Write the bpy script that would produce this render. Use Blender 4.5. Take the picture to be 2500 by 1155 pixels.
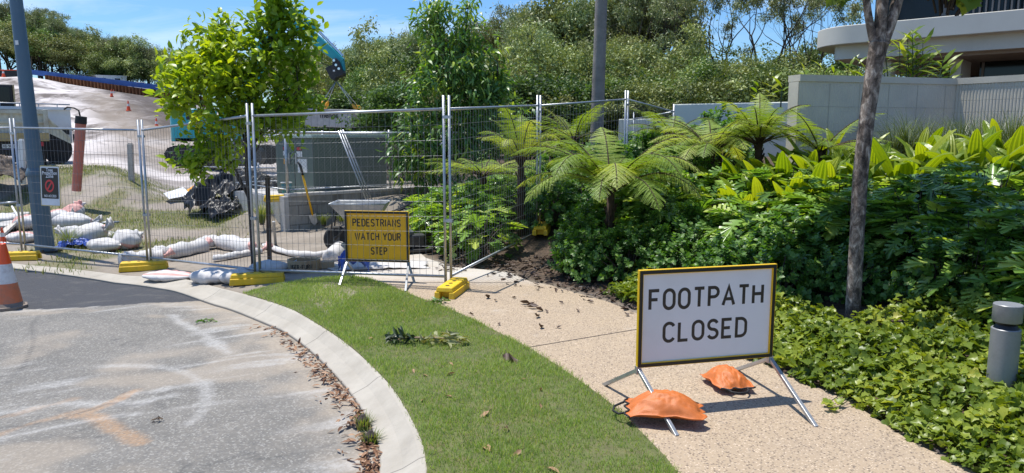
import bpy, bmesh, math, random
import numpy as np
from mathutils import Vector, Matrix

for o in list(bpy.data.objects):
    bpy.data.objects.remove(o)
scene = bpy.context.scene
COL = scene.collection
R = math.radians

# ------------------------------------------------------------------ camera, sky, sun, exposure
CAM_H, F_PX, HORIZON = 1.75, 1785.0, 330.0
PITCH = math.atan((577.5 - HORIZON) / F_PX)
cam_data = bpy.data.cameras.new("camera")
cam_data.sensor_width = 36.0
cam_data.lens = 36.0 * F_PX / 2500.0
cam_data.clip_start = 0.05
cam_data.clip_end = 3000
cam = bpy.data.objects.new("camera", cam_data)
COL.objects.link(cam)
cam.location = (0, 0, CAM_H)
cam.rotation_euler = (math.pi / 2 - PITCH, 0, 0)
scene.camera = cam

SUN_EL = R(73.5)
SUN_H = Vector((-0.87, 0.49, 0)).normalized()          # horizontal direction towards the sun
SUN_DIR = Vector((SUN_H.x * math.cos(SUN_EL), SUN_H.y * math.cos(SUN_EL), math.sin(SUN_EL)))
world = bpy.data.worlds.new("World")
scene.world = world
world.use_nodes = True
wn, wl = world.node_tree.nodes, world.node_tree.links
for n in list(wn):
    wn.remove(n)
w_out = wn.new("ShaderNodeOutputWorld")
w_bg = wn.new("ShaderNodeBackground")
w_sky = wn.new("ShaderNodeTexSky")
w_sky.sky_type = 'NISHITA'
w_sky.sun_disc = False
w_sky.sun_elevation = SUN_EL
w_sky.sun_rotation = math.atan2(SUN_H.x, SUN_H.y)
w_sky.air_density = 1.0
w_sky.dust_density = 0.6
w_sky.ozone_density = 2.0
w_tc = wn.new("ShaderNodeTexCoord")
w_map = wn.new("ShaderNodeMapping")
w_map.inputs["Scale"].default_value = (1.0, 1.6, 7.0)
w_map.inputs["Rotation"].default_value = (R(8), R(-14), 0)
w_noise = wn.new("ShaderNodeTexNoise")
w_noise.inputs["Scale"].default_value = 2.3
w_noise.inputs["Detail"].default_value = 7
w_noise.inputs["Roughness"].default_value = 0.58
w_noise.inputs["Distortion"].default_value = 0.5
w_ramp = wn.new("ShaderNodeValToRGB")
w_ramp.color_ramp.elements[0].position = 0.50
w_ramp.color_ramp.elements[0].color = (0.0, 0.0, 0.0, 1)
w_ramp.color_ramp.elements[1].position = 0.80
w_ramp.color_ramp.elements[1].color = (0.72, 0.72, 0.72, 1)
w_mix = wn.new("ShaderNodeMixRGB")
w_mix.inputs["Color2"].default_value = (6.6, 7.2, 8.4, 1)
w_tint = wn.new("ShaderNodeMixRGB")
w_tint.blend_type = 'MULTIPLY'
w_tint.inputs["Fac"].default_value = 1.0
w_tint.inputs["Color2"].default_value = (0.72, 0.94, 1.17, 1)
wl.new(w_tc.outputs["Generated"], w_map.inputs["Vector"])
wl.new(w_map.outputs["Vector"], w_noise.inputs["Vector"])
wl.new(w_noise.outputs["Fac"], w_ramp.inputs["Fac"])
wl.new(w_ramp.outputs["Color"], w_mix.inputs["Fac"])
w_hs = wn.new("ShaderNodeHueSaturation")
w_hs.inputs["Saturation"].default_value = 1.18
w_hs.inputs["Value"].default_value = 0.92
wl.new(w_sky.outputs["Color"], w_hs.inputs["Color"])
wl.new(w_hs.outputs["Color"], w_tint.inputs["Color1"])
wl.new(w_tint.outputs["Color"], w_mix.inputs["Color1"])
wl.new(w_mix.outputs["Color"], w_bg.inputs["Color"])
w_bg.inputs["Strength"].default_value = 0.125
wl.new(w_bg.outputs["Background"], w_out.inputs["Surface"])

sun_data = bpy.data.lights.new("sun", 'SUN')
sun_data.energy = 4.6
sun_data.angle = R(0.5)
sun_data.color = (1.0, 0.965, 0.90)
sun = bpy.data.objects.new("sun", sun_data)
COL.objects.link(sun)
sun.rotation_euler = SUN_DIR.to_track_quat('Z', 'Y').to_euler()

vs = scene.view_settings
scene.display_settings.display_device = 'sRGB'
vs.view_transform = 'Standard'
vs.look = 'None'
vs.exposure = 0.34
vs.gamma = 1.0
vs.use_curve_mapping = False
scene.render.engine = 'CYCLES'
scene.cycles.use_denoising = True
scene.cycles.denoiser = 'OPENIMAGEDENOISE'
scene.cycles.max_bounces = 8
scene.cycles.transparent_max_bounces = 8
scene.cycles.use_adaptive_sampling = True
scene.cycles.adaptive_threshold = 0.01
scene.cycles.sample_clamp_indirect = 6.0

# ------------------------------------------------------------------ where a sight line meets the ground
def ray(px, py):
    a = (px - 1250.0) / F_PX
    b = (577.5 - py) / F_PX
    return (a, math.cos(PITCH) + b * math.sin(PITCH), -math.sin(PITCH) + b * math.cos(PITCH))
def G(px, py, z=0.0):
    d = ray(px, py)
    t = (z - CAM_H) / d[2]
    return Vector((d[0] * t, d[1] * t, z))
def D(px, py, Y):
    d = ray(px, py)
    t = Y / d[1]
    return Vector((d[0] * t, Y, CAM_H + d[2] * t))
def GP(px, py):
    z = 0.0
    for _ in range(12):
        p = G(px, py, z)
        z = 0.5 * z + 0.5 * float(T(p.x, p.y))
    return G(px, py, z)

# ------------------------------------------------------------------ noise
def vnoise(x, y, seed=0):
    x = np.asarray(x, float); y = np.asarray(y, float)
    xi = np.floor(x).astype(np.int64); yi = np.floor(y).astype(np.int64)
    fx = x - xi; fy = y - yi
    fx = fx * fx * (3 - 2 * fx); fy = fy * fy * (3 - 2 * fy)
    def h(a, b):
        n = (a * 374761393 + b * 668265263 + seed * 982451653) & 0x7fffffff
        n = ((n ^ (n >> 13)) * 1274126177) & 0x7fffffff
        return ((n ^ (n >> 16)) & 0xffff) / 65535.0
    a = h(xi, yi); b = h(xi + 1, yi); c = h(xi, yi + 1); d = h(xi + 1, yi + 1)
    return (a * (1 - fx) + b * fx) * (1 - fy) + (c * (1 - fx) + d * fx) * fy
def fbm(x, y, seed=0, oct=4):
    s = 0; a = 0.5; t = 0
    for k in range(oct):
        s = s + a * vnoise(np.asarray(x) * 2 ** k, np.asarray(y) * 2 ** k, seed + k); t += a; a *= 0.5
    return s / t
def sstep(a, b, x):
    t = np.clip((np.asarray(x, float) - a) / (b - a), 0, 1)
    return t * t * (3 - 2 * t)
def seg_dist(x, y, poly):
    x = np.asarray(x, float); y = np.asarray(y, float)
    best = np.full(np.broadcast(x, y).shape, 1e9)
    for (x0, y0), (x1, y1) in zip(poly[:-1], poly[1:]):
        dx, dy = x1 - x0, y1 - y0
        t = np.clip(((x - x0) * dx + (y - y0) * dy) / (dx * dx + dy * dy + 1e-12), 0, 1)
        best = np.minimum(best, np.hypot(x - x0 - t * dx, y - y0 - t * dy))
    return best
def in_poly(x, y, poly):
    x = np.asarray(x, float); y = np.asarray(y, float)
    ins = np.zeros(np.broadcast(x, y).shape, bool)
    n = len(poly)
    for i in range(n):
        x0, y0 = poly[i]; x1, y1 = poly[(i + 1) % n]
        if y0 == y1: continue
        c = ((y0 > y) != (y1 > y)) & (x < (x1 - x0) * (y - y0) / (y1 - y0) + x0)
        ins ^= c
    return ins

# ------------------------------------------------------------------ the lie of the land
def gl(pts, z=0.0):
    return [tuple(G(a, b, z)[:2]) for a, b in pts]
BED_EDGE = [(3.3, -30), (3.0, 0.5)] + gl([(2368, 1152), (2219, 1080), (2075, 984), (1950, 931), (1800, 862), (1660, 805), (1549, 766), (1480, 738),
            (1424, 722), (1368, 707), (1340, 697), (1297, 691), (1245, 668), (1180, 660), (1110, 655), (1040, 632), (1005, 600), (1000, 560)]) + [(-2.1, 17.5), (-2.5, 26), (-6, 40)]
BED_POLY = BED_EDGE + [(200, 40), (200, -30)]
KERB_BACK_PX = [(0, 640), (31, 645), (156, 656), (312, 675), (449, 681), (509, 698), (605, 722), (706, 753), (806, 812), (859, 851), (916, 903), (964, 956), (1003, 1021), (1034, 1087), (1047, 1153)]
KERB_FRONT_PX = [(0, 655), (37, 659), (156, 673), (312, 695), (436, 717), (544, 750), (645, 792), (706, 820), (763, 864), (828, 930), (872, 986), (916, 1061), (938, 1153)]
LAWN_EDGE_PX = [(1657, 1155), (1580, 1075), (1500, 995), (1412, 932), (1325, 873), (1237, 825), (1150, 781), (1080, 750), (1032, 733), (988, 716), (944, 696), (900, 683)]
ROAD_Z = -0.12
def base_z(x, y):
    x = np.asarray(x, float); y = np.asarray(y, float)
    return -0.068 * np.clip(-2.2 - x, 0, 3.2) * (1 - sstep(13, 21, y))
def bed_d(x, y):
    d = seg_dist(x, y, BED_EDGE)
    return np.where(in_poly(x, y, BED_POLY), d, -d)
def T(x, y):
    x = np.asarray(x, float); y = np.asarray(y, float)
    z = base_z(x, y)
    d = bed_d(x, y)
    far = 1 - 0.45 * sstep(13, 20, y)
    z = z + np.interp(d, [0, .15, .5, 1, 2.5, 4, 6, 10, 60], [0, 0.02, .07, .16, .48, .86, 1.35, 1.5, 1.6]) * far
    k = -x / np.maximum(y, 1.0)
    s = np.interp(k, [.19, .27, .34, .42, .476, .644, .8], [0, .10, .36, .74, .90, 1.27, 1.35])
    hz = np.interp(y, [25, 32, 45, 80, 128, 135, 170, 260, 600], [0, .25, 1.35, 4.6, 9.0, 9.1, 10.0, 16, 22])
    z = z + hz * s
    z = z + .80 * sstep(16.5, 20.0, y) * sstep(.44, .56, k) * (1 - sstep(26, 52, y))
    z = z + .50 * sstep(14.35, 15.3, y) * sstep(-6.5, -5.0, x) * (1 - sstep(20, 23, y)) * (1 - sstep(-2.4, -1.6, x))
    lump = (fbm(x / 6.0, y / 9.0, 5) - .5) * 2.2 + (np.abs(fbm(x / 2.6, y / 3.6, 9) - .5) * 2 - .3) * .75
    z = z + lump * sstep(27, 42, y) * (1 - sstep(118, 127, y)) * sstep(.22, .36, k)
    z = z + (np.abs(fbm(x / 1.3, y / 2.2, 15) - .5) * 2 - .25) * .55 * sstep(27, 36, y) * (1 - sstep(70, 110, y)) * sstep(.26, .38, k)
    z = z + (fbm(x / .9, y / .9, 3) - .5) * 0.07 * sstep(10.2, 12.5, y) * (1 - sstep(24, 30, y)) * (d < 0)
    return z

# ------------------------------------------------------------------ meshes and objects
def mesh_np(name, V, faces, mat=None, smooth=False, attrs=None, mats=None, midx=None):
    V = np.asarray(V, np.float32).reshape(-1, 3)
    me = bpy.data.meshes.new(name)
    faces = [np.asarray(f, np.int32) for f in faces if len(f)]
    loops = np.concatenate([f.ravel() for f in faces])
    sizes = np.concatenate([np.full(len(f), f.shape[1], np.int32) for f in faces])
    starts = np.concatenate([[0], np.cumsum(sizes)[:-1]]).astype(np.int32)
    me.vertices.add(len(V)); me.vertices.foreach_set("co", V.ravel())
    me.loops.add(len(loops)); me.loops.foreach_set("vertex_index", loops)
    me.polygons.add(len(sizes)); me.polygons.foreach_set("loop_start", starts)
    me.polygons.foreach_set("loop_total", sizes)
    me.polygons.foreach_set("use_smooth", np.full(len(sizes), smooth, bool))
    for m in ([mat] if mat else []) + list(mats or []):
        me.materials.append(m)
    if midx is not None:
        me.polygons.foreach_set("material_index", np.asarray(midx, np.int32))
    me.update(calc_edges=True)
    for k, a in (attrs or {}).items():
        at = me.attributes.new(k, 'FLOAT', 'POINT')
        at.data.foreach_set("value", np.asarray(a, np.float32))
    me.validate(verbose=False)
    return me
def link(name, me, parent=None, loc=None, rz=0.0):
    o = bpy.data.objects.new(name, me)
    COL.objects.link(o)
    if parent is not None: o.parent = parent
    if loc is not None: o.location = loc
    if rz: o.rotation_euler = (0, 0, rz)
    return o
def tag(o, label, cat, group=None):
    o['label'] = label; o['category'] = cat
    if group: o['group'] = group
    return o
def thing(name, label, cat, loc=(0, 0, 0), rz=0.0, group=None, rot=None):
    o = bpy.data.objects.new(name, None)
    COL.objects.link(o)
    o.empty_display_size = 0.2
    o.location = loc
    o.rotation_euler = rot if rot else (0, 0, rz)
    return tag(o, label, cat, group)
def kind(o, k):
    o['kind'] = k
    return o
def dup(root, loc, rz=0.0, label=None, scale=None, rot=None, group=None):
    def cp(o, par):
        c = o.copy(); COL.objects.link(c)
        if par is not None: c.parent = par
        for ch in o.children: cp(ch, c)
        return c
    r = cp(root, None)
    r.location = loc
    r.rotation_euler = rot if rot else (0, 0, rz)
    if scale is not None: r.scale = scale if hasattr(scale, '__len__') else (scale,) * 3
    if label: r['label'] = label
    if group: r['group'] = group
    return r

class MB:
    def __init__(s):
        s.V = []; s.F = []; s.n = 0
    def add(s, V, F):
        V = [tuple(v) for v in V]
        s.V += V
        s.F += [tuple(i + s.n for i in f) for f in F]
        s.n += len(V)
        return s
    def box(s, c, size, rz=0.0, M=None, taper=1.0):
        x, y, z = size[0] / 2, size[1] / 2, size[2] / 2
        t = taper
        vs_ = [Vector(v) for v in ((-x, -y, -z), (x, -y, -z), (x, y, -z), (-x, y, -z), (-x * t, -y * t, z), (x * t, -y * t, z), (x * t, y * t, z), (-x * t, y * t, z))]
        mt = M if M is not None else Matrix.Rotation(rz, 3, 'Z')
        return s.add([mt @ v + Vector(c) for v in vs_], [(0, 3, 2, 1), (4, 5, 6, 7), (0, 1, 5, 4), (1, 2, 6, 5), (2, 3, 7, 6), (3, 0, 4, 7)])
    def bar(s, a, b, w, h=None, up=(0, 0, 1)):
        a = Vector(a); b = Vector(b); h = h or w
        d = (b - a); L = d.length; d.normalize()
        u = Vector(up)
        if abs(d.dot(u)) > .98: u = Vector((0, 1, 0))
        x = d.cross(u).normalized(); z = x.cross(d)
        V = []
        for t in (0, L):
            for sx, sz in ((-1, -1), (1, -1), (1, 1), (-1, 1)):
                V.append(a + d * t + x * (sx * w / 2) + z * (sz * h / 2))
        return s.add(V, [(0, 3, 2, 1), (4, 5, 6, 7), (0, 1, 5, 4), (1, 2, 6, 5), (2, 3, 7, 6), (3, 0, 4, 7)])
    def tube(s, pts, r, n=8, caps=True):
        V, F = tube_vf(pts, r, n, caps)
        return s.add(V, F)
    def lathe(s, prof, n=24, c=(0, 0, 0), caps=True, M=None):
        V = []; F = []
        for r, z in prof:
            for k in range(n):
                a = 2 * math.pi * k / n
                v = Vector((r * math.cos(a), r * math.sin(a), z))
                if M is not None: v = M @ v
                V.append(v + Vector(c))
        for i in range(len(prof) - 1):
            for k in range(n):
                k2 = (k + 1) % n
                F.append((i * n + k, i * n + k2, (i + 1) * n + k2, (i + 1) * n + k))
        if caps:
            F.append(tuple(range(n))[::-1]); F.append(tuple((len(prof) - 1) * n + k for k in range(n)))
        return s.add(V, F)
    def prism(s, poly, z0, z1, M=None, c=(0, 0, 0)):
        n = len(poly)
        V = [Vector((p[0], p[1], z0)) for p in poly] + [Vector((p[0], p[1], z1)) for p in poly]
        V = [(M @ v if M is not None else v) + Vector(c) for v in V]
        F = [tuple(range(n))[::-1], tuple(range(n, 2 * n))] + [(i, (i + 1) % n, n + (i + 1) % n, n + i) for i in range(n)]
        return s.add(V, F)
    def build(s, name, mat, parent=None, smooth=False, bevel=0.0, auto=None, loc=None):
        me = bpy.data.meshes.new(name)
        me.from_pydata([tuple(v) for v in s.V], [], s.F)
        me.materials.append(mat)
        me.update()
        if smooth:
            me.polygons.foreach_set("use_smooth", np.ones(len(me.polygons), bool))
        if auto is not None:
            me.polygons.foreach_set("use_smooth", np.ones(len(me.polygons), bool))
            me.set_sharp_from_angle(angle=R(auto))
        o = link(name, me, parent, loc)
        if bevel:
            m = o.modifiers.new("bevel", 'BEVEL'); m.width = bevel; m.segments = 2; m.limit_method = 'ANGLE'; m.angle_limit = R(40)
        return o
def tube_vf(pts, r, n=8, caps=True):
    pts = [Vector(p) for p in pts]
    if not hasattr(r, '__len__'): r = [r] * len(pts)
    V = []; F = []
    prev = None
    for i, p in enumerate(pts):
        t = (pts[min(i + 1, len(pts) - 1)] - pts[max(i - 1, 0)])
        if t.length < 1e-9: t = Vector((0, 0, 1))
        t.normalize()
        if prev is None:
            a = Vector((0, 0, 1)) if abs(t.z) < .9 else Vector((1, 0, 0))
            x = t.cross(a).normalized()
        else:
            x = prev - t * prev.dot(t)
            x.normalize()
        prev = x
        y = t.cross(x)
        for k in range(n):
            a = 2 * math.pi * k / n
            V.append(p + (x * math.cos(a) + y * math.sin(a)) * r[i])
    for i in range(len(pts) - 1):
        for k in range(n):
            k2 = (k + 1) % n
            F.append((i * n + k, i * n + k2, (i + 1) * n + k2, (i + 1) * n + k))
    if caps:
        F.append(tuple(range(n))[::-1]); F.append(tuple((len(pts) - 1) * n + k for k in range(n)))
    return V, F

# ------------------------------------------------------------------ materials
def new_mat(name):
    m = bpy.data.materials.new(name); m.use_nodes = True
    nt = m.node_tree
    b = nt.nodes["Principled BSDF"]
    return m, nt.nodes, nt.links, b
def N(nodes, t, **kw):
    n = nodes.new(t)
    for k, v in kw.items():
        if k in n.inputs: n.inputs[k].default_value = v
        else: setattr(n, k, v)
    return n
def mat(name, c, rough=.6, metal=0.0, var=.12, scale=6.0, bump=0.0, bscale=60.0, dirt=None, dirt_amt=.5, dirt_scale=3.0, spec=.5, obj=True):
    m, nd, lk, b = new_mat(name)
    tc = N(nd, "ShaderNodeTexCoord")
    nz = N(nd, "ShaderNodeTexNoise", Scale=scale, Detail=5.0, Roughness=.6)
    lk.new(tc.outputs["Object"], nz.inputs["Vector"])
    mp = N(nd, "ShaderNodeMapRange"); mp.inputs["From Min"].default_value = .3; mp.inputs["From Max"].default_value = .7
    mp.inputs["To Min"].default_value = 1 - var; mp.inputs["To Max"].default_value = 1 + var
    lk.new(nz.outputs["Fac"], mp.inputs["Value"])
    hs = N(nd, "ShaderNodeHueSaturation"); hs.inputs["Color"].default_value = (*c, 1)
    lk.new(mp.outputs["Result"], hs.inputs["Value"])
    col = hs.outputs["Color"]
    if dirt:
        nz2 = N(nd, "ShaderNodeTexNoise", Scale=dirt_scale, Detail=8.0, Roughness=.7)
        lk.new(tc.outputs["Object"], nz2.inputs["Vector"])
        mp2 = N(nd, "ShaderNodeMapRange"); mp2.inputs["From Min"].default_value = .48; mp2.inputs["From Max"].default_value = .72
        mp2.inputs["To Max"].default_value = dirt_amt
        lk.new(nz2.outputs["Fac"], mp2.inputs["Value"])
        mx = N(nd, "ShaderNodeMixRGB"); mx.inputs["Color2"].default_value = (*dirt, 1)
        lk.new(mp2.outputs["Result"], mx.inputs["Fac"]); lk.new(col, mx.inputs["Color1"]); col = mx.outputs["Color"]
    lk.new(col, b.inputs["Base Color"])
    b.inputs["Roughness"].default_value = rough
    b.inputs["Metallic"].default_value = metal
    b.inputs["Specular IOR Level"].default_value = spec
    if bump:
        nz3 = N(nd, "ShaderNodeTexNoise", Scale=bscale, Detail=4.0)
        lk.new(tc.outputs["Object"], nz3.inputs["Vector"])
        bp = N(nd, "ShaderNodeBump", Strength=bump, Distance=.01)
        lk.new(nz3.outputs["Fac"], bp.inputs["Height"]); lk.new(bp.outputs["Normal"], b.inputs["Normal"])
    return m
def leaf_mat(name, cols, rough=.42, trans=.35, tcol=None, spec=.5, obj_var=.0):
    """cols: two to four leaf colours, chosen per leaf by the rnd attribute"""
    m, nd, lk, b = new_mat(name)
    at = N(nd, "ShaderNodeAttribute", attribute_name="rnd")
    rp = N(nd, "ShaderNodeValToRGB")
    el = rp.color_ramp.elements
    while len(el) < len(cols): el.new(.5)
    for i, c in enumerate(cols):
        el[i].position = i / (len(cols) - 1); el[i].color = (*c, 1)
    lk.new(at.outputs["Fac"], rp.inputs["Fac"])
    col = rp.outputs["Color"]
    if obj_var:
        oi = N(nd, "ShaderNodeObjectInfo")
        hs = N(nd, "ShaderNodeHueSaturation")
        m1 = N(nd, "ShaderNodeMapRange"); m1.inputs["To Min"].default_value = 1 - obj_var; m1.inputs["To Max"].default_value = 1 + obj_var
        m2 = N(nd, "ShaderNodeMapRange"); m2.inputs["To Min"].default_value = .5 - obj_var * .09; m2.inputs["To Max"].default_value = .5 + obj_var * .06
        lk.new(oi.outputs["Random"], m1.inputs["Value"]); lk.new(oi.outputs["Random"], m2.inputs["Value"])
        lk.new(m1.outputs["Result"], hs.inputs["Value"]); lk.new(m2.outputs["Result"], hs.inputs["Hue"])
        lk.new(col, hs.inputs["Color"]); col = hs.outputs["Color"]
    lk.new(col, b.inputs["Base Color"])
    b.inputs["Roughness"].default_value = rough
    b.inputs["Specular IOR Level"].default_value = spec
    tr = N(nd, "ShaderNodeBsdfTranslucent")
    tm = N(nd, "ShaderNodeMixRGB", blend_type='MULTIPLY', Fac=1.0)
    tm.inputs["Color2"].default_value = (*(tcol or (2.2, 2.0, .7)), 1)
    lk.new(col, tm.inputs["Color1"]); lk.new(tm.outputs["Color"], tr.inputs["Color"])
    ms = N(nd, "ShaderNodeMixShader", Fac=trans)
    lk.new(b.outputs["BSDF"], ms.inputs[1]); lk.new(tr.outputs["BSDF"], ms.inputs[2])
    lk.new(ms.outputs["Shader"], nd["Material Output"].inputs["Surface"])
    return m

M = {}
M['galv'] = mat('galvanised steel', (.42, .44, .46), .42, .75, .18, 9, dirt=(.25, .24, .22), dirt_amt=.35)
M['wire'] = mat('welded wire', (.20, .205, .21), .5, .25, .1, 9)
M['chain'] = mat('dull chain-link wire', (.13, .135, .13), .6, .2, .1, 9)
M['yellow_plastic'] = mat('yellow plastic block', (.78, .50, .012), .55, 0, .1, 12, .15, 90, (.35, .25, .06), .55, 7)
M['sign_yellow'] = mat('yellow sign sheet', (.90, .46, .004), .38, 0, .05, 4, dirt=(.45, .30, .05), dirt_amt=.3, dirt_scale=9)
M['sign_edge'] = mat('yellow sign edge', (.80, .48, .008), .4, 0, .08, 8)
M['sign_black'] = mat('black sign paint', (.012, .011, .010), .45, 0, .2, 8)
M['letter'] = mat('dark lettering', (.032, .024, .018), .5, 0, .1, 8)
M['orange_cloth'] = mat('orange vinyl cloth', (.58, .155, .03), .5, 0, .12, 9, .25, 300, (.22, .07, .02), .55, 9)
M['black_cloth'] = mat('black webbing', (.012, .012, .013), .7)
M['cone_orange'] = mat('orange cone', (.86, .09, .012), .4, 0, .06, 6, dirt=(.45, .14, .06), dirt_amt=.4)
M['cone_white'] = mat('reflective white band', (.72, .69, .66), .5, 0, .06, 6, dirt=(.40, .30, .25), dirt_amt=.6, dirt_scale=11)
M['cone_red'] = mat('reflective orange band', (.62, .17, .07), .5, 0, .1, 8, dirt=(.28, .17, .12), dirt_amt=.75, dirt_scale=9)
M['rubber'] = mat('black rubber', (.022, .021, .020), .75, 0, .2, 9, .2, 80)
M['cone_base'] = mat('dusty rubber base', (.20, .16, .13), .8, 0, .2, 9)
M['pole_blue'] = mat('slate blue pole paint', (.085, .145, .20), .45, 0, .06, 3, dirt=(.12, .16, .19), dirt_amt=.5, dirt_scale=5)
M['white_paint'] = mat('white paint', (.78, .78, .76), .5, 0, .05, 4, dirt=(.5, .46, .40), dirt_amt=.4)
M['white_bag'] = mat('woven white bag', (.58, .56, .54), .6, 0, .06, 8, .35, 240, (.55, .47, .42), .45, 6)
M['pink_bag'] = mat('faded pink bag print', (.75, .42, .38), .65, 0, .15, 8, .3, 200)
M['red_stripe'] = mat('faded red stripe', (.60, .31, .27), .65, 0, .2, 12)
M['blue_tarp'] = mat('blue tarpaulin', (.035, .09, .42), .45, 0, .15, 9, .4, 60)
M['black_film'] = mat('black plastic film', (.010, .010, .011), .42, 0, .3, 6, .2, 30, (.035, .033, .03), .4, 4, .35)
M['timber'] = mat('weathered timber', (.30, .21, .13), .75, 0, .22, 14, .3, 120)
M['dark_timber'] = mat('dark stained stake', (.055, .042, .034), .8, 0, .25, 14, .3, 120)
M['pale_timber'] = mat('pale timber stake', (.52, .47, .40), .8, 0, .15, 14)
M['ply'] = mat('formply roll', (.44, .30, .17), .7, 0, .15, 10, dirt=(.28, .18, .1), dirt_amt=.5)
M['concrete'] = mat('grey concrete', (.46, .44, .41), .85, 0, .12, 5, .35, 60, (.30, .28, .25), .5, 4)
M['teal'] = mat('teal machine paint', (.015, .33, .37), .35, 0, .08, 2, dirt=(.16, .30, .30), dirt_amt=.4)
M['machine_black'] = mat('black machine steel', (.016, .016, .017), .5, 0, .3, 4, dirt=(.10, .085, .07), dirt_amt=.4)
M['chrome'] = mat('chromed rod', (.75, .76, .78), .18, 1.0, .05)
M['glass'] = mat('dark window glass', (.008, .009, .010), .08, 0, .1, 1, spec=.35)
M['kiosk'] = mat('green grey steel', (.10, .145, .12), .55, 0, .05, 3, dirt=(.20, .23, .20), dirt_amt=.4, dirt_scale=5)
M['kiosk_roof'] = mat('pale green roof', (.42, .52, .47), .5, 0, .05, 3)
M['red_label'] = mat('red label', (.55, .03, .04), .5)
M['orange_label'] = mat('orange label', (.75, .33, .015), .5)
M['teal_bucket'] = mat('teal bucket plastic', (.02, .25, .34), .4)
M['red_sign'] = mat('red sign sheet', (.70, .03, .06), .4)
M['slate_roof'] = mat('dark metal', (.05, .055, .06), .5, .3)
M['bark_grey'] = None
M['bark_dark'] = mat('dark bark', (.060, .046, .037), .9, 0, .35, 14, .8, 40)
M['bark_gum'] = mat('pale gum bark', (.22, .185, .15), .85, 0, .4, 3, .3, 20, (.10, .08, .06), .9, 2.2)
M['fern_stem'] = mat('brown fern stem', (.052, .028, .016), .85, 0, .3, 16, .6, 60)
M['bollard'] = mat('silver grey bollard paint', (.27, .275, .28), .42, .2, .05, 60, dirt=(.20, .195, .18), dirt_amt=.4, dirt_scale=9)
M['wheel_steel'] = mat('painted steel', (.10, .105, .11), .5, .3)
M['barrow'] = mat('barrow tray steel', (.28, .29, .30), .45, .5, .15, 6, dirt=(.45, .43, .40), dirt_amt=.8, dirt_scale=6)
M['dry_leaf'] = None

def bark_mottled():
    m, nd, lk, b = new_mat('mottled grey bark')
    tc = N(nd, "ShaderNodeTexCoord"); mp = N(nd, "ShaderNodeMapping"); mp.inputs["Scale"].default_value = (1, 1, .55)
    lk.new(tc.outputs["Object"], mp.inputs["Vector"])
    nzz = N(nd, "ShaderNodeTexNoise", Scale=16.0, Detail=8.0, Roughness=.72, Distortion=.6); lk.new(mp.outputs["Vector"], nzz.inputs["Vector"])
    vo = N(nd, "ShaderNodeTexVoronoi", Scale=34.0); lk.new(mp.outputs["Vector"], vo.inputs["Vector"])
    r1 = N(nd, "ShaderNodeValToRGB"); e = r1.color_ramp.elements
    e[0].position = .36; e[0].color = (.030, .022, .018, 1); e[1].position = .62; e[1].color = (.33, .28, .23, 1)
    k = e.new(.47); k.color = (.105, .078, .060, 1); k = e.new(.54); k.color = (.19, .15, .12, 1)
    lk.new(nzz.outputs["Fac"], r1.inputs["Fac"])
    sp = N(nd, "ShaderNodeSeparateColor"); lk.new(vo.outputs["Color"], sp.inputs["Color"])
    hs = N(nd, "ShaderNodeHueSaturation"); m1 = N(nd, "ShaderNodeMapRange"); m1.inputs["To Min"].default_value = .7; m1.inputs["To Max"].default_value = 1.9
    lk.new(sp.outputs["Red"], m1.inputs["Value"]); lk.new(m1.outputs["Result"], hs.inputs["Value"]); lk.new(r1.outputs["Color"], hs.inputs["Color"])
    lk.new(hs.outputs["Color"], b.inputs["Base Color"]); b.inputs["Roughness"].default_value = .9
    bp = N(nd, "ShaderNodeBump", Strength=.9, Distance=.012); lk.new(nzz.outputs["Fac"], bp.inputs["Height"]); lk.new(bp.outputs["Normal"], b.inputs["Normal"])
    return m
M['bark_grey'] = bark_mottled()
# ------------------------------------------------------------------ ground sheet
def road_z(x, y):
    x = np.asarray(x, float)
    return ROAD_Z + base_z(x, y) + .082 * sstep(-3.35, -4.3, x) * sstep(6.0, 7.6, y)
def GR(px, py):
    z = ROAD_Z
    for _ in range(14):
        p = G(px, py, z); z = .5 * z + .5 * float(road_z(p.x, p.y))
    return G(px, py, z)
KB = [tuple(GP(a, b)[:2]) for a, b in KERB_BACK_PX]
KF = [tuple(GR(a, b)[:2]) for a, b in KERB_FRONT_PX]
KB = [(-30, 12.6), (-12, 10.9)] + KB + [(-0.40, 2.6), (-0.42, 1.5), (-0.6, -4), (-0.6, -30)]
KF = [(-30, 12.3), (-12, 10.55)] + KF + [(-0.66, 2.6), (-0.70, 1.5), (-0.9, -4), (-0.9, -30)]
def resample(poly, n):
    P = np.array(poly, float)
    d = np.concatenate([[0], np.cumsum(np.hypot(*np.diff(P, axis=0).T))])
    s = np.linspace(0, d[-1], n)
    return np.stack([np.interp(s, d, P[:, 0]), np.interp(s, d, P[:, 1])], 1), s
def smooth_line(poly, it=2):
    P = [np.array(p, float) for p in poly]
    for _ in range(it):
        Q = [P[0]]
        for a, b in zip(P[:-1], P[1:]):
            Q += [a * .75 + b * .25, a * .25 + b * .75]
        Q.append(P[-1]); P = Q
    return [tuple(p) for p in P]
KB = smooth_line(KB); KF = smooth_line(KF)
NK = 900
kb, _ = resample(KB, NK)
kf = np.array([min(((x0 + (x1 - x0) * t, y0 + (y1 - y0) * t) for (x0, y0), (x1, y1) in zip(KF[:-1], KF[1:])
      for t in [max(0, min(1, ((p[0] - x0) * (x1 - x0) + (p[1] - y0) * (y1 - y0)) / ((x1 - x0) ** 2 + (y1 - y0) ** 2)))]),
      key=lambda q: (q[0] - p[0]) ** 2 + (q[1] - p[1]) ** 2) for p in kb])
for _ in range(6):
    kf[1:-1] = (kf[:-2] + kf[1:-1] * 2 + kf[2:]) / 4
ks = np.concatenate([[0], np.cumsum(np.hypot(*np.diff(kb, axis=0).T))])
km = (kb + kf) / 2
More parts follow.
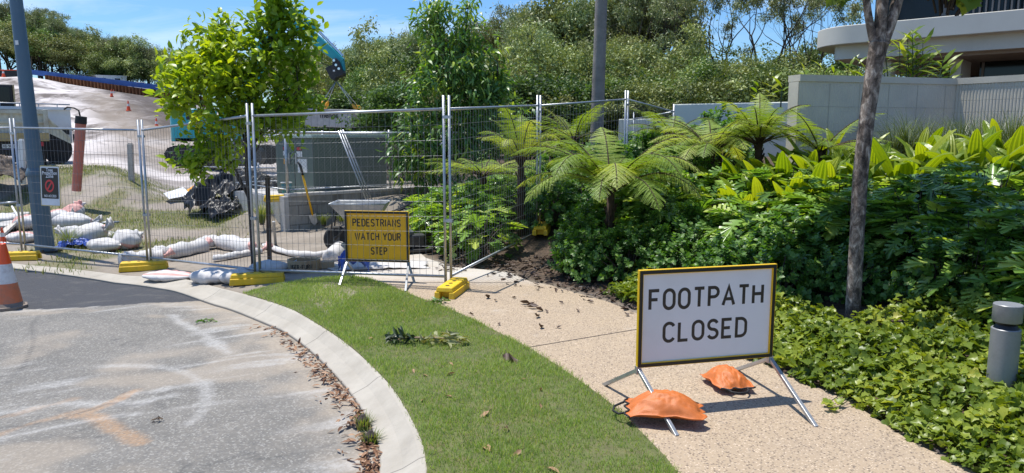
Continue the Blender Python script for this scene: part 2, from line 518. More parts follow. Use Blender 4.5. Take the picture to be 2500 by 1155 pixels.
ROAD_POLY = [tuple(p) for p in km] + [(-60, -30), (-60, 12)]

def axis(lo, hi, step, far_lo, far_hi, growth=.02):
    a = list(np.arange(lo, hi + 1e-6, step))
    v, s = hi, step
    while v < far_hi: s *= 1 + growth; v += s; a.append(v)
    v, s = lo, step
    while v > far_lo: s *= 1 + growth; v -= s; a.insert(0, v)
    return np.array(a)
gx = axis(-9, 6, .12, -420, 420, .021)
gy = axis(.5, 16, .12, -60, 640, .018)
XX, YY = np.meshgrid(gx, gy)
ZZ = T(XX, YY)
dback = seg_dist(XX, YY, [tuple(p) for p in kb[::6]] + [tuple(kb[-1])])
inroad = in_poly(XX, YY, [tuple(p) for p in kb] + [(-60, -30), (-60, 12)])
ZZ = ZZ - np.where(inroad, np.minimum(.36, .03 + 1.1 * dback), 0)
nx, ny = len(gx), len(gy)
idx = np.arange(nx * ny).reshape(ny, nx)
quads = np.stack([idx[:-1, :-1], idx[:-1, 1:], idx[1:, 1:], idx[1:, :-1]], -1).reshape(-1, 4)
bd = bed_d(XX, YY)
kk = -XX / np.maximum(YY, 1)
a_sand = sstep(16, 27, YY) * sstep(.16, .26, kk)
gpatch = sstep(11.0, 12.5, YY) * (1 - sstep(20, 24.5, YY + 2 * (fbm(XX / 3, YY / 3, 77) - .5))) * sstep(5.2, 6.6, -XX + (YY - 13) * .0) * (1 - sstep(-1, 1.0, XX + 4.6))
gpatch = gpatch + .9 * sstep(9.6, 10.2, YY) * (1 - sstep(12, 13, YY)) * sstep(5.9, 6.6, -XX)
a_green = np.clip(gpatch, 0, 1) * sstep(.38, .56, fbm(XX / .9, YY / 1.3, 21) + .12 * sstep(17, 21, YY))
a_mulch = sstep(-.02, .12, bd)
ptch = fbm(XX / 16, YY / 10, 41) * .5 + fbm(XX / 3.0 + YY / 5, YY / 7 - XX / 6, 43) * .5
a_brown = sstep(.51, .60, ptch) * sstep(24, 34, YY)
def px_of(X, Y, Z):
    dz = Z - CAM_H
    zc = Y * math.cos(PITCH) - dz * math.sin(PITCH); yc = Y * math.sin(PITCH) + dz * math.cos(PITCH)
    zc = np.maximum(zc, .01)
    return 1250 + F_PX * X / zc, 577.5 - F_PX * yc / zc
HAUL = [((a - 1250) / F_PX * y_, y_) for a, y_ in ((440, 31), (400, 42), (345, 60), (300, 80), (262, 96), (258, 106), (290, 116), (330, 124))]      # the haul track up the sand
a_track = (1 - sstep(1.6, 3.6, seg_dist(XX, YY, HAUL))) * sstep(26, 36, YY)
MOUND = [(-30, 72), (-38, 95), (-47, 118)]
a_dirt = (1 - sstep(2.5, 6.5, seg_dist(XX + 3 * (fbm(XX / 4, YY / 4, 61) - .5), YY, [((a - 1250) / F_PX * y_, y_) for a, y_ in ((478, 70), (430, 92), (385, 110), (340, 125))])))
gm = {}
m, nd, lk, b = new_mat("site ground")
def attr(nd, n): return N(nd, "ShaderNodeAttribute", attribute_name=n)
def mixc(nd, lk, fac, c1, c2):
    x = N(nd, "ShaderNodeMixRGB")
    for s, v in (("Fac", fac), ("Color1", c1), ("Color2", c2)):
        if isinstance(v, tuple): x.inputs[s].default_value = (*v, 1)
        elif isinstance(v, (int, float)): x.inputs[s].default_value = v
        else: lk.new(v, x.inputs[s])
    return x.outputs["Color"]
def nrange(nd, lk, src, a, b_, lo=0.0, hi=1.0):
    x = N(nd, "ShaderNodeMapRange")
    x.inputs["From Min"].default_value = a; x.inputs["From Max"].default_value = b_
    x.inputs["To Min"].default_value = lo; x.inputs["To Max"].default_value = hi
    lk.new(src, x.inputs["Value"]); return x.outputs["Result"]
def nz(nd, lk, scale, detail=6, rough=.6, vec=None, tc=None, dist=0.0):
    x = N(nd, "ShaderNodeTexNoise", Scale=scale, Detail=float(detail), Roughness=rough, Distortion=dist)
    tc = tc or N(nd, "ShaderNodeTexCoord")
    if vec:
        mp = N(nd, "ShaderNodeMapping"); mp.inputs["Scale"].default_value = vec
        lk.new(tc.outputs["Object"], mp.inputs["Vector"]); lk.new(mp.outputs["Vector"], x.inputs["Vector"])
    else: lk.new(tc.outputs["Object"], x.inputs["Vector"])
    return x.outputs["Fac"]
def math_(nd, lk, op, a, b_):
    x = N(nd, "ShaderNodeMath", operation=op)
    for i, v in enumerate((a, b_)):
        if isinstance(v, (int, float)): x.inputs[i].default_value = v
        else: lk.new(v, x.inputs[i])
    return x.outputs[0]
c = mixc(nd, lk, nrange(nd, lk, nz(nd, lk, .9), .35, .65), (.30, .255, .205), (.215, .18, .14))
c = mixc(nd, lk, nrange(nd, lk, nz(nd, lk, 9, 8, .7), .52, .70, 0, .6), c, (.13, .105, .08))
sandc = mixc(nd, lk, nrange(nd, lk, nz(nd, lk, .35, 8, .65), .38, .66), (.60, .55, .525), (.46, .41, .38))
sandc = mixc(nd, lk, nrange(nd, lk, nz(nd, lk, 1.0, 9, .72, (.16, .045, .16), dist=.8), .53, .60, 0, .62), sandc, (.125, .10, .084))
sandc = mixc(nd, lk, nrange(nd, lk, nz(nd, lk, 1.0, 9, .75, (.9, .16, .9), dist=.5), .57, .64, 0, .65), sandc, (.085, .068, .056))
sandc = mixc(nd, lk, nrange(nd, lk, nz(nd, lk, 1.0, 8, .7, (.35, .07, .3)), .53, .60, 0, .8), sandc, (.68, .635, .615))
c = mixc(nd, lk, attr(nd, "sand").outputs["Fac"], c, sandc)
c = mixc(nd, lk, math_(nd, lk, 'MULTIPLY', attr(nd, "brown").outputs["Fac"], nrange(nd, lk, nz(nd, lk, .5, 8, .7, (1, .4, 1)), .36, .56, .1, .95)), c, (.105, .084, .070))
c = mixc(nd, lk, math_(nd, lk, 'MULTIPLY', attr(nd, "track").outputs["Fac"], nrange(nd, lk, nz(nd, lk, .6, 8, .7, (1, .25, 1)), .3, .6, .45, .9)), c, (.205, .165, .125))
c = mixc(nd, lk, math_(nd, lk, 'MULTIPLY', attr(nd, "dirt").outputs["Fac"], nrange(nd, lk, nz(nd, lk, .7, 8, .7), .25, .5, .6, 1)), c, (.085, .067, .056))
greenc = mixc(nd, lk, nrange(nd, lk, nz(nd, lk, 6, 8, .7), .35, .65), (.10, .125, .035), (.19, .155, .085))
c = mixc(nd, lk, attr(nd, "green").outputs["Fac"], c, greenc)
mulchc = mixc(nd, lk, nrange(nd, lk, nz(nd, lk, 22, 8, .75), .35, .68), (.030, .022, .016), (.13, .085, .055))
c = mixc(nd, lk, attr(nd, "mulch").outputs["Fac"], c, mulchc)
lk.new(c, b.inputs["Base Color"]); b.inputs["Roughness"].default_value = .95
bp = N(nd, "ShaderNodeBump", Strength=.5, Distance=.05); lk.new(nz(nd, lk, 5, 8, .7), bp.inputs["Height"]); lk.new(bp.outputs["Normal"], b.inputs["Normal"])
M['ground'] = m
forest = sstep(22, 30, YY) * (1 - sstep(.20, .30, kk)) + sstep(134, 140, YY)
me = mesh_np("ground", np.stack([XX.ravel(), YY.ravel(), ZZ.ravel()], 1), [quads], m, True,
             dict(sand=np.clip(a_sand - forest, 0, 1).ravel(), brown=a_brown.ravel() * a_sand.ravel(), green=a_green.ravel(), mulch=np.clip(a_mulch + forest, 0, 1).ravel(), track=a_track.ravel(), dirt=a_dirt.ravel()))
kind(link("ground", me), 'structure')

# ------------------------------------------------------------------ road
m, nd, lk, b = new_mat("worn asphalt")
c = mixc(nd, lk, nrange(nd, lk, nz(nd, lk, 1.3, 8, .65), .36, .64), (.145, .135, .118), (.215, .197, .170))
vor = N(nd, "ShaderNodeTexVoronoi", Scale=85.0); tc = N(nd, "ShaderNodeTexCoord"); lk.new(tc.outputs["Object"], vor.inputs["Vector"])
sep = N(nd, "ShaderNodeSeparateColor"); lk.new(vor.outputs["Color"], sep.inputs["Color"])
c = mixc(nd, lk, nrange(nd, lk, sep.outputs["Red"], .55, .95, 0, .55), c, (.115, .112, .108))
c = mixc(nd, lk, nrange(nd, lk, sep.outputs["Green"], .70, .95, 0, .6), c, (.36, .345, .31))
c = mixc(nd, lk, nrange(nd, lk, nz(nd, lk, 14, 8, .8), .50, .66, 0, .35), c, (.10, .097, .093))
whit = math_(nd, lk, 'MULTIPLY', attr(nd, "white").outputs["Fac"], nrange(nd, lk, nz(nd, lk, 26, 8, .8), .34, .58, .15, 1))
c = mixc(nd, lk, attr(nd, "sand").outputs["Fac"], c, mixc(nd, lk, nrange(nd, lk, nz(nd, lk, 30, 6, .7), .35, .65), (.40, .335, .255), (.30, .25, .195)))
c = mixc(nd, lk, whit, c, (.50, .485, .46))
c = mixc(nd, lk, math_(nd, lk, 'MULTIPLY', attr(nd, "orange").outputs["Fac"], nrange(nd, lk, nz(nd, lk, 40, 8, .8), .36, .62, .15, .85)), c, (.46, .26, .115))
c = mixc(nd, lk, attr(nd, "crack").outputs["Fac"], c, (.07, .068, .065))
pc = mixc(nd, lk, nrange(nd, lk, nz(nd, lk, 60, 6, .8), .35, .65), (.030, .031, .036), (.066, .066, .070))
pc = mixc(nd, lk, nrange(nd, lk, nz(nd, lk, 2.2, 8, .7, (1, 2, 1)), .54, .72, 0, .5), pc, (.16, .148, .13))
c = mixc(nd, lk, attr(nd, "patch").outputs["Fac"], c, pc)
lk.new(c, b.inputs["Base Color"]); b.inputs["Roughness"].default_value = .9
bp = N(nd, "ShaderNodeBump", Strength=.35, Distance=.012); lk.new(nz(nd, lk, 70, 6, .8), bp.inputs["Height"]); lk.new(bp.outputs["Normal"], b.inputs["Normal"])
M['road'] = m
rx = np.concatenate([np.arange(-30, -9, 1.0), np.arange(-9, .2, .035)]); ry = np.concatenate([np.arange(-30, 1.0, 1.0), np.arange(1.0, 10.6, .035), np.arange(10.6, 14, .4)])
RX, RY = np.meshgrid(rx, ry)
RZ = road_z(RX, RY) + .006 * (fbm(RX / .5, RY / .5, 8) - .5)
nx, ny = len(rx), len(ry); idx = np.arange(nx * ny).reshape(ny, nx)
quads = np.stack([idx[:-1, :-1], idx[:-1, 1:], idx[1:, 1:], idx[1:, :-1]], -1).reshape(-1, 4)
cx = RX.ravel()[quads].mean(1); cy = RY.ravel()[quads].mean(1)
quads = quads[in_poly(cx, cy, ROAD_POLY)]
used = np.unique(quads); remap = np.zeros(nx * ny, np.int32); remap[used] = np.arange(len(used)); quads = remap[quads]
X, Y, Z = RX.ravel()[used], RY.ravel()[used], RZ.ravel()[used]
def grp(l): return [tuple(GR(a, b)[:2]) for a, b in l]
wob = .10 * (fbm(X / .12, Y / .12, 91, 3) - .5)
arr = grp([(188, 1014), (235, 1000), (285, 978), (330, 955)]); arr2 = grp([(225, 1014), (262, 1035), (302, 1058), (344, 1080)])
w1 = .055 - .03 * np.clip((X - arr[0][0]) / (arr[-1][0] - arr[0][0]), 0, 1)
a_or = np.maximum(1 - sstep(w1, w1 + .03, seg_dist(X, Y, arr) + wob * .4), 1 - sstep(.042, .075, seg_dist(X, Y, arr2) + wob * .4))
a_or = np.maximum(a_or * .72, .55 * (1 - sstep(.02, .08, seg_dist(X, Y, grp([(-60, 1075), (0, 1060), (90, 1030), (190, 1005)])) + wob)))
a_or = np.maximum(a_or, .35 * (1 - sstep(.02, .07, seg_dist(X, Y, grp([(-40, 1030), (60, 1005), (180, 975)])) + wob)))
arc = smooth_line(grp([(250, 893), (365, 892), (430, 903), (475, 918), (503, 947), (510, 973), (495, 1003), (462, 1034)]))
a_wh = .45 * (1 - sstep(.010, .06, seg_dist(X, Y, arc) + wob * .8))
for l, wd, st in (([(420, 770), (470, 800), (560, 860)], .05, .6), ([(0, 1010), (150, 985), (330, 985), (420, 965)], .05, .5), ([(330, 960), (430, 945), (500, 930)], .04, .5), ([(0, 1070), (200, 1030), (330, 1010)], .03, .5)):
    a_wh = np.maximum(a_wh, st * (1 - sstep(wd * .3, wd * 1.8, seg_dist(X, Y, grp(l)) + wob * 1.2)))
strk = fbm((X * .8 + Y * .35) / .8, (Y * .9 - X * .35) / .11, 33, 5)
a_wh = np.maximum(a_wh, .5 * sstep(.54, .68, strk) * sstep(.40, .6, fbm(X / .9, Y / .9, 55)))
dk = seg_dist(X, Y, [tuple(p) for p in kf[::4]])
a_sa = np.maximum(.85 * (1 - sstep(.0, .55, dk + .7 * (fbm(X / .25, Y / .25, 12) - .5))), .5 * sstep(.52, .66, fbm(X / 1.1, Y / .7, 17)))
PATCH = [tuple(GR(a, b)[:2]) for a, b in [(-200, 765), (60, 754), (170, 752), (300, 745), (420, 738), (530, 732), (570, 725), (700, 650), (0, 560), (-400, 600)]]
xj = X + .05 * (fbm(X / .15, Y / .15, 4) - .5); yj = Y + .07 * (fbm(X / .2, Y / .2, 6) - .5)
a_pa = in_poly(xj, yj, PATCH).astype(float)
crk = grp([(95, 770), (75, 800), (85, 830), (60, 890), (35, 915), (0, 920)])
a_cr = .8 * (1 - sstep(.002, .022, seg_dist(X, Y, crk) + .25 * np.abs(wob)))
a_cr = np.maximum(a_cr, .55 * (1 - sstep(.0, .02, np.abs(fbm(X / .9, Y / .9, 71) - .5) * 1.2 + .03 * (1 - sstep(.5, .6, fbm(X / .8, Y / .8, 72))))))
me = mesh_np("road", np.stack([X, Y, Z], 1), [quads], m, True, dict(patch=a_pa, orange=a_or, white=a_wh, sand=a_sa * (1 - a_pa), crack=a_cr))
kind(link("road", me), 'structure')

# ------------------------------------------------------------------ kerb
zb = T(kb[:, 0], kb[:, 1]) + .012
zr = road_z(kf[:, 0], kf[:, 1])
prof = []
for t, z in ((0, None), (0, -.02), (0, .020), (.035, .028), (.5, .4), (.86, .93), (.97, 1.0), (1.0, .985), (1.0, None)):
    p = kf * (1 - t) + kb * t
    if z is None: zz = zr - .25
    elif t == 0: zz = zr + z
    elif t == .035: zz = zr + z
    else: zz = (zr + .03) * (1 - z) + zb * z
    prof.append(np.stack([p[:, 0], p[:, 1], zz], 1))
PR = np.array(prof)
np_, n = PR.shape[:2]
idx = np.arange(np_ * n).reshape(np_, n)
quads = np.stack([idx[:-1, :-1], idx[1:, :-1], idx[1:, 1:], idx[:-1, 1:]], -1).reshape(-1, 4)[:, ::-1]
m, nd, lk, b = new_mat("kerb concrete")
c = mixc(nd, lk, nrange(nd, lk, nz(nd, lk, 2.5, 8, .7), .35, .68), (.44, .40, .335), (.34, .305, .25))
c = mixc(nd, lk, nrange(nd, lk, nz(nd, lk, 9, 8, .7, (1, 1, 1)), .56, .74, 0, .5), c, (.27, .25, .225))
c = mixc(nd, lk, nrange(nd, lk, nz(nd, lk, 120, 4, .7), .6, .75, 0, .35), c, (.26, .24, .22))
fr = N(nd, "ShaderNodeMath", operation='PINGPONG'); fr.inputs[1].default_value = .72
lk.new(attr(nd, "along").outputs["Fac"], fr.inputs[0])
c = mixc(nd, lk, nrange(nd, lk, fr.outputs[0], .008, .0, 0, .85), c, (.07, .065, .06))
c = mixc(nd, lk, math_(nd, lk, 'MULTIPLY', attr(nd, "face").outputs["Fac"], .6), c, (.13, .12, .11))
lk.new(c, b.inputs["Base Color"]); b.inputs["Roughness"].default_value = .88
bp = N(nd, "ShaderNodeBump", Strength=.25, Distance=.01); lk.new(nz(nd, lk, 60, 6, .8), bp.inputs["Height"]); lk.new(bp.outputs["Normal"], b.inputs["Normal"])
M['kerb'] = m
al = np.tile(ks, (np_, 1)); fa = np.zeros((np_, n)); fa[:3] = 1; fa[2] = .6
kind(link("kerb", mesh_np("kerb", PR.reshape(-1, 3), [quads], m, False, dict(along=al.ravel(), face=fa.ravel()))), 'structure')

# ------------------------------------------------------------------ path
LE = [tuple(G(a, b)[:2]) for a, b in LAWN_EDGE_PX]
LE = [(.95, -6), (.93, 2.0)] + LE
LE = smooth_line(LE)
path_l = LE + [tuple(G(a, b)[:2]) for a, b in [(850, 676), (800, 655), (790, 630)]]
path_poly = path_l + [tuple(G(a, b)[:2]) for a, b in [(900, 590), (990, 600)]] + [p for p in BED_EDGE[::-1] if p[1] < 11.6 and p[1] > -7]
m, nd, lk, b = new_mat("exposed aggregate path")
tc = N(nd, "ShaderNodeTexCoord")
sxyz = N(nd, "ShaderNodeSeparateXYZ"); lk.new(tc.outputs["Object"], sxyz.inputs["Vector"])
c = mixc(nd, lk, nrange(nd, lk, nz(nd, lk, 1.6, 8, .6), .35, .65), (.395, .30, .20), (.355, .272, .187))
def stones(scale, lo, col, stretch, c, amt=.9, size=.42):
    mp = N(nd, "ShaderNodeMapping"); mp.inputs["Scale"].default_value = stretch; mp.inputs["Rotation"].default_value = (0, 0, scale)
    v = N(nd, "ShaderNodeTexVoronoi", Scale=scale); lk.new(tc.outputs["Object"], mp.inputs["Vector"]); lk.new(mp.outputs["Vector"], v.inputs["Vector"])
    sp = N(nd, "ShaderNodeSeparateColor"); lk.new(v.outputs["Color"], sp.inputs["Color"])
    on = nrange(nd, lk, sp.outputs["Red"], lo, lo + .02)
    rad = nrange(nd, lk, v.outputs["Distance"], size, size - .12)
    f = math_(nd, lk, 'MULTIPLY', math_(nd, lk, 'MULTIPLY', on, rad), amt)
    cc = mixc(nd, lk, sp.outputs["Green"], col, tuple(k * 2.0 for k in col))
    return mixc(nd, lk, f, c, cc)
c = stones(95, .62, (.36, .29, .215), (1, 1, 1), c, .75, .5)
c = stones(62, .55, (.115, .085, .062), (1, .62, 1), c, .85, .40)
c = stones(80, .66, (.075, .060, .048), (.6, 1, 1), c, .9, .38)
c = mixc(nd, lk, nrange(nd, lk, nz(nd, lk, 2.2, 7, .7), .60, .72, 0, .4), c, (.52, .46, .39))
c = mixc(nd, lk, math_(nd, lk, 'MULTIPLY', nrange(nd, lk, sxyz.outputs["Y"], 8.3, 9.0), nrange(nd, lk, nz(nd, lk, 3, 7, .7), .3, .5, .3, .95)), c, (.50, .46, .41))
lk.new(c, b.inputs["Base Color"]); b.inputs["Roughness"].default_value = .85
bp = N(nd, "ShaderNodeBump", Strength=.3, Distance=.006); lk.new(nz(nd, lk, 110, 4, .7), bp.inputs["Height"]); lk.new(bp.outputs["Normal"], b.inputs["Normal"])
MB().add([(p[0], p[1], .012 + min(0.0, float(base_z(p[0], p[1])))) for p in path_poly], [tuple(range(len(path_poly)))]).build("path", m)
path = bpy.data.objects["path"]
if path.data.polygons[0].normal.z < 0: path.data.flip_normals()
kind(path, 'structure')
jm = mat('joint filler', (.085, .07, .058), .9)
j = MB()
for a, b_ in (((1283, 849), (1560, 803)), ((1000, 690), (1250, 690))):
    a = G(*a, .014); b_ = G(*b_, .014)
    j.bar(a, b_, .008, .003)
kind(j.build("joint", jm, path), 'structure')

# ------------------------------------------------------------------ lawn base and its grass
i0 = int(np.argmin(np.hypot(kb[:, 0] - GP(600, 718).x, kb[:, 1] - GP(600, 718).y)))
lawn_poly = [tuple(p) for p in kb[i0::4]] + LE[0:1] + LE + [tuple(G(a, b)[:2]) for a, b in [(850, 676), (760, 678), (720, 684), (660, 690)]]
lawn_poly = [p for p in lawn_poly if p[1] > -8]
lm = mat('lawn soil and thatch', (.10, .115, .035), .95, 0, .3, 14, dirt=(.17, .13, .07), dirt_amt=.7, dirt_scale=5)
lawn = MB().add([(p[0], p[1], .016 + float(base_z(p[0], p[1]))) for p in lawn_poly], [tuple(range(len(lawn_poly)))]).build("lawn", lm)
if lawn.data.polygons[0].normal.z < 0: lawn.data.flip_normals()
kind(lawn, 'structure')
rng = np.random.default_rng(7)
def blades(pts, h, w, lean, rng, z0):
    n = len(pts)
    az = rng.uniform(0, 2 * math.pi, n); la = rng.uniform(0, 2 * math.pi, n)
    hh = h * rng.uniform(.6, 1.25, n); ll = lean * rng.uniform(.1, 1.0, n) * hh
    wx, wy = np.cos(az) * w / 2, np.sin(az) * w / 2
    dx, dy = np.cos(la) * ll, np.sin(la) * ll
    x, y, z = pts[:, 0], pts[:, 1], z0
    V = np.stack([np.stack([x - wx, y - wy, z], 1), np.stack([x + wx, y + wy, z], 1),
                  np.stack([x - wx * .8 + dx * .4, y - wy * .8 + dy * .4, z + hh * .6], 1), np.stack([x + wx * .8 + dx * .4, y + wy * .8 + dy * .4, z + hh * .6], 1),
                  np.stack([x + dx, y + dy, z + hh], 1)], 1).reshape(-1, 3)
    b_ = np.arange(n)[:, None] * 5
    return V, np.concatenate([b_ + 0, b_ + 1, b_ + 3, b_ + 2], 1), np.concatenate([b_ + 2, b_ + 3, b_ + 4], 1)
NB = 330000
c = np.stack([rng.uniform(-3.6, 1.2, NB), 1.5 + rng.uniform(0, 1, NB) ** 1.25 * 7.4], 1)
c = c[in_poly(c[:, 0] + rng.normal(0, .012, len(c)), c[:, 1] + rng.normal(0, .012, len(c)), lawn_poly)]
c = c[c[:, 1] > 3.0]
# thin, worn patches and longer tufts
pat = fbm(c[:, 0] / .35, c[:, 1] / .35, 14)
c = c[rng.uniform(0, 1, len(c)) < np.interp(pat, [.25, .4, .6], [.45, .85, 1.0])]
pat = fbm(c[:, 0] / .35, c[:, 1] / .35, 14); pat2 = fbm(c[:, 0] / .9, c[:, 1] / .9, 15)
h = .030 * np.interp(pat, [.3, .7], [.75, 1.35])
V, q, t = blades(c, h, .0042, .95, rng, base_z(c[:, 0], c[:, 1]) + .012)
M['grass'] = leaf_mat('lawn grass', [(.47, .41, .20), (.29, .36, .095), (.22, .325, .07), (.33, .42, .115), (.42, .48, .20)], .5, .35, (1.7, 1.7, .8), .4)
rv = np.clip(.28 + .50 * rng.uniform(0, 1, len(c)) + .55 * (pat2 - .45) + .25 * (pat - .5), 0.12, 1)
dry = rng.uniform(0, 1, len(c)) < np.interp(pat2, [.28, .42], [.16, .06])
rv[dry] = rng.uniform(0, .2, dry.sum())
kind(link("grass", mesh_np("grass", V, [q, t], M['grass'], True, dict(rnd=np.repeat(rv, 5)))), 'stuff')

# ------------------------------------------------------------------ apartment building
m, nd, lk, b = new_mat("pale rendered concrete")
c = mixc(nd, lk, nrange(nd, lk, nz(nd, lk, .7, 7, .6), .3, .7), (.64, .61, .535), (.56, .53, .46))
c = mixc(nd, lk, nrange(nd, lk, nz(nd, lk, 1.5, 8, .7, (1, 1, .25)), .55, .75, 0, .3), c, (.40, .39, .35))
lk.new(c, b.inputs["Base Color"]); b.inputs["Roughness"].default_value = .8
M['render'] = m
M['mullion'] = mat('bronze grey mullion', (.20, .175, .155), .5, .2, .05)
M['soffit'] = mat('timber look soffit', (.30, .235, .19), .7, 0, .12, 2)
M['interior'] = mat('dark interior', (.03, .028, .026), .8)
U = Vector((.754, -.657, 0)); W = Vector((.657, .754, 0))
bO = Vector((10.9, 24.0, 0))
bld = thing("apartment_building", "pale rendered apartment building with rounded balcony slab and dark windows at right edge", "building", bO, math.atan2(U.y, U.x))
def rslab(u0, u1, v0, v1, z0, z1, r, name, mt, bev=0):
    poly = [(u1, v0), (u1, v1), (u0, v1)]
    poly += [(u0 + r - r * math.cos(a), v0 + r - r * math.sin(a)) for a in np.linspace(0, math.pi / 2, 14)]
    return MB().prism(poly[::-1], z0, z1).build(name, mt, bld, auto=35, bevel=bev)
rslab(-1.55, 20, 0, 11, 4.66, 5.24, 1.5, "balcony_slab", M['render'], .02)
rslab(-.75, 20, .42, 11, 4.22, 4.66, .25, "fascia", M['render'])
rslab(-1.55, 20, 0, 11, 8.0, 8.55, 1.5, "roof", M['render'], .02)
MB().box((9.9, 5.6, 4.17), (19.6, 9.6, .09)).build("soffit", M['soffit'], bld)
up = MB(); up.box((10.05, 1.94, 6.6), (19.7, .06, 2.7)); up.box((.15, 6.0, 6.6), (.06, 8.0, 2.7))
w1 = up.build("window", M['glass'], bld)
mu = MB()
for u in (.1, 2.05, 4.3, 6.6, 8.9, 11.2): mu.box((u + .08, 1.86, 6.6), (.16, .14, 2.72))
mu.box((10, 1.85, 5.32), (19.6, .1, .10)); mu.box((10, 1.85, 7.9), (19.6, .1, .10))
mu.build("mullion", M['mullion'], w1)
lo = MB(); lo.box((11.5, 3.4, 2.9), (17, .06, 2.44)); w2 = lo.build("window", M['glass'], bld)
for u in (3.1, 5.2, 7.3, 9.4): MB().box((u, 3.34, 2.9), (.07, .08, 2.42)).build("mullion", M['mullion'], w2)
ba = MB()
for k in range(46): ba.box((2.9 + k * .155, .32, 5.86), (.045, .07, 1.18))
ba.box((6.4, .32, 6.48), (7.2, .09, .06))
ba.build("balustrade", M['mullion'], bld)
cm = MB(); cm.box((.62, 1.35, 2.9), (.55, .55, 2.62)); cm.build("column", M['render'], bld)
cw = MB(); cw.box((2.6, 2.6, 2.9), (.3, 1.6, 2.62)); cw.build("wall", M['render'], bld)
MB().box((9.9, 10.0, 3.0), (19, .2, 5.0)).build("rear_wall", M['interior'], bld)
dl = MB().lathe([(.07, 0), (.07, .02)], 12, (5.6, 1.6, 4.105)).build("downlight", M['white_paint'], bld)

# ------------------------------------------------------------------ ribbed block planter wall
def ribbed(p0, p1, thick, z0, ztop, pitch, depth, course, mt, name, parent, cap=.10, panel=None):
    """p0 to p1 is the front line; ribs stand out from it, cut into courses by shallow joints"""
    p0 = Vector(p0); p1 = Vector(p1); L = (p1 - p0).length; d = (p1 - p0) / L; nrm = Vector((d.y, -d.x, 0))
    n = int(L / pitch)
    us = []
    for k in range(n):
        for f, h in ((.0, 0), (.18, 1), (.62, 1), (.80, 0)): us.append(((k + f) * pitch, h))
    us.append((L, 0))
    zs = [(z0, 1)]
    z = z0
    while z + course < ztop - cap - .02:
        zs += [(z + course - .012, 1), (z + course - .006, 0), (z + course, 1)]
        z += course
    zs += [(ztop - cap, 1)]
    V = []; 
    for z, on in zs:
        for u, h in us:
            j = 1.0
            if panel and (u % panel) < pitch * .5: j = 0.0
            V.append(p0 + d * u + nrm * (depth * h * on * j) + Vector((0, 0, z)))
    nu = len(us); F = []
    for a in range(len(zs) - 1):
        for c_ in range(nu - 1):
            i = a * nu + c_
            F.append((i, i + 1, i + nu + 1, i + nu))
    mb = MB(); mb.add(V, F)
    o = mb.build(name, mt, parent)
    return d, nrm, L
M['block'] = mat('pale split block', (.60, .545, .44), .85, 0, .08, 2.5, .2, 80, (.42, .40, .36), .35, 2)
zt = 2.67
wA = Vector((4.40, 11.42, 0)); wB = Vector((7.30, 12.24, 0)); wC = Vector((9.16, 9.76, 0))
pw = thing("planter_wall", "pale ribbed block planter wall below the balcony, angled in two lengths", "wall", (0, 0, 0))
d1, n1, L1 = ribbed(wA, wB, .25, .6, zt, .043, .0025, .19, M['block'], "wall_panel", pw, .10, .56)
d2, n2, L2 = ribbed(wB, wC, .25, .6, zt, .047, .007, .19, M['block'], "wall_panel", pw, .10)
def slab_along(p0, p1, back, z0, z1, front=.02):
    p0 = Vector(p0); p1 = Vector(p1); d = (p1 - p0).normalized(); nn = Vector((d.y, -d.x, 0))
    return [p0 + nn * front, p1 + nn * front, p1 - nn * back, p0 - nn * back], z0, z1
jl_ = MB()
for p0_, p1_, n__, L_, off_ in ((wA, wB, n1, L1, .0035),):
    d_ = (p1_ - p0_).normalized()
    for k in range(1, int(L_ / .56) + 1): jl_.box(p0_ + d_ * (k * .56) + n__ * off_ + Vector((0, 0, 1.55)), (.007, .002, 2.0), math.atan2(d_.y, d_.x))
    for k in range(1, 6): jl_.box(p0_ + d_ * (L_ / 2) + n__ * (off_ + .002) + Vector((0, 0, zt - .10 - k * .38)), (L_ - .02, .002, .007), math.atan2(d_.y, d_.x))
jl_.build("mortar_joint", mat('mortar joint', (.47, .43, .355), .9), pw)
capb = MB()
for a, b_, bk in ((wA, wB, .27), (wB, wC, .27)):
    poly, z0, z1 = slab_along(a, b_, bk, zt - .10, zt)
    capb.prism([(p.x, p.y) for p in poly], z0 + (.003 if b_ is wC else 0), z1 + (.003 if b_ is wC else 0))
capb.build("coping", M['block'], pw)
core = MB()
for a, b_ in ((wA, wB), (wB, wC)):
    poly, z0, z1 = slab_along(a, b_, .25, 0.5, zt - .105, -.012)
    core.prism([(p.x, p.y) for p in poly], z0, z1 - (.004 if b_ is wC else 0))
core.build("block_core", M['block'], pw)
M['white_wall'] = mat('white rendered wall', (.70, .71, .62), .85, 0, .05, 1.5)
lw = thing("low_wall", "low plain white rendered wall behind the tree ferns", "wall", (0, 0, 0))
b0 = MB(); b0.prism([(3.60, 16.5), (6.6, 14.8), (6.7, 15.0), (3.7, 16.7)], .2, 2.43); b0.build("wall_panel", M['white_wall'], lw, bevel=.02)
b0 = MB(); b0.prism([(2.55, 17.72), (3.62, 16.9), (3.72, 17.1), (2.65, 17.92)], .2, 2.13); b0.build("lower_wall_panel", M['white_wall'], lw, bevel=.02)
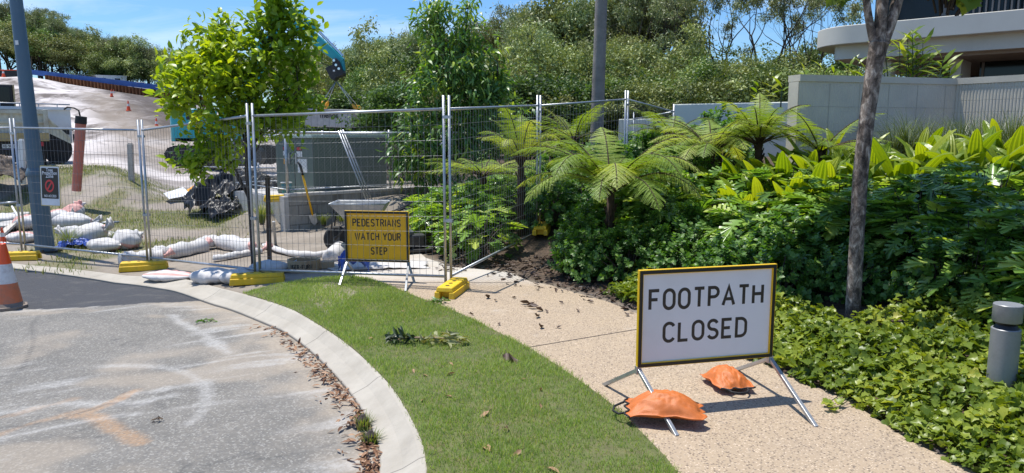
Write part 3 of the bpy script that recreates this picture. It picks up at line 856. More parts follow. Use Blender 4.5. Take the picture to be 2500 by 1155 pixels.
# ------------------------------------------------------------------ lettering drawn with strokes of even width
def arcp(cx, cy, rx, ry, a0, a1, n=10):
    return [(cx + rx * math.cos(R(a0 + (a1 - a0) * k / n)), cy + ry * math.sin(R(a0 + (a1 - a0) * k / n))) for k in range(n + 1)]
W_ = .56
GL = {
 'F': (.5, [[(0, 0), (0, 1), (.5, 1)], [(0, .52), (.42, .52)]]),
 'E': (.5, [[(.5, 0), (0, 0), (0, 1), (.5, 1)], [(0, .52), (.42, .52)]]),
 'L': (.48, [[(0, 1), (0, 0), (.48, 0)]]),
 'T': (.56, [[(0, 1), (.56, 1)], [(.28, 1), (.28, 0)]]),
 'H': (.54, [[(0, 0), (0, 1)], [(.54, 0), (.54, 1)], [(0, .52), (.54, .52)]]),
 'I': (.0, [[(0, 0), (0, 1)]]),
 'A': (.64, [[(0, 0), (.32, 1), (.64, 0)], [(.11, .33), (.53, .33)]]),
 'N': (.54, [[(0, 0), (0, 1), (.54, 0), (.54, 1)]]),
 'W': (.84, [[(0, 1), (.21, 0), (.42, .9), (.63, 0), (.84, 1)]]),
 'Y': (.6, [[(0, 1), (.3, .45), (.6, 1)], [(.3, .45), (.3, 0)]]),
 'O': (.56, [arcp(.28, .70, .28, .30, 0, 180, 12) + arcp(.28, .30, .28, .30, 180, 360, 12) + [(.56, .70)]]),
 'C': (.54, [arcp(.28, .70, .28, .30, 25, 180, 12) + arcp(.28, .30, .28, .30, 180, 335, 12)]),
 'U': (.54, [[(0, 1)] + arcp(.27, .28, .27, .28, 180, 360, 14) + [(.54, 1)]]),
 'D': (.54, [[(0, 0), (0, 1), (.24, 1)] + arcp(.24, .70, .30, .30, 90, 0, 8) + arcp(.24, .30, .30, .30, 0, -90, 8) + [(0, 0)]]),
 'P': (.52, [[(0, 0), (0, 1), (.27, 1)] + arcp(.27, .745, .25, .255, 90, -90, 12) + [(0, .49)]]),
 'R': (.54, [[(0, 0), (0, 1), (.27, 1)] + arcp(.27, .755, .25, .245, 90, -90, 12) + [(0, .51)], [(.27, .51), (.54, 0)]]),
 'S': (.52, [arcp(.26, .745, .25, .255, 20, 270, 14)[:-1] + arcp(.26, .245, .26, .245, 90, -160, 14)]),
 'G': (.54, [arcp(.28, .70, .28, .30, 25, 180, 12) + arcp(.28, .30, .28, .30, 180, 350, 12) + [(.55, .48), (.30, .48)]]),
 '-': (.34, [[(0, .5), (.34, .5)]]),
 'Z': (.5, [[(0, 1), (.5, 1), (0, 0), (.5, 0)]]),
 'X': (.56, [[(0, 0), (.56, 1)], [(0, 1), (.56, 0)]]),
 'Q': (.56, [arcp(.28, .70, .28, .30, 0, 180, 12) + arcp(.28, .30, .28, .30, 180, 360, 12) + [(.56, .70)], [(.34, .25), (.6, -.06)]]),
 '9': (.5, [arcp(.25, .74, .25, .26, 0, 360, 16)[:-1] + [(.5, .74)] + arcp(.25, .30, .25, .30, 0, -140, 10)]),
 '6': (.5, [arcp(.25, .70, .25, .30, 40, 180, 10) + arcp(.25, .26, .25, .26, 180, 530, 18)]),
}
def ribbon(pts, w, z):
    P = [Vector((p[0], p[1])) for p in pts]
    Q = [P[0]]
    for p in P[1:]:
        if (p - Q[-1]).length > 1e-5: Q.append(p)
    P = Q; n = len(P)
    closed = (P[0] - P[-1]).length < 1e-4
    V = []; F = []
    for i in range(n):
        if closed and i in (0, n - 1): a, b_ = P[n - 2], P[1]
        else: a, b_ = P[max(i - 1, 0)], P[min(i + 1, n - 1)]
        d0 = (P[i] - a).normalized() if (P[i] - a).length > 1e-6 else (b_ - P[i]).normalized()
        d1_ = (b_ - P[i]).normalized() if (b_ - P[i]).length > 1e-6 else d0
        n0 = Vector((-d0.y, d0.x)); n1_ = Vector((-d1_.y, d1_.x))
        mv = (n0 + n1_)
        if mv.length < 1e-4: mv = n0.copy()
        mv.normalize()
        k = min(1 / max(mv.dot(n0), .2), 2.2)
        for s in (1, -1):
            q = P[i] + mv * (s * w / 2 * k)
            V.append((q.x, q.y, z))
    for i in range(n - 1): F.append((2 * i, 2 * i + 1, 2 * i + 3, 2 * i + 2))
    return V, F
def lettering(txt, height, width, M4, mt, name, parent, stroke=.15):
    """txt set from x=0 to width, caps `height` tall in the local xy plane of M4"""
    adv = 0; gl_ = []
    gap = .30
    for ch in txt:
        if ch == ' ': adv += .55; continue
        w, st = GL[ch]
        gl_.append((adv, st)); adv += w + gap
    tot = adv - gap + stroke
    kx = width / tot
    mb = MB(); zi = 0
    for a, st in gl_:
        for s in st:
            zi += 1
            pts = [((a + x + stroke / 2) * kx, (stroke / 2 + y * (1 - stroke)) * height) for x, y in s]
            V, F = ribbon(pts, stroke * height, .0003 * (zi % 3))
            mb.add([M4 @ Vector(v) for v in V], F)
    return mb.build(name, mt, parent)
def text_mesh(txt, size, M4, mt, name, parent, align='CENTER'):
    cu = bpy.data.curves.new("lettering", 'FONT'); cu.body = txt; cu.size = size; cu.align_x = align; cu.fill_mode = 'FRONT'; cu.offset = size * .018
    to = bpy.data.objects.new("lettering", cu); COL.objects.link(to)
    dg = bpy.context.evaluated_depsgraph_get(); dg.update()
    me = bpy.data.meshes.new_from_object(to.evaluated_get(dg))
    bpy.data.objects.remove(to); bpy.data.curves.remove(cu)
    me.transform(M4); me.materials.clear(); me.materials.append(mt); me.name = name
    return link(name, me, parent)
def face_frame(origin, xdir, up=(0, 0, 1)):
    x = Vector(xdir).normalized(); y = Vector(up).normalized(); z = x.cross(y)
    m4 = Matrix((x, y, z)).transposed().to_4x4(); m4.translation = Vector(origin)
    return m4

# ------------------------------------------------------------------ box-edge road signs on swing stands
def a_frame_sign(name, label, BL, BR, height, face_mat, rows, feet, edge=.03, grid=False):
    """BL, BR: bottom corners; rows: (text, x0, x1, y0, y1) as shares of the sign face"""
    BL = Vector(BL); BR = Vector(BR); c = (BL + BR) / 2
    root = thing(name, label, "road sign", (c.x, c.y, 0))
    x = (BR - BL); w = Vector((x.x, x.y, 0)).length; xd = Vector((x.x, x.y, 0)).normalized()
    m4 = face_frame(Vector((BL.x - c.x, BL.y - c.y, BL.z)), xd)       # local: x along, y up, z to the viewer
    def P(a, b_, d): return m4 @ Vector((a, b_, d))
    def rect(mb, x0, x1, y0, y1, z0, z1):
        V = [P(*v) for v in ((x0, y0, z0), (x1, y0, z0), (x1, y1, z0), (x0, y1, z0), (x0, y0, z1), (x1, y0, z1), (x1, y1, z1), (x0, y1, z1))]
        mb.add(V, [(0, 3, 2, 1), (4, 5, 6, 7), (0, 1, 5, 4), (1, 2, 6, 5), (2, 3, 7, 6), (3, 0, 4, 7)])
    e = edge; h = height
    fr = MB()
    rect(fr, 0, w, h - e, h, -.028, 0); rect(fr, 0, w, 0, e, -.028, 0)
    rect(fr, 0, e, e, h - e, -.028, 0); rect(fr, w - e, w, e, h - e, -.028, 0)
    fo = fr.build("frame", M['sign_edge'], root, bevel=.002)
    bk = MB(); q = .0045
    rect(bk, q, w - q, h - e + q, h - q, .0003, .0022); rect(bk, q, w - q, q, e - q, .0003, .0022)
    rect(bk, q, e - q, e - q, h - e + q, .0003, .0022); rect(bk, w - e + q, w - q, e - q, h - e + q, .0003, .0022)
    bk.build("border", M['sign_black'], fo)
    fb = MB(); rect(fb, e - .002, w - e + .002, e - .002, h - e + .002, -.020, -.014)
    panel = fb.build("panel", face_mat, root)
    for txt, x0, x1, y0, y1 in rows:
        mm = m4 @ Matrix.Translation((x0 * w, y0 * h, -.0136))
        lettering(txt, (y1 - y0) * h, (x1 - x0) * w, mm, M['letter'], "lettering", panel)
    off = Vector((c.x, c.y, 0))
    for top, ft in feet:
        a = Vector(top) - off; b_ = Vector(ft) - off
        lg = MB(); lg.bar(a, b_, .024); lg.build("leg", M['galv'], root, bevel=.002)
    for s in (.012, w - .012): MB().box(P(s, -.016, -.014), (.034, .03, .05), math.atan2(xd.y, xd.x)).build("leg_bracket", M['galv'], root)
    return root
m, nd, lk, b = new_mat("white reflective sheeting")
tc = N(nd, "ShaderNodeTexCoord")
wv = N(nd, "ShaderNodeTexWave", Scale=62.0, bands_direction='Z'); lk.new(tc.outputs["Object"], wv.inputs["Vector"])
wx = N(nd, "ShaderNodeTexWave", Scale=62.0, bands_direction='X'); lk.new(tc.outputs["Object"], wx.inputs["Vector"])
mx = math_(nd, lk, 'MAXIMUM', nrange(nd, lk, wv.outputs["Fac"], .7, 1), nrange(nd, lk, wx.outputs["Fac"], .8, 1, 0, .6))
c = mixc(nd, lk, mx, (.80, .79, .80), (.70, .68, .68))
c = mixc(nd, lk, nrange(nd, lk, nz(nd, lk, 2.5, 6, .6), .5, .75, 0, .35), c, (.60, .58, .55))
lk.new(c, b.inputs["Base Color"]); b.inputs["Roughness"].default_value = .35
M['sheeting'] = m
zbot = D(1720, 887, 4.60).z; ztop_ = D(1725, 653, 4.60).z
sBL, sBR = D(1556, 890, 4.50), D(1886, 881, 4.74)
zm = (sBL.z + sBR.z) / 2; sBL.z = zm; sBR.z = zm
jl, jr = sBL + Vector((.012, .012, -.012)), sBR + Vector((-.012, .012, -.012))
SIGN = a_frame_sign("footpath_closed_sign", "white FOOTPATH CLOSED sign on galvanised legs weighted by orange sandbags", sBL, sBR, ztop_ - zbot, M['sheeting'],
    [("FOOTPATH", .075, .915, .575, .80), ("CLOSED", .18, .80, .235, .455)],
    [(jl, G(1653, 1066, .008)), (jl, G(1474, 940, .008)), (jr, G(1993, 1044, .008)), (jr, G(1797, 903, .008))])
yBL, yBR = D(844, 638, 8.72), D(999, 641, 8.60)
zm = (yBL.z + yBR.z) / 2; yBL.z = zm; yBR.z = zm
hy = D(915, 516, 8.66).z - D(920, 640, 8.66).z
jl, jr = yBL + Vector((.012, .012, -.012)), yBR + Vector((-.012, .012, -.012))
a_frame_sign("watch_your_step_sign", "yellow PEDESTRIANS WATCH YOUR STEP sign standing behind the mesh fence", yBL, yBR, hy, M['sign_yellow'],
    [("PEDESTRIANS", .12, .875, .69, .845), ("WATCH YOUR", .15, .875, .42, .575), ("STEP", .40, .655, .135, .29)],
    [(jl, G(829, 697, .02)), (jl, G(866, 668, .0)), (jr, G(990, 712, .015)), (jr, G(1013, 694, .0))], edge=.034)

# ------------------------------------------------------------------ orange sandbags
def pillow(L, Wd, H, seed, mt, name, parent, bend=0.0, flat=.30, n=44, wr=.012, twist=0.0, sag=None):
    u = np.linspace(-1, 1, n); v = np.linspace(-1, 1, n)
    UU, VV = np.meshgrid(u, v)
    ue, ve = np.clip(np.abs(UU) / .93, 0, 1), np.clip(np.abs(VV) / .92, 0, 1)
    prof = np.clip(1 - ue ** 2.4, 0, 1) ** .72 * np.clip(1 - ve ** 2.2, 0, 1) ** .70
    wrk = (fbm(UU * 3 + seed, VV * 5 + seed, seed) - .5) * wr * 2 + (np.abs(fbm(UU * 2.2 + VV * 3 + seed, VV * 2 - UU * 2, seed + 5) - .5)) * -wr * 5 + (np.abs(fbm(UU * 7 + seed, VV * 4, seed + 8) - .5)) * -wr * 2.2
    pin = 1 - .16 * np.abs(VV) * (1 - UU ** 2) * 0 - .10 * np.abs(UU) ** 3 * (1 - VV ** 2)
    X = UU * L / 2 * (1 - .07 * np.cos(VV * 9 + seed) * np.abs(UU) ** 6); Y = VV * Wd / 2 * pin * (1 + .05 * np.sin(UU * 7 + seed))
    top = H * prof + wrk * np.sqrt(prof + 1e-6) * 1.4
    bot = -H * .18 * prof
    mid = H * .18 * (1 + 1.1 * (fbm(UU * 2 + 9, VV * 2 + seed, seed + 2) - .5)) * np.maximum(np.abs(UU), np.abs(VV)) ** 4
    zt_ = top + mid; zb_ = bot + mid - .003
    if bend: 
        zt_ = zt_ + bend * (1 - UU ** 2); zb_ = zb_ + bend * (1 - UU ** 2)
    if sag is not None:
        zt_ = zt_ + sag(UU, VV); zb_ = zb_ + sag(UU, VV)
    V = np.concatenate([np.stack([X, Y, zt_], -1).reshape(-1, 3), np.stack([X, Y, zb_], -1).reshape(-1, 3)])
    idx = np.arange(n * n).reshape(n, n)
    q = np.stack([idx[:-1, :-1], idx[:-1, 1:], idx[1:, 1:], idx[1:, :-1]], -1).reshape(-1, 4)
    rim = list(idx[0, :]) + list(idx[1:, -1]) + list(idx[-1, ::-1][1:]) + list(idx[::-1, 0][1:-1])
    rq = np.array([(rim[k], rim[k] + n * n, rim[(k + 1) % len(rim)] + n * n, rim[(k + 1) % len(rim)]) for k in range(len(rim))])
    return link(name, mesh_np(name, V, [q, q[:, ::-1] + n * n, rq], mt, True), parent), V[:n * n].reshape(n, n, 3)
def sandbag(label, loc, rz, L, Wd, H, seed, bend, strap_side):
    t = thing("sandbag", label, "sandbag", loc, rz, "orange sandbags on the sign legs")
    o, grid = pillow(L, Wd, H, seed, M['orange_cloth'], "cover", t, bend, wr=.007)
    col = -1 if strap_side > 0 else 0
    e = grid[:, col, :]
    MB().tube([tuple(p) for p in e[::3]], .006, 6).build("edge_binding", M['black_cloth'], t, smooth=True)
    a, b_ = Vector(e[8]), Vector(e[-9])
    s = 1 if strap_side > 0 else -1
    pts = [a, a + Vector((.035 * s, .01, -.015)), (a * .7 + b_ * .3) + Vector((.07 * s, 0, -.02)), (a * .3 + b_ * .7) + Vector((.065 * s, 0, -.02)), b_ + Vector((.03 * s, -.01, -.01)), b_]
    pts = [Vector((p.x, p.y, max(p.z, .012))) for p in pts]
    MB().tube(pts, .007, 6).build("handle", M['black_cloth'], t, smooth=True)
    return t
sandbag("plump orange sandbag slumped over the front left leg, black strap towards the grass", G(1622, 1008, .055), R(-8), .46, .31, .125, 3, .02, -1)
sandbag("smaller orange sandbag folded over the rear leg, in the sign's shade by the plants", G(1773, 935, .035), R(100), .34, .26, .115, 11, .01, -1)

# ------------------------------------------------------------------ traffic cones
def cone(name, label, loc, H=.72, detailed=True, group=None, rz=0.2):
    t = thing(name, label, "traffic cone", loc, rz, group)
    s = H / .72
    bz = MB()
    bz.prism([(.19 * s * math.cos(a) * k, .19 * s * math.sin(a) * k) for a, k in [(R(q * 45), 1.0 if q % 2 else 1.0) for q in range(8)]], 0, .035 * s)
    bz.lathe([(.155 * s, .035 * s), (.135 * s, .07 * s)], 24, caps=False)
    bz.build("base", M['cone_base'] if detailed else M['cone_orange'], t, bevel=.006 if detailed else 0)
    r = lambda z: (.135 - (z - .07) / .65 * .105) * s
    def seg(z0, z1, mt, nm, add=0.0):
        MB().lathe([(r(z0) + add, z0 * s), (r(z1) + add, z1 * s)] if nm != "tip" else [(r(z0), z0 * s), (r(z1), z1 * s), (r(z1) * .75, z1 * s + .006 * s)], 28, caps=(nm == "tip")).build(nm, mt, t, smooth=(nm != "tip"), auto=None if nm != "tip" else 40)
    if detailed:
        seg(.07, .285, M['cone_red'], "lower_sleeve"); seg(.285, .50, M['cone_white'], "white_band"); seg(.50, .72, M['cone_orange'], "tip")
    else:
        seg(.07, .33, M['cone_orange'], "body"); seg(.33, .50, M['cone_white'], "white_band"); seg(.50, .72, M['cone_orange'], "tip")
    return t
cone("traffic_cone", "dirty orange and white traffic cone at the left edge of the asphalt", GR(22, 752), .76)
cone("traffic_cone", "small bright orange cone in the grass behind the first fence panel", GP(8, 596), .30, False)
for (px, py, Y, lab, h) in [(279, 243, 118, "tiny orange cone highest up the haul track, just below the sheet piles", 1.0), (275, 265, 104, "orange cone at the bend of the haul track, second from the top", 1.0),
        (316, 297, 76, "orange cone at the lower tip of the white sand patch", 1.05), (384, 331, 54, "orange cone low on the slope right of the paired fence posts", .8), (9, 190, 122, "orange cone standing beside the sand pile at the far left", 1.3), (64, 220, 110, "orange cone on the white sand right beside the lamp pole", .9)]:
    p = D(px, py, Y); 
    for k in range(14):
        z = float(T(p.x, p.y)); q = G(px, py, z) if z < CAM_H - .2 or z > CAM_H + .2 else None
        break
    p.z = float(T(p.x, p.y)) - .03
    cone("traffic_cone", lab, p, h, False, "cones along the haul track")

# ------------------------------------------------------------------ temporary fence panels and their feet
PB = [D(58, 610, 11.7), D(366, 643, 10.7), D(628, 676, 8.95), D(1097, 694, 8.25), D(1313, 580, 10.9), D(1525, 515, 12.6), D(1641, 470, 14.8), D(1541, 480, 16.8)]
PT = [D(44, 312, 11.7), D(345, 318, 10.7), D(613, 283, 8.95), D(1078, 266, 8.25), D(1290, 258, 10.9), D(1519, 243, 12.6), D(1641, 273, 14.8), D(1541, 291, 16.8)]
RAIL = []
for a, b_ in zip(PB, PT):
    RAIL.append(b_.z)
for a, b_ in zip(PB, PT): b_.x = a.x; b_.y = a.y
BASEZ = [p.z for p in PB]
BASEZ[5] = RAIL[5] - 1.93; BASEZ[6] = RAIL[6] - 1.93; BASEZ[7] = RAIL[7] - 1.93
def fence_panel(label, A, B, az, bz, ar, br, off=.0, leaf=True):
    """a welded mesh panel on two posts from A to B; az, bz: post bottoms; ar, br: height of the top rail"""
    A = Vector((A.x, A.y, 0)); B = Vector((B.x, B.y, 0))
    d = (B - A).normalized(); A = A + d * .045; B = B - d * .045
    c = (A + B) / 2
    t = thing("temporary_fence_panel", label, "fence panel", (c.x, c.y, 0), 0, "temporary fence panels round the site")
    A = A - c; B = B - c
    for P0, z0, z1 in ((A, az, ar), (B, bz, br)):
        MB().tube([P0 + Vector((0, 0, z0 - .06)), P0 + Vector((0, 0, z1 + .15))], .0165, 10).build("post", M['galv'], t, smooth=True, auto=None)
    def at(s, k):      # s along, k = share of the height
        p = A.lerp(B, s); z0 = az + (bz - az) * s; z1 = ar + (br - ar) * s
        return p + Vector((0, 0, z0 + (z1 - z0) * k))
    lo = .045
    MB().tube([at(0, 1), at(1, 1)], .0165, 10).build("top_rail", M['galv'], t, smooth=True)
    MB().tube([at(0, lo), at(1, lo)], .0165, 10).build("bottom_rail", M['galv'], t, smooth=True)
    w = MB(); L = (B - A).length; n = int(L / .077)
    for k in range(1, n):
        s = k / n; w.tube([at(s, lo), at(s, 1)], .0019, 4, False)
    for k in range(1, 11):
        w.tube([at(0, lo + (1 - lo) * k / 11.0) + Vector((0, -.004, 0)), at(1, lo + (1 - lo) * k / 11.0) + Vector((0, -.004, 0))], .0017, 4, False)
    w.build("wire_mesh", M['wire'], t)
    for k_, sx in ((.37, .11), (.955, .10)): MB().box(at(1, k_) + d * .045, (sx, .048, .033), math.atan2(d.y, d.x)).build("clamp", M['galv'], t)
    return t
A0 = PB[0] + (PB[0] - PB[1]).normalized() * 2.5
fl = ["mesh fence panel running out of frame at far left beside the lamp pole", "mesh fence panel carrying the tree protection notice by the lamp pole", "mesh fence panel behind the heaped white sandbags and sediment logs, left of the young tree",
      "mesh fence panel in front of the yellow pedestrians sign", "mesh fence panel slanting back across the footpath to the fern bed", "mesh fence panel behind the arching tree fern", "mesh fence panel end-on before the low white wall", "short rear mesh fence panel seen against the lower white wall"]
fence_panel(fl[0], A0, PB[0], BASEZ[0] - .02, BASEZ[0], RAIL[0] - .02, RAIL[0])
for k in range(7): fence_panel(fl[k + 1], PB[k], PB[k + 1], BASEZ[k], BASEZ[k + 1], RAIL[k], RAIL[k + 1])
def fence_foot(label, loc, rz, h=.13):
    t = thing("fence_foot", label, "fence foot", loc, rz, "yellow fence feet")
    mb = MB()
    L, Wt, Wb, Lt = .66, .17, .235, .60
    # a ribbed block: sloped sides, a notch cut through below each end
    prof = [(-L / 2, 0), (-L / 2 + .02, 0), (-L / 2 + .055, .0), (L / 2 - .055, 0), (L / 2, 0), (Lt / 2, h), (-Lt / 2, h)]
    def body(x0, x1, z0, z1, nm=None):
        k0, k1 = z0 / h, z1 / h
        wy0, wy1 = (Wb + (Wt - Wb) * k0) / 2, (Wb + (Wt - Wb) * k1) / 2
        sx0 = (L - (L - Lt) * k0) / L; sx1 = (L - (L - Lt) * k1) / L
        V = [(x0 * sx0, -wy0, z0), (x1 * sx0, -wy0, z0), (x1 * sx0, wy0, z0), (x0 * sx0, wy0, z0), (x0 * sx1, -wy1, z1), (x1 * sx1, -wy1, z1), (x1 * sx1, wy1, z1), (x0 * sx1, wy1, z1)]
        mb.add(V, [(0, 3, 2, 1), (4, 5, 6, 7), (0, 1, 5, 4), (1, 2, 6, 5), (2, 3, 7, 6), (3, 0, 4, 7)])
    body(-L / 2, L / 2, h * .62, h)
    for s in (-1, 1):
        y0 = s * (Wb / 2 - .04)
        mb.box((0, y0 + s * .004, h * .31), (L - .015, .062, h * .62), taper=.97)
    mb.box((0, 0, h * .31), (L - .20, .12, h * .61))
    mb.build("block", M['yellow_plastic'], t, bevel=.010)
    for x in (-.19, -.065, .065, .19): MB().lathe([(.024, h), (.024, h + .002)], 12, (x, 0, 0)).build("post_socket", M['sign_black'], t)
    return t
def ftloc(i, dz=-.115):
    return Vector((PB[i].x, PB[i].y, float(T(PB[i].x, PB[i].y)) + .004))
fence_foot("yellow fence foot beside the blue lamp pole behind the orange cone", ftloc(0) + Vector((.05, -.25, 0)), R(14))
fence_foot("yellow fence foot on the kerb beside the flat striped sandbag", ftloc(1) + Vector((-.03, -.12, 0)), R(20))
fence_foot("yellow fence foot where kerb and lawn meet, under the young tree's fence post", ftloc(2) + Vector((.03, -.07, .0)), R(14))
fence_foot("yellow fence foot end-on at the meeting of lawn and footpath", ftloc(3) + Vector((.06, -.28, 0)), R(78))
fence_foot("weathered yellow fence foot among dead leaves under the tree fern", ftloc(4) + Vector((.06, -.10, 0)), R(82))
fence_foot("yellow fence foot hidden low in shrubs below the low white wall", ftloc(5), R(10))

# ------------------------------------------------------------------ notice hung on the fence
NL, NR = D(92, 404, 11.45), D(140, 411, 11.30)
NB_, _n = D(92, 502, 11.45), 0
x = Vector((NR.x - NL.x, NR.y - NL.y, 0)); w = x.length; hgt = NL.z - NB_.z
t = thing("tree_protection_notice", "Tree Protection Zone NO ACCESS notice cable-tied to the fence by the lamp pole", "notice", (NL.x, NL.y, NB_.z))
m4 = face_frame((0, 0, 0), x, (0.05, 0, 1))
def flat(poly, z, mt, nm, par, thick=.002):
    mb = MB(); mb.prism(poly, z - thick, z); 
    mb.V = [tuple(m4 @ Vector(v)) for v in mb.V]
    return mb.build(nm, mt, par)
def rr(x0, x1, y0, y1, r=.012):
    P = []
    for cx_, cy_, a0 in ((x1 - r, y0 + r, -90), (x1 - r, y1 - r, 0), (x0 + r, y1 - r, 90), (x0 + r, y0 + r, 180)): P += arcp(cx_, cy_, r, r, a0, a0 + 90, 4)
    return P
bd_ = flat(rr(0, w, 0, hgt), 0, mat('pale yellow notice edge', (.62, .50, .20), .5), "board", t, .006)
flat(rr(.012, w - .012, .012, hgt - .014), .0012, mat('white notice face', (.74, .75, .77), .45), "face", bd_, .001)
flat(rr(.030, w - .030, .185 * hgt, hgt - .035), .0026, M['sign_black'], "black_field", bd_, .001)
wl_ = mat('white lettering', (.80, .80, .80), .5)
for k, s in enumerate(("Tree", "Protection", "Zone")):
    text_mesh(s, .076, m4 @ Matrix.Translation((w * .5, hgt * (.855 - .075 * k), .0040)), wl_, "lettering", bd_)
text_mesh("NO ACCESS", .050, m4 @ Matrix.Translation((w * .5, hgt * .225, .0040)), wl_, "lettering", bd_)
ring = MB(); cx_, cy_, ro, ri = w * .48, hgt * .50, .098, .070
for k in range(40):
    a0, a1 = 2 * math.pi * k / 40, 2 * math.pi * (k + 1) / 40
    ring.add([m4 @ Vector((cx_ + r_ * math.cos(a), cy_ + r_ * math.sin(a), .0040)) for r_, a in ((ri, a0), (ro, a0), (ro, a1), (ri, a1))], [(0, 1, 2, 3)])
a = R(50); dx, dy = math.cos(a), math.sin(a)
ring.add([m4 @ Vector((cx_ + dx * s * ri - dy * q * .015, cy_ + dy * s * ri + dx * q * .015, .0042)) for s, q in ((-1, -1), (1, -1), (1, 1), (-1, 1))], [(0, 1, 2, 3)])
ring.build("prohibition_sign", mat('notice red', (.72, .035, .04), .45), bd_)

# ------------------------------------------------------------------ lamp pole
lpb = GP(111, 614)
t = thing("lamp_pole", "tall slate blue tapered lamp pole on the verge behind the fence", "lamp pole", lpb, R(22), rot=(0, R(-1.6), R(0)))
MB().lathe([(.15, -.1), (.142, 1.30), (.128, 1.36)], 8).build("base_shroud", M['pole_blue'], t, bevel=.006)
MB().lathe([(.125, 1.36), (.108, 2.2), (.072, 7.2)], 24).build("shaft", M['pole_blue'], t, auto=40)
co = MB().lathe([(.155, 1.29), (.158, 1.33), (.135, 1.39), (.124, 1.42)], 24).build("collar", M['pole_blue'], t, auto=40)
MB().box((.0, -.105, 3.45), (.05, .01, .07)).build("number_tag", M['white_paint'], t)
ft = MB(); ft.lathe([(.24, -.06), (.24, .02)], 20)
for k in range(4): ft.lathe([(.02, .02), (.02, .05)], 8, (.2 * math.cos(k * 1.57 + .4), .2 * math.sin(k * 1.57 + .4), 0))
ft.build("base_plate", M['machine_black'], t)
hd = MB(); hd.tube([(0, 0, 7.2), (.1, -.1, 7.3), (.8, -.5, 7.4)], .035, 10); hd.box((1.0, -.6, 7.40), (.6, .25, .09), R(-30))
hd.build("lamp_head", M['pole_blue'], t)

# ------------------------------------------------------------------ bollard light
bb = GP(2440, 975)
t = thing("bollard_light", "silver grey cylindrical bollard light with black gap below its cap, in the ground cover", "bollard light", (bb.x, bb.y, bb.z - .06))
Hb = D(2462, 742, bb.y).z - bb.z + .06
rb = .080
MB().lathe([(rb, 0), (rb, Hb - .155), (rb - .004, Hb - .151)], 40).build("post", M['bollard'], t, auto=40)
MB().lathe([(rb * .86, Hb - .151), (rb * .70, Hb - .128), (rb * .86, Hb - .110)], 40).build("lamp_gap", M['sign_black'], t, auto=40)
MB().lathe([(rb - .003, Hb - .110), (rb, Hb - .106), (rb, Hb - .004), (rb - .004, Hb)], 40).build("cap", M['bollard'], t, auto=40)
# ------------------------------------------------------------------ white sandbags and sediment logs
def filled_bag(name, label, loc, rz, L, Wd, H, seed, mt=None, neck=True, group="white sandbags heaped behind the fence", tilt=0.0, stripe=None, cat="sandbag"):
    t = thing(name, label, cat, loc, 0, group, rot=(0, tilt, rz))
    rg = np.random.default_rng(seed)
    nu, nv = 34, 30
    us = np.linspace(0, 1, nu)
    prof = np.where(us < .82, np.clip(np.sin(np.clip(us / .86, 0, 1) * math.pi), 0, 1) ** .55, 0)
    prof = np.maximum(prof, .20 * (1 - np.clip((us - .80) / .04, 0, 1)) * (us > .7))
    if neck:
        nk = np.interp(us, [.78, .84, .90, 1.0], [0, .17, .30, .46]); prof = np.maximum(prof, np.where(us > .78, nk, 0))
    else:
        prof = np.clip(np.sin(us * math.pi), 0, 1) ** .5
    V = []
    for i, u in enumerate(us):
        for k in range(nv):
            a = 2 * math.pi * k / nv
            w = 1 + .30 * (float(vnoise(u * 5 + seed, math.cos(a) * 2 + seed, seed)) - .5) + .20 * (float(vnoise(u * 12, math.cos(a) * 4 + 9, seed + 1)) - .5)
            if neck and u > .80: w *= 1 + .22 * math.sin(a * 5 + seed) 
            y = math.cos(a) * Wd / 2 * prof[i] * w; z = math.sin(a) * H / 2 * prof[i] * w
            z = H * .42 + max(z, -H * .40)
            if neck and u > .84: z += (u - .84) * H * 1.2
            V.append(((u - .45) * L, y, z))
    F = []
    for i in range(nu - 1):
        for k in range(nv):
            k2 = (k + 1) % nv
            F.append((i * nv + k, i * nv + k2, (i + 1) * nv + k2, (i + 1) * nv + k))
    F.append(tuple(range(nv))[::-1]); F.append(tuple((nu - 1) * nv + k for k in range(nv)))
    m_ = mt or M['white_bag']
    o = MB().add(V, F).build("cover", m_, t, smooth=True)
    if neck:
        i = int(.83 * (nu - 1))
        MB().tube([tuple(np.array(V[i * nv + k]) * 1.0) for k in list(range(0, nv, 2)) + [0]], .008, 6).build("tie", M['pink_bag'], t, smooth=True)
    if stripe:
        o.data.materials.append(M['red_stripe'])
        for f in o.data.polygons:
            k = f.index % nv
            if len(f.vertices) == 4 and (k in stripe): f.material_index = 1
    return t
def gp(px, py, dz=0.0):
    p = GP(px, py); p.z += dz; return p
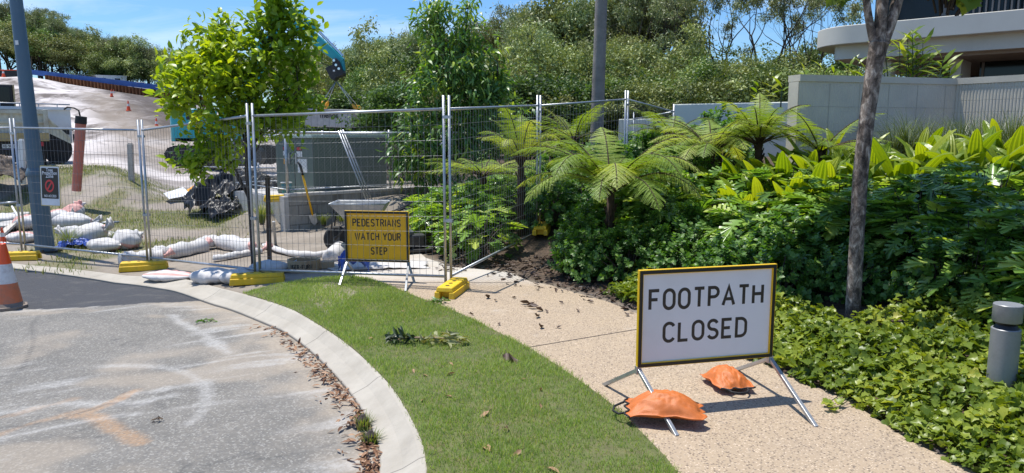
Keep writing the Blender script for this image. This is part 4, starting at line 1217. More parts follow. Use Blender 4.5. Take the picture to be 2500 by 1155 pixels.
bags = [
 ((232, 594), 10, .75, .62, .42, 3, True, "largest plump white sandbag, upright in the heap right of the lamp pole", None, -.35),
 ((252, 612), -8, .62, .42, .24, 5, False, "white sandbag with a faded red line along its underside, front right of the heap", range(20, 23), 0),
 ((312, 606), 80, .50, .52, .34, 7, True, "white sandbag with pink patches and a knotted neck, alone at the right of the heap", range(17, 20), 0),
 ((180, 560), 12, .95, .42, .38, 9, True, "long white sandbag arched over the heap with its pink neck pointing right", None, .05),
 ((178, 585), 170, .55, .40, .30, 12, True, "shaded white sandbag under the arched bag, weeds against it", None, 0),
 ((150, 548), 30, .55, .45, .38, 15, True, "pinkish white sandbag behind the lamp pole, top of the heap", range(4, 9), -.2),
 ((185, 530), 95, .55, .50, .34, 18, True, "crumpled pink and white sandbag highest in the heap", range(3, 12), -.3),
 ((262, 588), 20, .36, .30, .20, 21, False, "small white sandbag tucked between the big bag and the knotted one", None, 0),
 ((66, 560), 60, .60, .42, .34, 24, True, "white sandbag with a pink end, left of the lamp pole", range(4, 10), 0),
 ((50, 592), 10, .55, .36, .22, 27, False, "flattened pinkish sandbag on the grass left of the lamp pole", range(2, 9), 0),
 ((10, 548), 25, .70, .45, .26, 30, False, "grey white sandbag at the frame's left edge above the timber plank", None, 0)]
for (px, py), rz, L, Wd, H, sd, nk, lab, st, tl in bags:
    filled_bag("white_sandbag", lab, gp(px, py, .0), R(rz), L, Wd, H, sd, None, nk, tilt=tl, stripe=st)
filled_bag("white_sandbag", "flat white sandbag with red stripes lying beside the kerb foot", gp(405, 683, .0), R(-8), .72, .40, .13, 33, None, False, "white sandbags along the kerb", stripe=list(range(5, 7)) + list(range(10, 12)))
filled_bag("white_sandbag", "plain white sandbag lying on the dirt behind the kerb, right of the striped one", gp(516, 690, .0), R(-4), .62, .38, .20, 36, None, False, "white sandbags along the kerb")
filled_bag("white_sandbag", "white sandbag half hidden against the yellow fence foot by the lawn", gp(578, 692, .0), R(25), .45, .34, .20, 39, None, False, "white sandbags along the kerb")
filled_bag("white_sandbag", "greyish sandbag lying behind the fence foot in dead leaves", gp(660, 668, .0), R(15), .62, .36, .2, 42, None, True, "white sandbags along the kerb")
def log_sock(label, pts, r, seed, mt=None, group="white sediment logs on the verge"):
    P = [gp(*p) for p in pts]
    P = [Vector((p.x, p.y, p.z + r * .75)) for p in P]
    Q = smooth_line([tuple(p) for p in P], 3)
    c = sum((Vector(q) for q in Q), Vector()) / len(Q)
    t = thing("sediment_log", label, "sediment log", c, 0, group)
    n = len(Q); rad = []
    for i in range(n):
        s = i / (n - 1); rad.append(r * (min(1, (s * 9) ** .5) * min(1, ((1 - s) * 9) ** .5) * (1 + .14 * math.sin(s * 21 + seed) + .10 * math.sin(s * 47 + seed * 2)) + .12))
    mb = MB().tube([Vector(q) - c for q in Q], rad, 16)
    rg = random.Random(seed)
    mb.V = [(x + rg.uniform(-.006, .006), y + rg.uniform(-.006, .006), max(z, -r * .62)) for x, y, z in mb.V]
    mb.build("sock", mt or M['white_bag'], t, smooth=True)
    a, b_ = Vector(Q[-3]) - c, (Vector(Q[-1]) - Vector(Q[-4])).normalized()
    MB().tube([a, a + b_ * .06 + Vector((0, 0, .03)), a + b_ * .16 + Vector((0, 0, .09))], [.03, .022, .07], 10).build("tied_end", M['pink_bag'], t, smooth=True)
    return t
log_sock("white sediment log nearest the kerb, in front of the paired fence posts", [(290, 650), (340, 645), (400, 640)], .11, 1)
log_sock("middle white sediment log rising right from the fence posts", [(372, 638), (420, 632), (500, 614)], .12, 2)
log_sock("bent white sediment log curving down towards the young tree's trunk", [(492, 613), (535, 604), (580, 612), (612, 624)], .125, 3)
log_sock("long thin white fabric sock trailing behind the yellow pedestrians sign", [(640, 604), (690, 622), (740, 630), (800, 627), (832, 615)], .05, 4)
log_sock("pale crumpled fabric sock lying flat by the young tree's trunk", [(520, 640), (560, 634), (600, 626), (640, 618)], .055, 5)
log_sock("white fabric roll bunched at the left edge of the pedestrians sign", [(805, 642), (825, 628), (838, 604)], .10, 6)

# ------------------------------------------------------------------ crumpled sheets and small rubbish
def crumple(name, label, cat, loc, sx, sy, h, seed, mt, rz=0, n=46, parts="sheet", ridge=2.2):
    t = thing(name, label, cat, loc, rz)
    u = np.linspace(-1, 1, n); UU, VV = np.meshgrid(u, u)
    e = np.clip(1 - (np.abs(UU) ** 2.5 * .5 + np.abs(VV) ** 2.5 * .5), 0, 1) ** .7
    rg = np.abs(fbm(UU * ridge + seed, VV * ridge * 1.3, seed, 5) - .5) * 2
    Z = h * e * (1.15 - 1.1 * rg) * (.5 + fbm(UU + seed, VV, seed + 3))
    X = UU * sx / 2 * (1 + .25 * (fbm(VV * 2, UU + seed, seed + 4) - .5) * 2); Y = VV * sy / 2 * (1 + .25 * (fbm(UU * 2, VV + seed, seed + 6) - .5) * 2)
    idx = np.arange(n * n).reshape(n, n)
    q = np.stack([idx[:-1, :-1], idx[:-1, 1:], idx[1:, 1:], idx[1:, :-1]], -1).reshape(-1, 4)
    o = link(parts, mesh_np(parts, np.stack([X, Y, np.maximum(Z, .004)], -1).reshape(-1, 3), [q], mt, True), t)
    sm = o.modifiers.new("thick", 'SOLIDIFY'); sm.thickness = .004
    return t
crumple("blue_tarp_scrap", "crumpled royal blue tarp scrap under the big white sandbag", "tarp", gp(186, 604, .0), .55, .35, .14, 4, M['blue_tarp'], .2)
crumple("blue_tarp_bundle", "shiny blue tarp bundle on the path under the pedestrians sign", "tarp", G(862, 664, .012), .34, .30, .26, 9, M['blue_tarp'], .3, ridge=1.4)
crumple("black_plastic_heap", "large crumpled black plastic heap against the low concrete retaining edge", "plastic heap", gp(570, 515, .0), 1.9, 2.4, .85, 14, M['black_film'], .2, 90, ridge=2.0)
crumple("black_plastic_heap", "smaller dark plastic pile with scraps in front of the big heap", "plastic heap", gp(566, 532, .0), 1.1, .9, .40, 19, M['black_film'], .6, 60, ridge=1.8)
crumple("brown_hessian_scrap", "muddy brown cloth scrap draped on the black plastic heap", "cloth scrap", gp(530, 500, .28), .9, .5, .22, 23, M['timber'], .4)
crumple("white_plastic_sheet", "dusty white plastic sheet flattened on the path behind the pedestrians sign", "plastic sheet", G(935, 650, .012), 1.1, .55, .05, 25, M['white_bag'], .1)
crumple("soil_heap", "dark soil heap beside the truck at the left edge", "soil heap", gp(8, 446, .0), 1.5, 1.2, .55, 31, mat('dark soil', (.12, .095, .075), .95, 0, .3, 6, .6, 20), 0, 60)
def board(name, label, cat, corners, thick, mt, dz=.0, edge=None):
    P = [gp(*c_[:2], c_[2] if len(c_) > 2 else 0) for c_ in corners]
    c = sum(P, Vector()) / 4
    t = thing(name, label, cat, c)
    n = (P[1] - P[0]).cross(P[2] - P[0]).normalized()
    if n.z < 0: n = -n
    mb = MB(); V = [p - c for p in P] + [p - c + n * thick for p in P]
    mb.add(V, [(0, 3, 2, 1), (4, 5, 6, 7), (0, 1, 5, 4), (1, 2, 6, 5), (2, 3, 7, 6), (3, 0, 4, 7)])
    mb.build("sheet", mt, t)
    if edge:
        e = MB()
        for i in range(4): e.bar(P[i] - c + n * (thick + .004), P[(i + 1) % 4] - c + n * (thick + .004), .05, .012)
        e.build("rim", edge, t)
    return t
board("white_board", "thin white corrugated board lying on the grass by the black plastic", "board", [(400, 490, .18), (414, 498, .12), (467, 489, .14), (448, 476, .22)], .012, M['white_paint'])
board("yellow_sign_board", "fallen yellow sign board with orange rim lying by the black plastic", "sign board", [(455, 482, .16), (488, 496, .10), (520, 484, .20), (480, 473, .26)], .012, M['sign_yellow'], edge=M['orange_label'])
board("timber_plank", "weathered brown timber plank resting on the black plastic heap", "plank", [(478, 496, .16), (492, 497, .14), (548, 462, .42), (540, 460, .44)], .03, M['timber'])
board("timber_plank", "sawn timber plank among bags at the frame's left edge", "plank", [(0, 578, .05), (14, 580, .05), (58, 556, .18), (48, 552, .18)], .04, M['pale_timber'])
def rod(name, label, cat, a, b_, r, mt, group=None):
    c = (a + b_) / 2; t = thing(name, label, cat, c, 0, group)
    mb = MB(); mb.tube([a - c, (a + b_) / 2 - c + Vector((0, 0, .004)), b_ - c], r, 8); mb.build("shaft", mt, t, smooth=True); return t
rod("metal_offcut", "long grey metal offcut lying across the verge behind the sandbags", "metal offcut", gp(232, 552, .06), gp(292, 547, .04), .022, M['galv'])
rod("metal_offcut", "grey metal rail offcut on top of the rubble at left edge", "metal offcut", gp(0, 524, .25), gp(42, 520, .25), .03, M['galv'])
rod("metal_offcut", "white bent strip poking up among the rubble left of the pole", "metal offcut", gp(32, 534, .28), gp(60, 566, .10), .022, M['white_paint'])
for k, (a, b_, lab) in enumerate([((0, 545), (52, 530), "upper of two pale concrete slabs in rubble at left"), ((0, 566), (46, 552), "lower pale broken concrete slab in rubble at left")]):
    A_, B_ = gp(*a, .02), gp(*b_, .02); c = (A_ + B_) / 2
    t = thing("concrete_slab_piece", lab, "rubble slab", c, math.atan2(B_.y - A_.y, B_.x - A_.x), "broken slabs at the left edge")
    mb = MB(); mb.prism([(-.55, -.2), (.2, -.28), (.55, -.1), (.48, .2), (-.1, .3), (-.6, .16)], 0, .11); mb.build("slab", M['concrete'], t, bevel=.01)

# stakes and posts
def stake(label, base, top, w, mt, name="timber_stake", cat="stake"):
    c = base; t = thing(name, label, cat, c, 0)
    d = top - base
    mb = MB(); mb.bar((0, 0, -.1), d, w, w * .8); mb.build("shaft", mt, t, bevel=.004)
    cp_ = MB(); cp_.bar(d, d + d.normalized() * .03, w * .7, w * .5); cp_.build("tip", mt, t)
    return t
b0 = GP(658, 636); stake("dark square timber stake supporting the young tree, right of the fence posts", b0, D(653, 433, b0.y), .058, M['dark_timber'])
b0 = GP(322, 472); stake("grey timber stake standing in the dirt beyond the fence", b0, D(318, 352, b0.y), .13, M['pale_timber'])
b0 = GP(55, 440); stake("pale survey stake leaning in front of the truck's number plate", b0, D(52, 342, b0.y), .12, M['white_paint'])
b0 = GP(186, 456); tp = D(197, 302, b0.y)
t = thing("marker_pipe", "faded pink pipe marker post with dark cap and wire, beside the truck", "marker post", b0)
d = tp - b0
MB().tube([Vector((0, 0, -.1)), d], [.10, .115], 16).build("pipe", mat('faded salmon pipe', (.56, .17, .12), .6, 0, .12, 3, dirt=(.52, .26, .20), dirt_amt=.6, dirt_scale=2), t, auto=40)
MB().tube([d, d + d.normalized() * .17], [.128, .120], 16).build("cap", M['rubber'], t, auto=40)
MB().tube([d + Vector((0, 0, .17)), d + Vector((-.02, 0, .30)), d + Vector((-.12, 0, .36)), d + Vector((-.28, 0, .38)), d + Vector((-.36, 0, .33))], .018, 6).build("wire_loop", M['rubber'], t, smooth=True)
# steel angle leaning behind the stake
a_, b_ = GP(673, 598), D(664, 490, 11.5)
t = thing("steel_stake", "tapered grey steel stake leaning beside the dark timber stake", "stake", a_)
MB().bar((0, 0, 0), (b_ - a_) * .55, .045, .02).build("shaft", M['galv'], t)

# ------------------------------------------------------------------ retaining block walls, kiosk substation and its chain-link fence
RW = [D(704, 470, 14.2), D(1062, 450, 16.4)]
w0, w1_ = Vector((RW[0].x, RW[0].y, 0)), Vector((RW[1].x, RW[1].y, 0))
dr = (w1_ - w0).normalized(); nr = Vector((dr.y, -dr.x, 0))
mW, nd, lk, b = new_mat("stained block retaining wall")
br = N(nd, "ShaderNodeTexBrick", Scale=1.0); br.inputs["Brick Width"].default_value = .39; br.inputs["Row Height"].default_value = .19; br.inputs["Mortar Size"].default_value = .012
br.inputs["Color1"].default_value = (.33, .315, .28, 1); br.inputs["Color2"].default_value = (.27, .26, .23, 1); br.inputs["Mortar"].default_value = (.17, .16, .145, 1)
tc = N(nd, "ShaderNodeTexCoord"); mp = N(nd, "ShaderNodeMapping"); mp.inputs["Rotation"].default_value = (R(90), 0, 0)
lk.new(tc.outputs["Object"], mp.inputs["Vector"]); lk.new(mp.outputs["Vector"], br.inputs["Vector"])
c = mixc(nd, lk, nrange(nd, lk, nz(nd, lk, 1.6, 8, .75, (1, 1, .35)), .46, .66, 0, .8), br.outputs["Color"], (.10, .092, .078))
lk.new(c, b.inputs["Base Color"]); b.inputs["Roughness"].default_value = .9
M['retaining'] = mW
rwz = .62
rw = thing("retaining_wall", "stained grey block retaining wall below the green electrical kiosk", "wall", w0, math.atan2(dr.y, dr.x))
Lw = (w1_ - w0).length
MB().box((Lw / 2, .10, (rwz - .06 - .2) / 2), (Lw, .20, rwz - .06 + .2)).build("block_face", mW, rw)
MB().box((Lw / 2 + .006, .10, rwz - .03), (Lw + .03, .23, .058)).build("coping", M['concrete'], rw, bevel=.008)
MB().box((-.05, .10, (rwz - .06 - .2) / 2), (.095, .205, rwz - .06 + .2)).build("end_pier", M['concrete'], rw)
MB().box((Lw / 2, 2.0, .25), (Lw - .04, 3.4, .5)).build("raised_slab", M['concrete'], rw)
# far low kerb wall behind the young tree
f0, f1 = D(490, 437, 22.0), D(668, 432, 21.2)
fd = Vector((f1.x - f0.x, f1.y - f0.y, 0))
fw = thing("retaining_wall", "low pale concrete edge wall behind the black plastic heap", "wall", (f0.x, f0.y, 0), math.atan2(fd.y, fd.x))
MB().box((fd.length / 2, .1, .18), (fd.length, .2, .70)).build("block_face", mW, fw)
MB().box((fd.length / 2, .1, .56), (fd.length + .05, .26, .06)).build("coping", M['concrete'], fw)
rl = MB()
for k in (0, 2.0): rl.tube([(k, .1, .55), (k, .1, .95)], .03, 8)
rl.tube([(0, .1, .80), (fd.length, .1, .80)], .025, 8); rl.build("pipe_rail", M['galv'], fw, smooth=True)
# kiosk
kc, kl, kr = D(765, 333, 15.0), D(672, 327, 15.9), D(941, 331, 16.5)
kz0, kz1 = .50, 1.76
def xy(p): return Vector((p.x, p.y, 0))
kc, kl, kr = xy(kc), xy(kl), xy(kr)
kb4 = kl + (kr - kc)
t = thing("electrical_kiosk", "grey green steel electrical kiosk with warning labels behind chain-link", "electrical kiosk", kc)
P4 = [kc, kr, kb4, kl]
mb = MB(); mb.prism([((p - kc).x, (p - kc).y) for p in P4], kz0, kz1 - .07); mb.build("cabinet", M['kiosk'], t, bevel=.01)
cen = sum(P4, Vector()) / 4
mb = MB(); mb.prism([((cen + (p - cen) * 1.06 - kc).x, (cen + (p - cen) * 1.06 - kc).y) for p in P4], kz1 - .068, kz1); mb.build("roof", M['kiosk_roof'], t, bevel=.012)
ld = (kl - kc); Ll = ld.length; ld.normalize(); ln = Vector((-ld.y, ld.x, 0)); ln = ln if ln.y < 0 else -ln
def on_left(u0, u1, z0, z1, mt, nm, par, out=.004, th=.006):
    q = [ld * u0 + ln * out, ld * u1 + ln * out]
    mb = MB(); mb.prism([((q[0]).x, q[0].y), (q[1].x, q[1].y), ((q[1] + ln * th).x, (q[1] + ln * th).y), ((q[0] + ln * th).x, (q[0] + ln * th).y)], z0, z1)
    return mb.build(nm, mt, par)
for u0, u1, in ((.02, Ll * .48), (Ll * .50, Ll - .02)):
    dd = on_left(u0, u1, kz0 + .04, kz1 - .12, M['kiosk'], "door", t, .003, .014)
    um = u1 - .10 if u0 < .3 else u0 + .12
    on_left(um, um + .04, 1.15, 1.38, M['galv'], "handle", dd, .019, .03)
def lbl(u, w_, z0, z1, mt, nm="warning_label"): return on_left(u, u + w_, z0, z1, mt, nm, t, .0185, .003)
a_ = lbl(Ll * .28, .20, 1.42, 1.52, M['sign_black']); lbl(Ll * .28, .20, 1.30, 1.415, M['white_paint'])
on_left(Ll * .28 + .02, Ll * .28 + .18, 1.44, 1.50, M['red_label'], "red_oval", a_, .0225, .002)
a_ = lbl(Ll * .66, .18, 1.42, 1.52, M['sign_black']); lbl(Ll * .66, .18, 1.32, 1.415, M['white_paint'])
on_left(Ll * .66 + .02, Ll * .66 + .16, 1.44, 1.50, M['red_label'], "red_oval", a_, .0225, .002)
lbl(Ll * .655, .18, 1.14, 1.25, M['orange_label'])
lbl(Ll * .16, .34, .98, 1.26, M['white_paint'], "notice_plate")
# chain link fence round the kiosk on top of the wall
ch0, ch1 = w0 + dr * .03 - nr * .10, w1_ + dr * 1.4 - nr * .10
back = Vector((-nr.x, -nr.y, 0)) * 2.9
t = thing("chain_link_fence", "galvanised chain-link fence round the green kiosk on the retaining wall", "fence", ch0)
czt, czb = 1.80, rwz + .01
def chain(p, q, name):
    L = (q - p).length; d = (q - p).normalized(); mb = MB(); h = czt - czb; s = .075; n_ = int((L + h) / s) + 1
    for k in range(n_):
        for sg in (1, -1):
            u = k * s - (h if sg > 0 else 0)
            a0, b0_ = (u, czb), (u + h * sg, czt)
            if sg < 0: a0, b0_ = (u, czb), (u - h, czt)
            (ua, za), (ub, zb_) = a0, b0_
            if ua > ub: ua, za, ub, zb_ = ub, zb_, ua, za
            if ub <= 0 or ua >= L: continue
            if ua < 0: za += (zb_ - za) * (0 - ua) / (ub - ua); ua = 0
            if ub > L: zb_ = za + (zb_ - za) * (L - ua) / (ub - ua); ub = L
            mb.tube([p + d * ua + Vector((0, 0, za)), p + d * ub + Vector((0, 0, zb_))], .0017, 3, False)
    return mb.build(name, M['chain'], t)
z0v = Vector((0, 0, 0))
chain(z0v, ch1 - ch0, "wire_mesh"); chain(back, ch1 - ch0 + back, "wire_mesh"); chain(z0v, back, "wire_mesh")
for p in [z0v, (ch1 - ch0) * .48, (ch1 - ch0) * .76, ch1 - ch0, back, (ch1 - ch0) * .45 + back, ch1 - ch0 + back]:
    MB().tube([p + Vector((0, 0, czb - .02)), p + Vector((0, 0, czt + .06))], .030, 10).build("post", M['galv'], t, smooth=True)
for p, q in ((z0v, ch1 - ch0), (back, ch1 - ch0 + back), (z0v, back)):
    MB().tube([p + Vector((0, 0, czt)), q + Vector((0, 0, czt))], .024, 8).build("top_rail", M['galv'], t, smooth=True)
    MB().tube([p + Vector((0, 0, czb + .06)), q + Vector((0, 0, czb + .06))], .014, 8).build("bottom_rail", M['galv'], t, smooth=True)
# spare fence panels leaning on the wall and the chain-link
def leaning(label, A_, B_, A2, B2):
    c = A_; t = thing("spare_fence_panel", label, "fence panel", c, 0, "spare fence panels leaning on the block wall")
    A_, B_, A2, B2 = [p - c for p in (A_, B_, A2, B2)]
    f = MB(); 
    MB().tube([A_, A2], .017, 8).build("post", M['galv'], t, smooth=True); MB().tube([B_, B2], .017, 8).build("post", M['galv'], t, smooth=True)
    MB().tube([A2.lerp(A_, .03), B2.lerp(B_, .03)], .017, 8).build("top_rail", M['galv'], t, smooth=True); MB().tube([A2.lerp(A_, .95), B2.lerp(B_, .95)], .017, 8).build("bottom_rail", M['galv'], t, smooth=True)
    w = MB()
    for k in range(1, 30): w.tube([A_.lerp(B_, k / 30), A2.lerp(B2, k / 30)], .0022, 4, False)
    for k in range(1, 10): w.tube([A_.lerp(A2, k / 10), B_.lerp(B2, k / 10)], .0022, 4, False)
    w.build("wire_mesh", M['wire'], t)
for k, lab in enumerate(("front spare mesh panel of the three leaning on the block wall", "middle spare mesh panel of the three leaning on the block wall", "rear spare mesh panel of the three leaning on the block wall")):
    o_ = Vector((.10 * k, .05 * k, 0))
    a_ = w0 + dr * 1.60 + nr * (.50 - .06 * k) + o_ * .8; a_.z = .0
    top = w0 + dr * (1.10 + .06 * k) + nr * (.0 - .02 * k) + Vector((0, 0, 1.84 + .01 * k))
    leaning(lab, a_, a_ + dr * 2.4, top, top + dr * 2.4)
# things on and by the wall
p = w0 + dr * -.13 + nr * -.35
bk = thing("bucket", "teal blue plastic bucket standing on the end of the block wall", "bucket", D(700, 467, 14.6) + Vector((0, 0, 0)))
bk.location.z = rwz - .02
MB().lathe([(.085, 0), (.10, .20), (.108, .205), (.108, .22), (.095, .215)], 24).build("pail", M['teal_bucket'], bk, auto=40)
MB().lathe([(.109, .20), (.111, .222)], 24).build("rim", M['white_paint'], bk, smooth=True)
fence_foot("yellow block lying on the wall end below the teal bucket", Vector((D(688, 478, 14.5).x, 14.45, .45)), R(30))
sd_ = thing("red_sign_disc", "red and white round sign tilted on the ground behind the fence posts", "road sign", gp(634, 470, .30), 0, rot=(R(24), R(4), R(20)))
MB().lathe([(.30, 0), (.30, .01)], 32).build("disc", M['white_paint'], sd_)
MB().lathe([(.255, .0102), (.255, .0125)], 8).build("red_face", M['red_sign'], sd_)
mm = Matrix.Translation((-.15, -.05, .0128))
lettering("STOP", .11, .30, mm, M['white_paint'], "lettering", sd_)
# long-handled tool against the wall
a_ = gp(769, 548, .0); b_ = D(731, 395, 14.25)
t = thing("shovel", "yellow-handled shovel leaning against the block wall and chain-link", "shovel", a_)
d = b_ - a_
MB().tube([d * .14, d * .80], .021, 10).build("handle", M['sign_yellow'], t, smooth=True)
MB().tube([d * .79, d * .93, d * 1.0 + Vector((-.03, 0, 0))], [.024, .026, .018], 10).build("grip", M['sign_black'], t, smooth=True)
x = d.cross(Vector((0, 1, 0))).normalized()
mb = MB(); yv = Vector((0, -.012, 0))
V = [d * -.01, d * .03 + x * .06, d * .16 + x * .075, d * .17 - x * .075, d * .03 - x * .06]
mb.add([v + yv for v in V] + [v - yv for v in V], [(0, 1, 2, 3, 4), (9, 8, 7, 6, 5)] + [(i, (i + 1) % 5, 5 + (i + 1) % 5, 5 + i) for i in range(5)])
mb.build("blade", M['galv'], t)

# wheelbarrow behind the yellow sign
wb = D(880, 585, 11.0); wb.z = float(T(wb.x, wb.y))
t = thing("wheelbarrow", "grey steel wheelbarrow tipped on its legs behind the pedestrians sign", "wheelbarrow", wb, R(2))
s = 1.0
x0, x1 = D(815, 500, 11.0).x - wb.x, D(948, 500, 11.0).x - wb.x
zr_ = D(880, 494, 11.0).z - wb.z
def tray(x0, x1, y, z): return [(x0, -y, z), (x1, -y, z), (x1, y, z), (x0, y, z)]
V = tray(x0, x1, .34, zr_) + tray(x0 + .22, x1 - .16, .20, zr_ - .27) + tray(x0 + .025, x1 - .025, .318, zr_ + .002) + tray(x0 + .235, x1 - .17, .185, zr_ - .25)
F = [(0, 1, 5, 4), (1, 2, 6, 5), (2, 3, 7, 6), (3, 0, 4, 7), (4, 5, 6, 7), (8, 12, 13, 9), (9, 13, 14, 10), (10, 14, 15, 11), (11, 15, 12, 8), (15, 14, 13, 12), (0, 8, 9, 1), (1, 9, 10, 2), (2, 10, 11, 3), (3, 11, 8, 0)]
MB().add(V, F).build("tray", M['barrow'], t, bevel=.006)
MB().tube([tuple(v) for v in tray(x0, x1, .34, zr_)] + [(x0, -.34, zr_)], .012, 6).build("tray_rim", M['galv'], t, smooth=True)
for y in (-.24, .24):
    MB().tube([(x0 + .02, y * .35, .20), (x0 + .25, y, zr_ - .30), (x1 - .1, y, zr_ - .22), (x1 + .28, y * 1.1, zr_ - .06)], .017, 8).build("handle", M['machine_black'], t, smooth=True)
    MB().tube([(x1 - .22, y, zr_ - .25), (x1 - .12, y, .01), (x1 - .02, y, .01)], .014, 8).build("leg", M['machine_black'], t, smooth=True)
    MB().tube([(x0 + .02, y * .5, zr_ - .03), (x0 - .04, y * .45, .20)], .012, 8).build("brace", M['machine_black'], t, smooth=True)
My = Matrix.Rotation(R(90), 3, 'X')
wh = MB().lathe([(.10, -.045), (.17, -.05), (.195, -.03), (.20, 0), (.195, .03), (.17, .05), (.10, .045)], 24, (x0 + .03, 0, .20), M=My).build("wheel", M['rubber'], t, auto=50)
MB().lathe([(.02, -.05), (.105, -.035), (.105, .035), (.02, .05)], 20, (x0 + .03, 0, .20), M=My).build("rim", M['wheel_steel'], wh, auto=50)
# second barrow part seen right of the sign: an upturned barrow wheel and pan
q = GP(1010, 618)
t = thing("plate_compactor", "small grey machine half hidden by shrubs right of the pedestrians sign", "plate compactor", q, R(15))
MB().box((0, 0, .06), (.55, .36, .05)).build("base_plate", M['machine_black'], t, bevel=.015)
MB().box((.02, 0, .19), (.30, .26, .20)).build("engine", M['machine_black'], t, bevel=.03)
MB().lathe([(.10, 0), (.13, .03), (.13, .09), (.08, .12)], 20, (-.12, 0, .24)).build("fuel_tank", M['wheel_steel'], t, auto=40)
MB().tube([(-.2, -.14, .1), (-.5, -.14, .45), (-.5, .14, .45), (-.2, .14, .1)], .014, 8).build("handle", M['galv'], t, smooth=True)

# printed roll of formwork ply beside the fence
q = GP(743, 660); t = thing("printed_ply_offcut", "curved brown ply offcut printed NGER-FURN lying behind the fence", "ply offcut", q, R(4))
rr_ = .215; hh = .155
MB().lathe([(rr_, 0), (rr_, hh), (rr_ - .022, hh), (rr_ - .022, .0)], 40, caps=False).build("ring", M['ply'], t, auto=40)
mb = MB()
o_ = lettering("NGER-FURN", .062, .30, Matrix.Identity(4), M['letter'], "lettering", t, .17)
for v in o_.data.vertices:
    a = -math.pi / 2 + (v.co.x - .15) / rr_
    zz_ = v.co.y + .05; k = rr_ + .0015 + v.co.z
    v.co = (k * math.cos(a), k * math.sin(a), zz_)
q = GP(792, 655); t = thing("split_log", "short pale split timber block beside the printed ply offcut", "timber block", q, R(10))
MB().box((0, 0, .05), (.26, .12, .10)).build("block", M['ply'], t, bevel=.012)
# ------------------------------------------------------------------ trucks
def wheel(parent, c, r, w, axis='y', name="wheel"):
    Mx = Matrix.Rotation(R(90), 3, 'X') if axis == 'y' else Matrix.Rotation(R(90), 3, 'Y')
    o = MB().lathe([(r * .6, -w / 2), (r * .94, -w / 2), (r, -w * .38), (r, w * .38), (r * .94, w / 2), (r * .6, w / 2)], 28, c, M=Mx).build(name, M['rubber'], parent, auto=50)
    MB().lathe([(r * .2, -w * .30), (r * .62, -w * .46), (r * .62, w * .46), (r * .2, w * .30)], 20, c, M=Mx).build("rim", M['wheel_steel'], o, auto=50)
    return o
M['cream'] = mat('rusty cream truck paint', (.66, .62, .50), .6, 0, .1, 3, dirt=(.30, .20, .11), dirt_amt=.75, dirt_scale=2.2)
M['ochre'] = mat('rusty ochre sill', (.50, .37, .17), .65, 0, .15, 4, dirt=(.25, .13, .06), dirt_amt=.7, dirt_scale=3)
M['truck_white'] = mat('dusty white truck paint', (.72, .73, .70), .5, 0, .05, 2, dirt=(.52, .48, .42), dirt_amt=.5, dirt_scale=1.5)
yT = 20.7
gz = float(T(D(40, 400, yT).x, yT))
tc_ = D(18, 400, yT); tc_.z = gz
tip = thing("tipper_truck", "rusty cream tipper truck seen from behind, cut by the left frame edge", "truck", tc_, R(34))
tip.scale = (.80, .85, 1)
def zz(py, Y=yT): return D(0, py, Y).z - gz
hw = 1.26
MB().box((0, .03, (zz(272) + zz(322)) / 2), (2 * hw - .1, .06, zz(272) - zz(322))).build("tailgate", M['cream'], tip)
rb_ = MB()
for x in (-.75, -.25, .25, .75): rb_.box((x, -.025, (zz(274) + zz(320)) / 2), (.07, .05, zz(276) - zz(320)))
rb_.box((0, -.03, zz(273)), (2 * hw, .08, .09)); rb_.box((0, -.03, zz(298)), (2 * hw - .1, .05, .05)); rb_.build("tailgate_ribs", M['cream'], tip)
for s in (-1, 1):
    MB().box((s * hw, 0, (zz(266) + zz(342)) / 2), (.15, .22, zz(266) - zz(342))).build("corner_post", M['cream'], tip, bevel=.01)
    MB().box((s * hw, 2.4, (zz(272) + zz(330)) / 2), (.08, 4.6, zz(272) - zz(330))).build("side_board", M['truck_white'], tip)
MB().box((0, -.06, (zz(324) + zz(345)) / 2), (2 * hw + .1, .16, zz(324) - zz(345))).build("rear_sill", M['ochre'], tip, bevel=.01)
MB().box((0, 2.4, zz(338)), (2 * hw - .1, 4.6, .16)).build("tray_floor", M['machine_black'], tip)
MB().box((0, 2.8, zz(362)), (.95, 5.5, .34)).build("chassis", M['machine_black'], tip)
MB().box((0, .12, zz(377)), (2.1, .10, .10)).build("bumper_bar", M['machine_black'], tip)
for s in (-1, 1):
    for o_ in (.0, .34): wheel(tip, (s * (.72 + o_), 1.2, .5), .50, .28, 'x')
    MB().box((s * .88, .55, .62), (.58, .03, .62)).build("mud_flap", M['rubber'], tip)
    MB().box((s * .98, -.05, zz(352)), (.30, .06, .12)).build("tail_light", M['red_label'], tip)
x0 = D(4, 350, yT).x - tc_.x; x1 = D(39, 350, yT).x - tc_.x
pl = MB(); pl.box(((x0 + x1) / 2, -.02, zz(357)), (x1 - x0, .012, .11)); pl = pl.build("number_plate", M['white_paint'], tip)
lettering("XQ-96PZ", .075, (x1 - x0) * .88, face_frame((x0 + .03, -.0275, zz(357) - .0375), (1, 0, 0)), M['letter'], "lettering", pl, .16)
MB().box(((x0 + x1) / 2, -.022, zz(364.5)), (x1 - x0, .012, .03)).build("plate_holder", mat('dark blue plate edge', (.02, .025, .10), .5), tip)
MB().box((0, .5, zz(395)), (2.3, .2, .08)).build("under_run_bar", M['machine_black'], tip)
ch_ = MB(); a_ = Vector((hw + .06, -.02, zz(288))); b_ = Vector((hw + .72, -.02, zz(340)))
ch_.add([a_, b_, b_ + Vector((0, 0, -.14)), a_ + Vector((0, 0, -.42)), a_ + Vector((0, .05, 0)), b_ + Vector((0, .05, 0)), b_ + Vector((0, .05, -.14)), a_ + Vector((0, .05, -.42))],
    [(0, 3, 2, 1), (4, 5, 6, 7), (0, 1, 5, 4), (1, 2, 6, 5), (2, 3, 7, 6), (3, 0, 4, 7)])
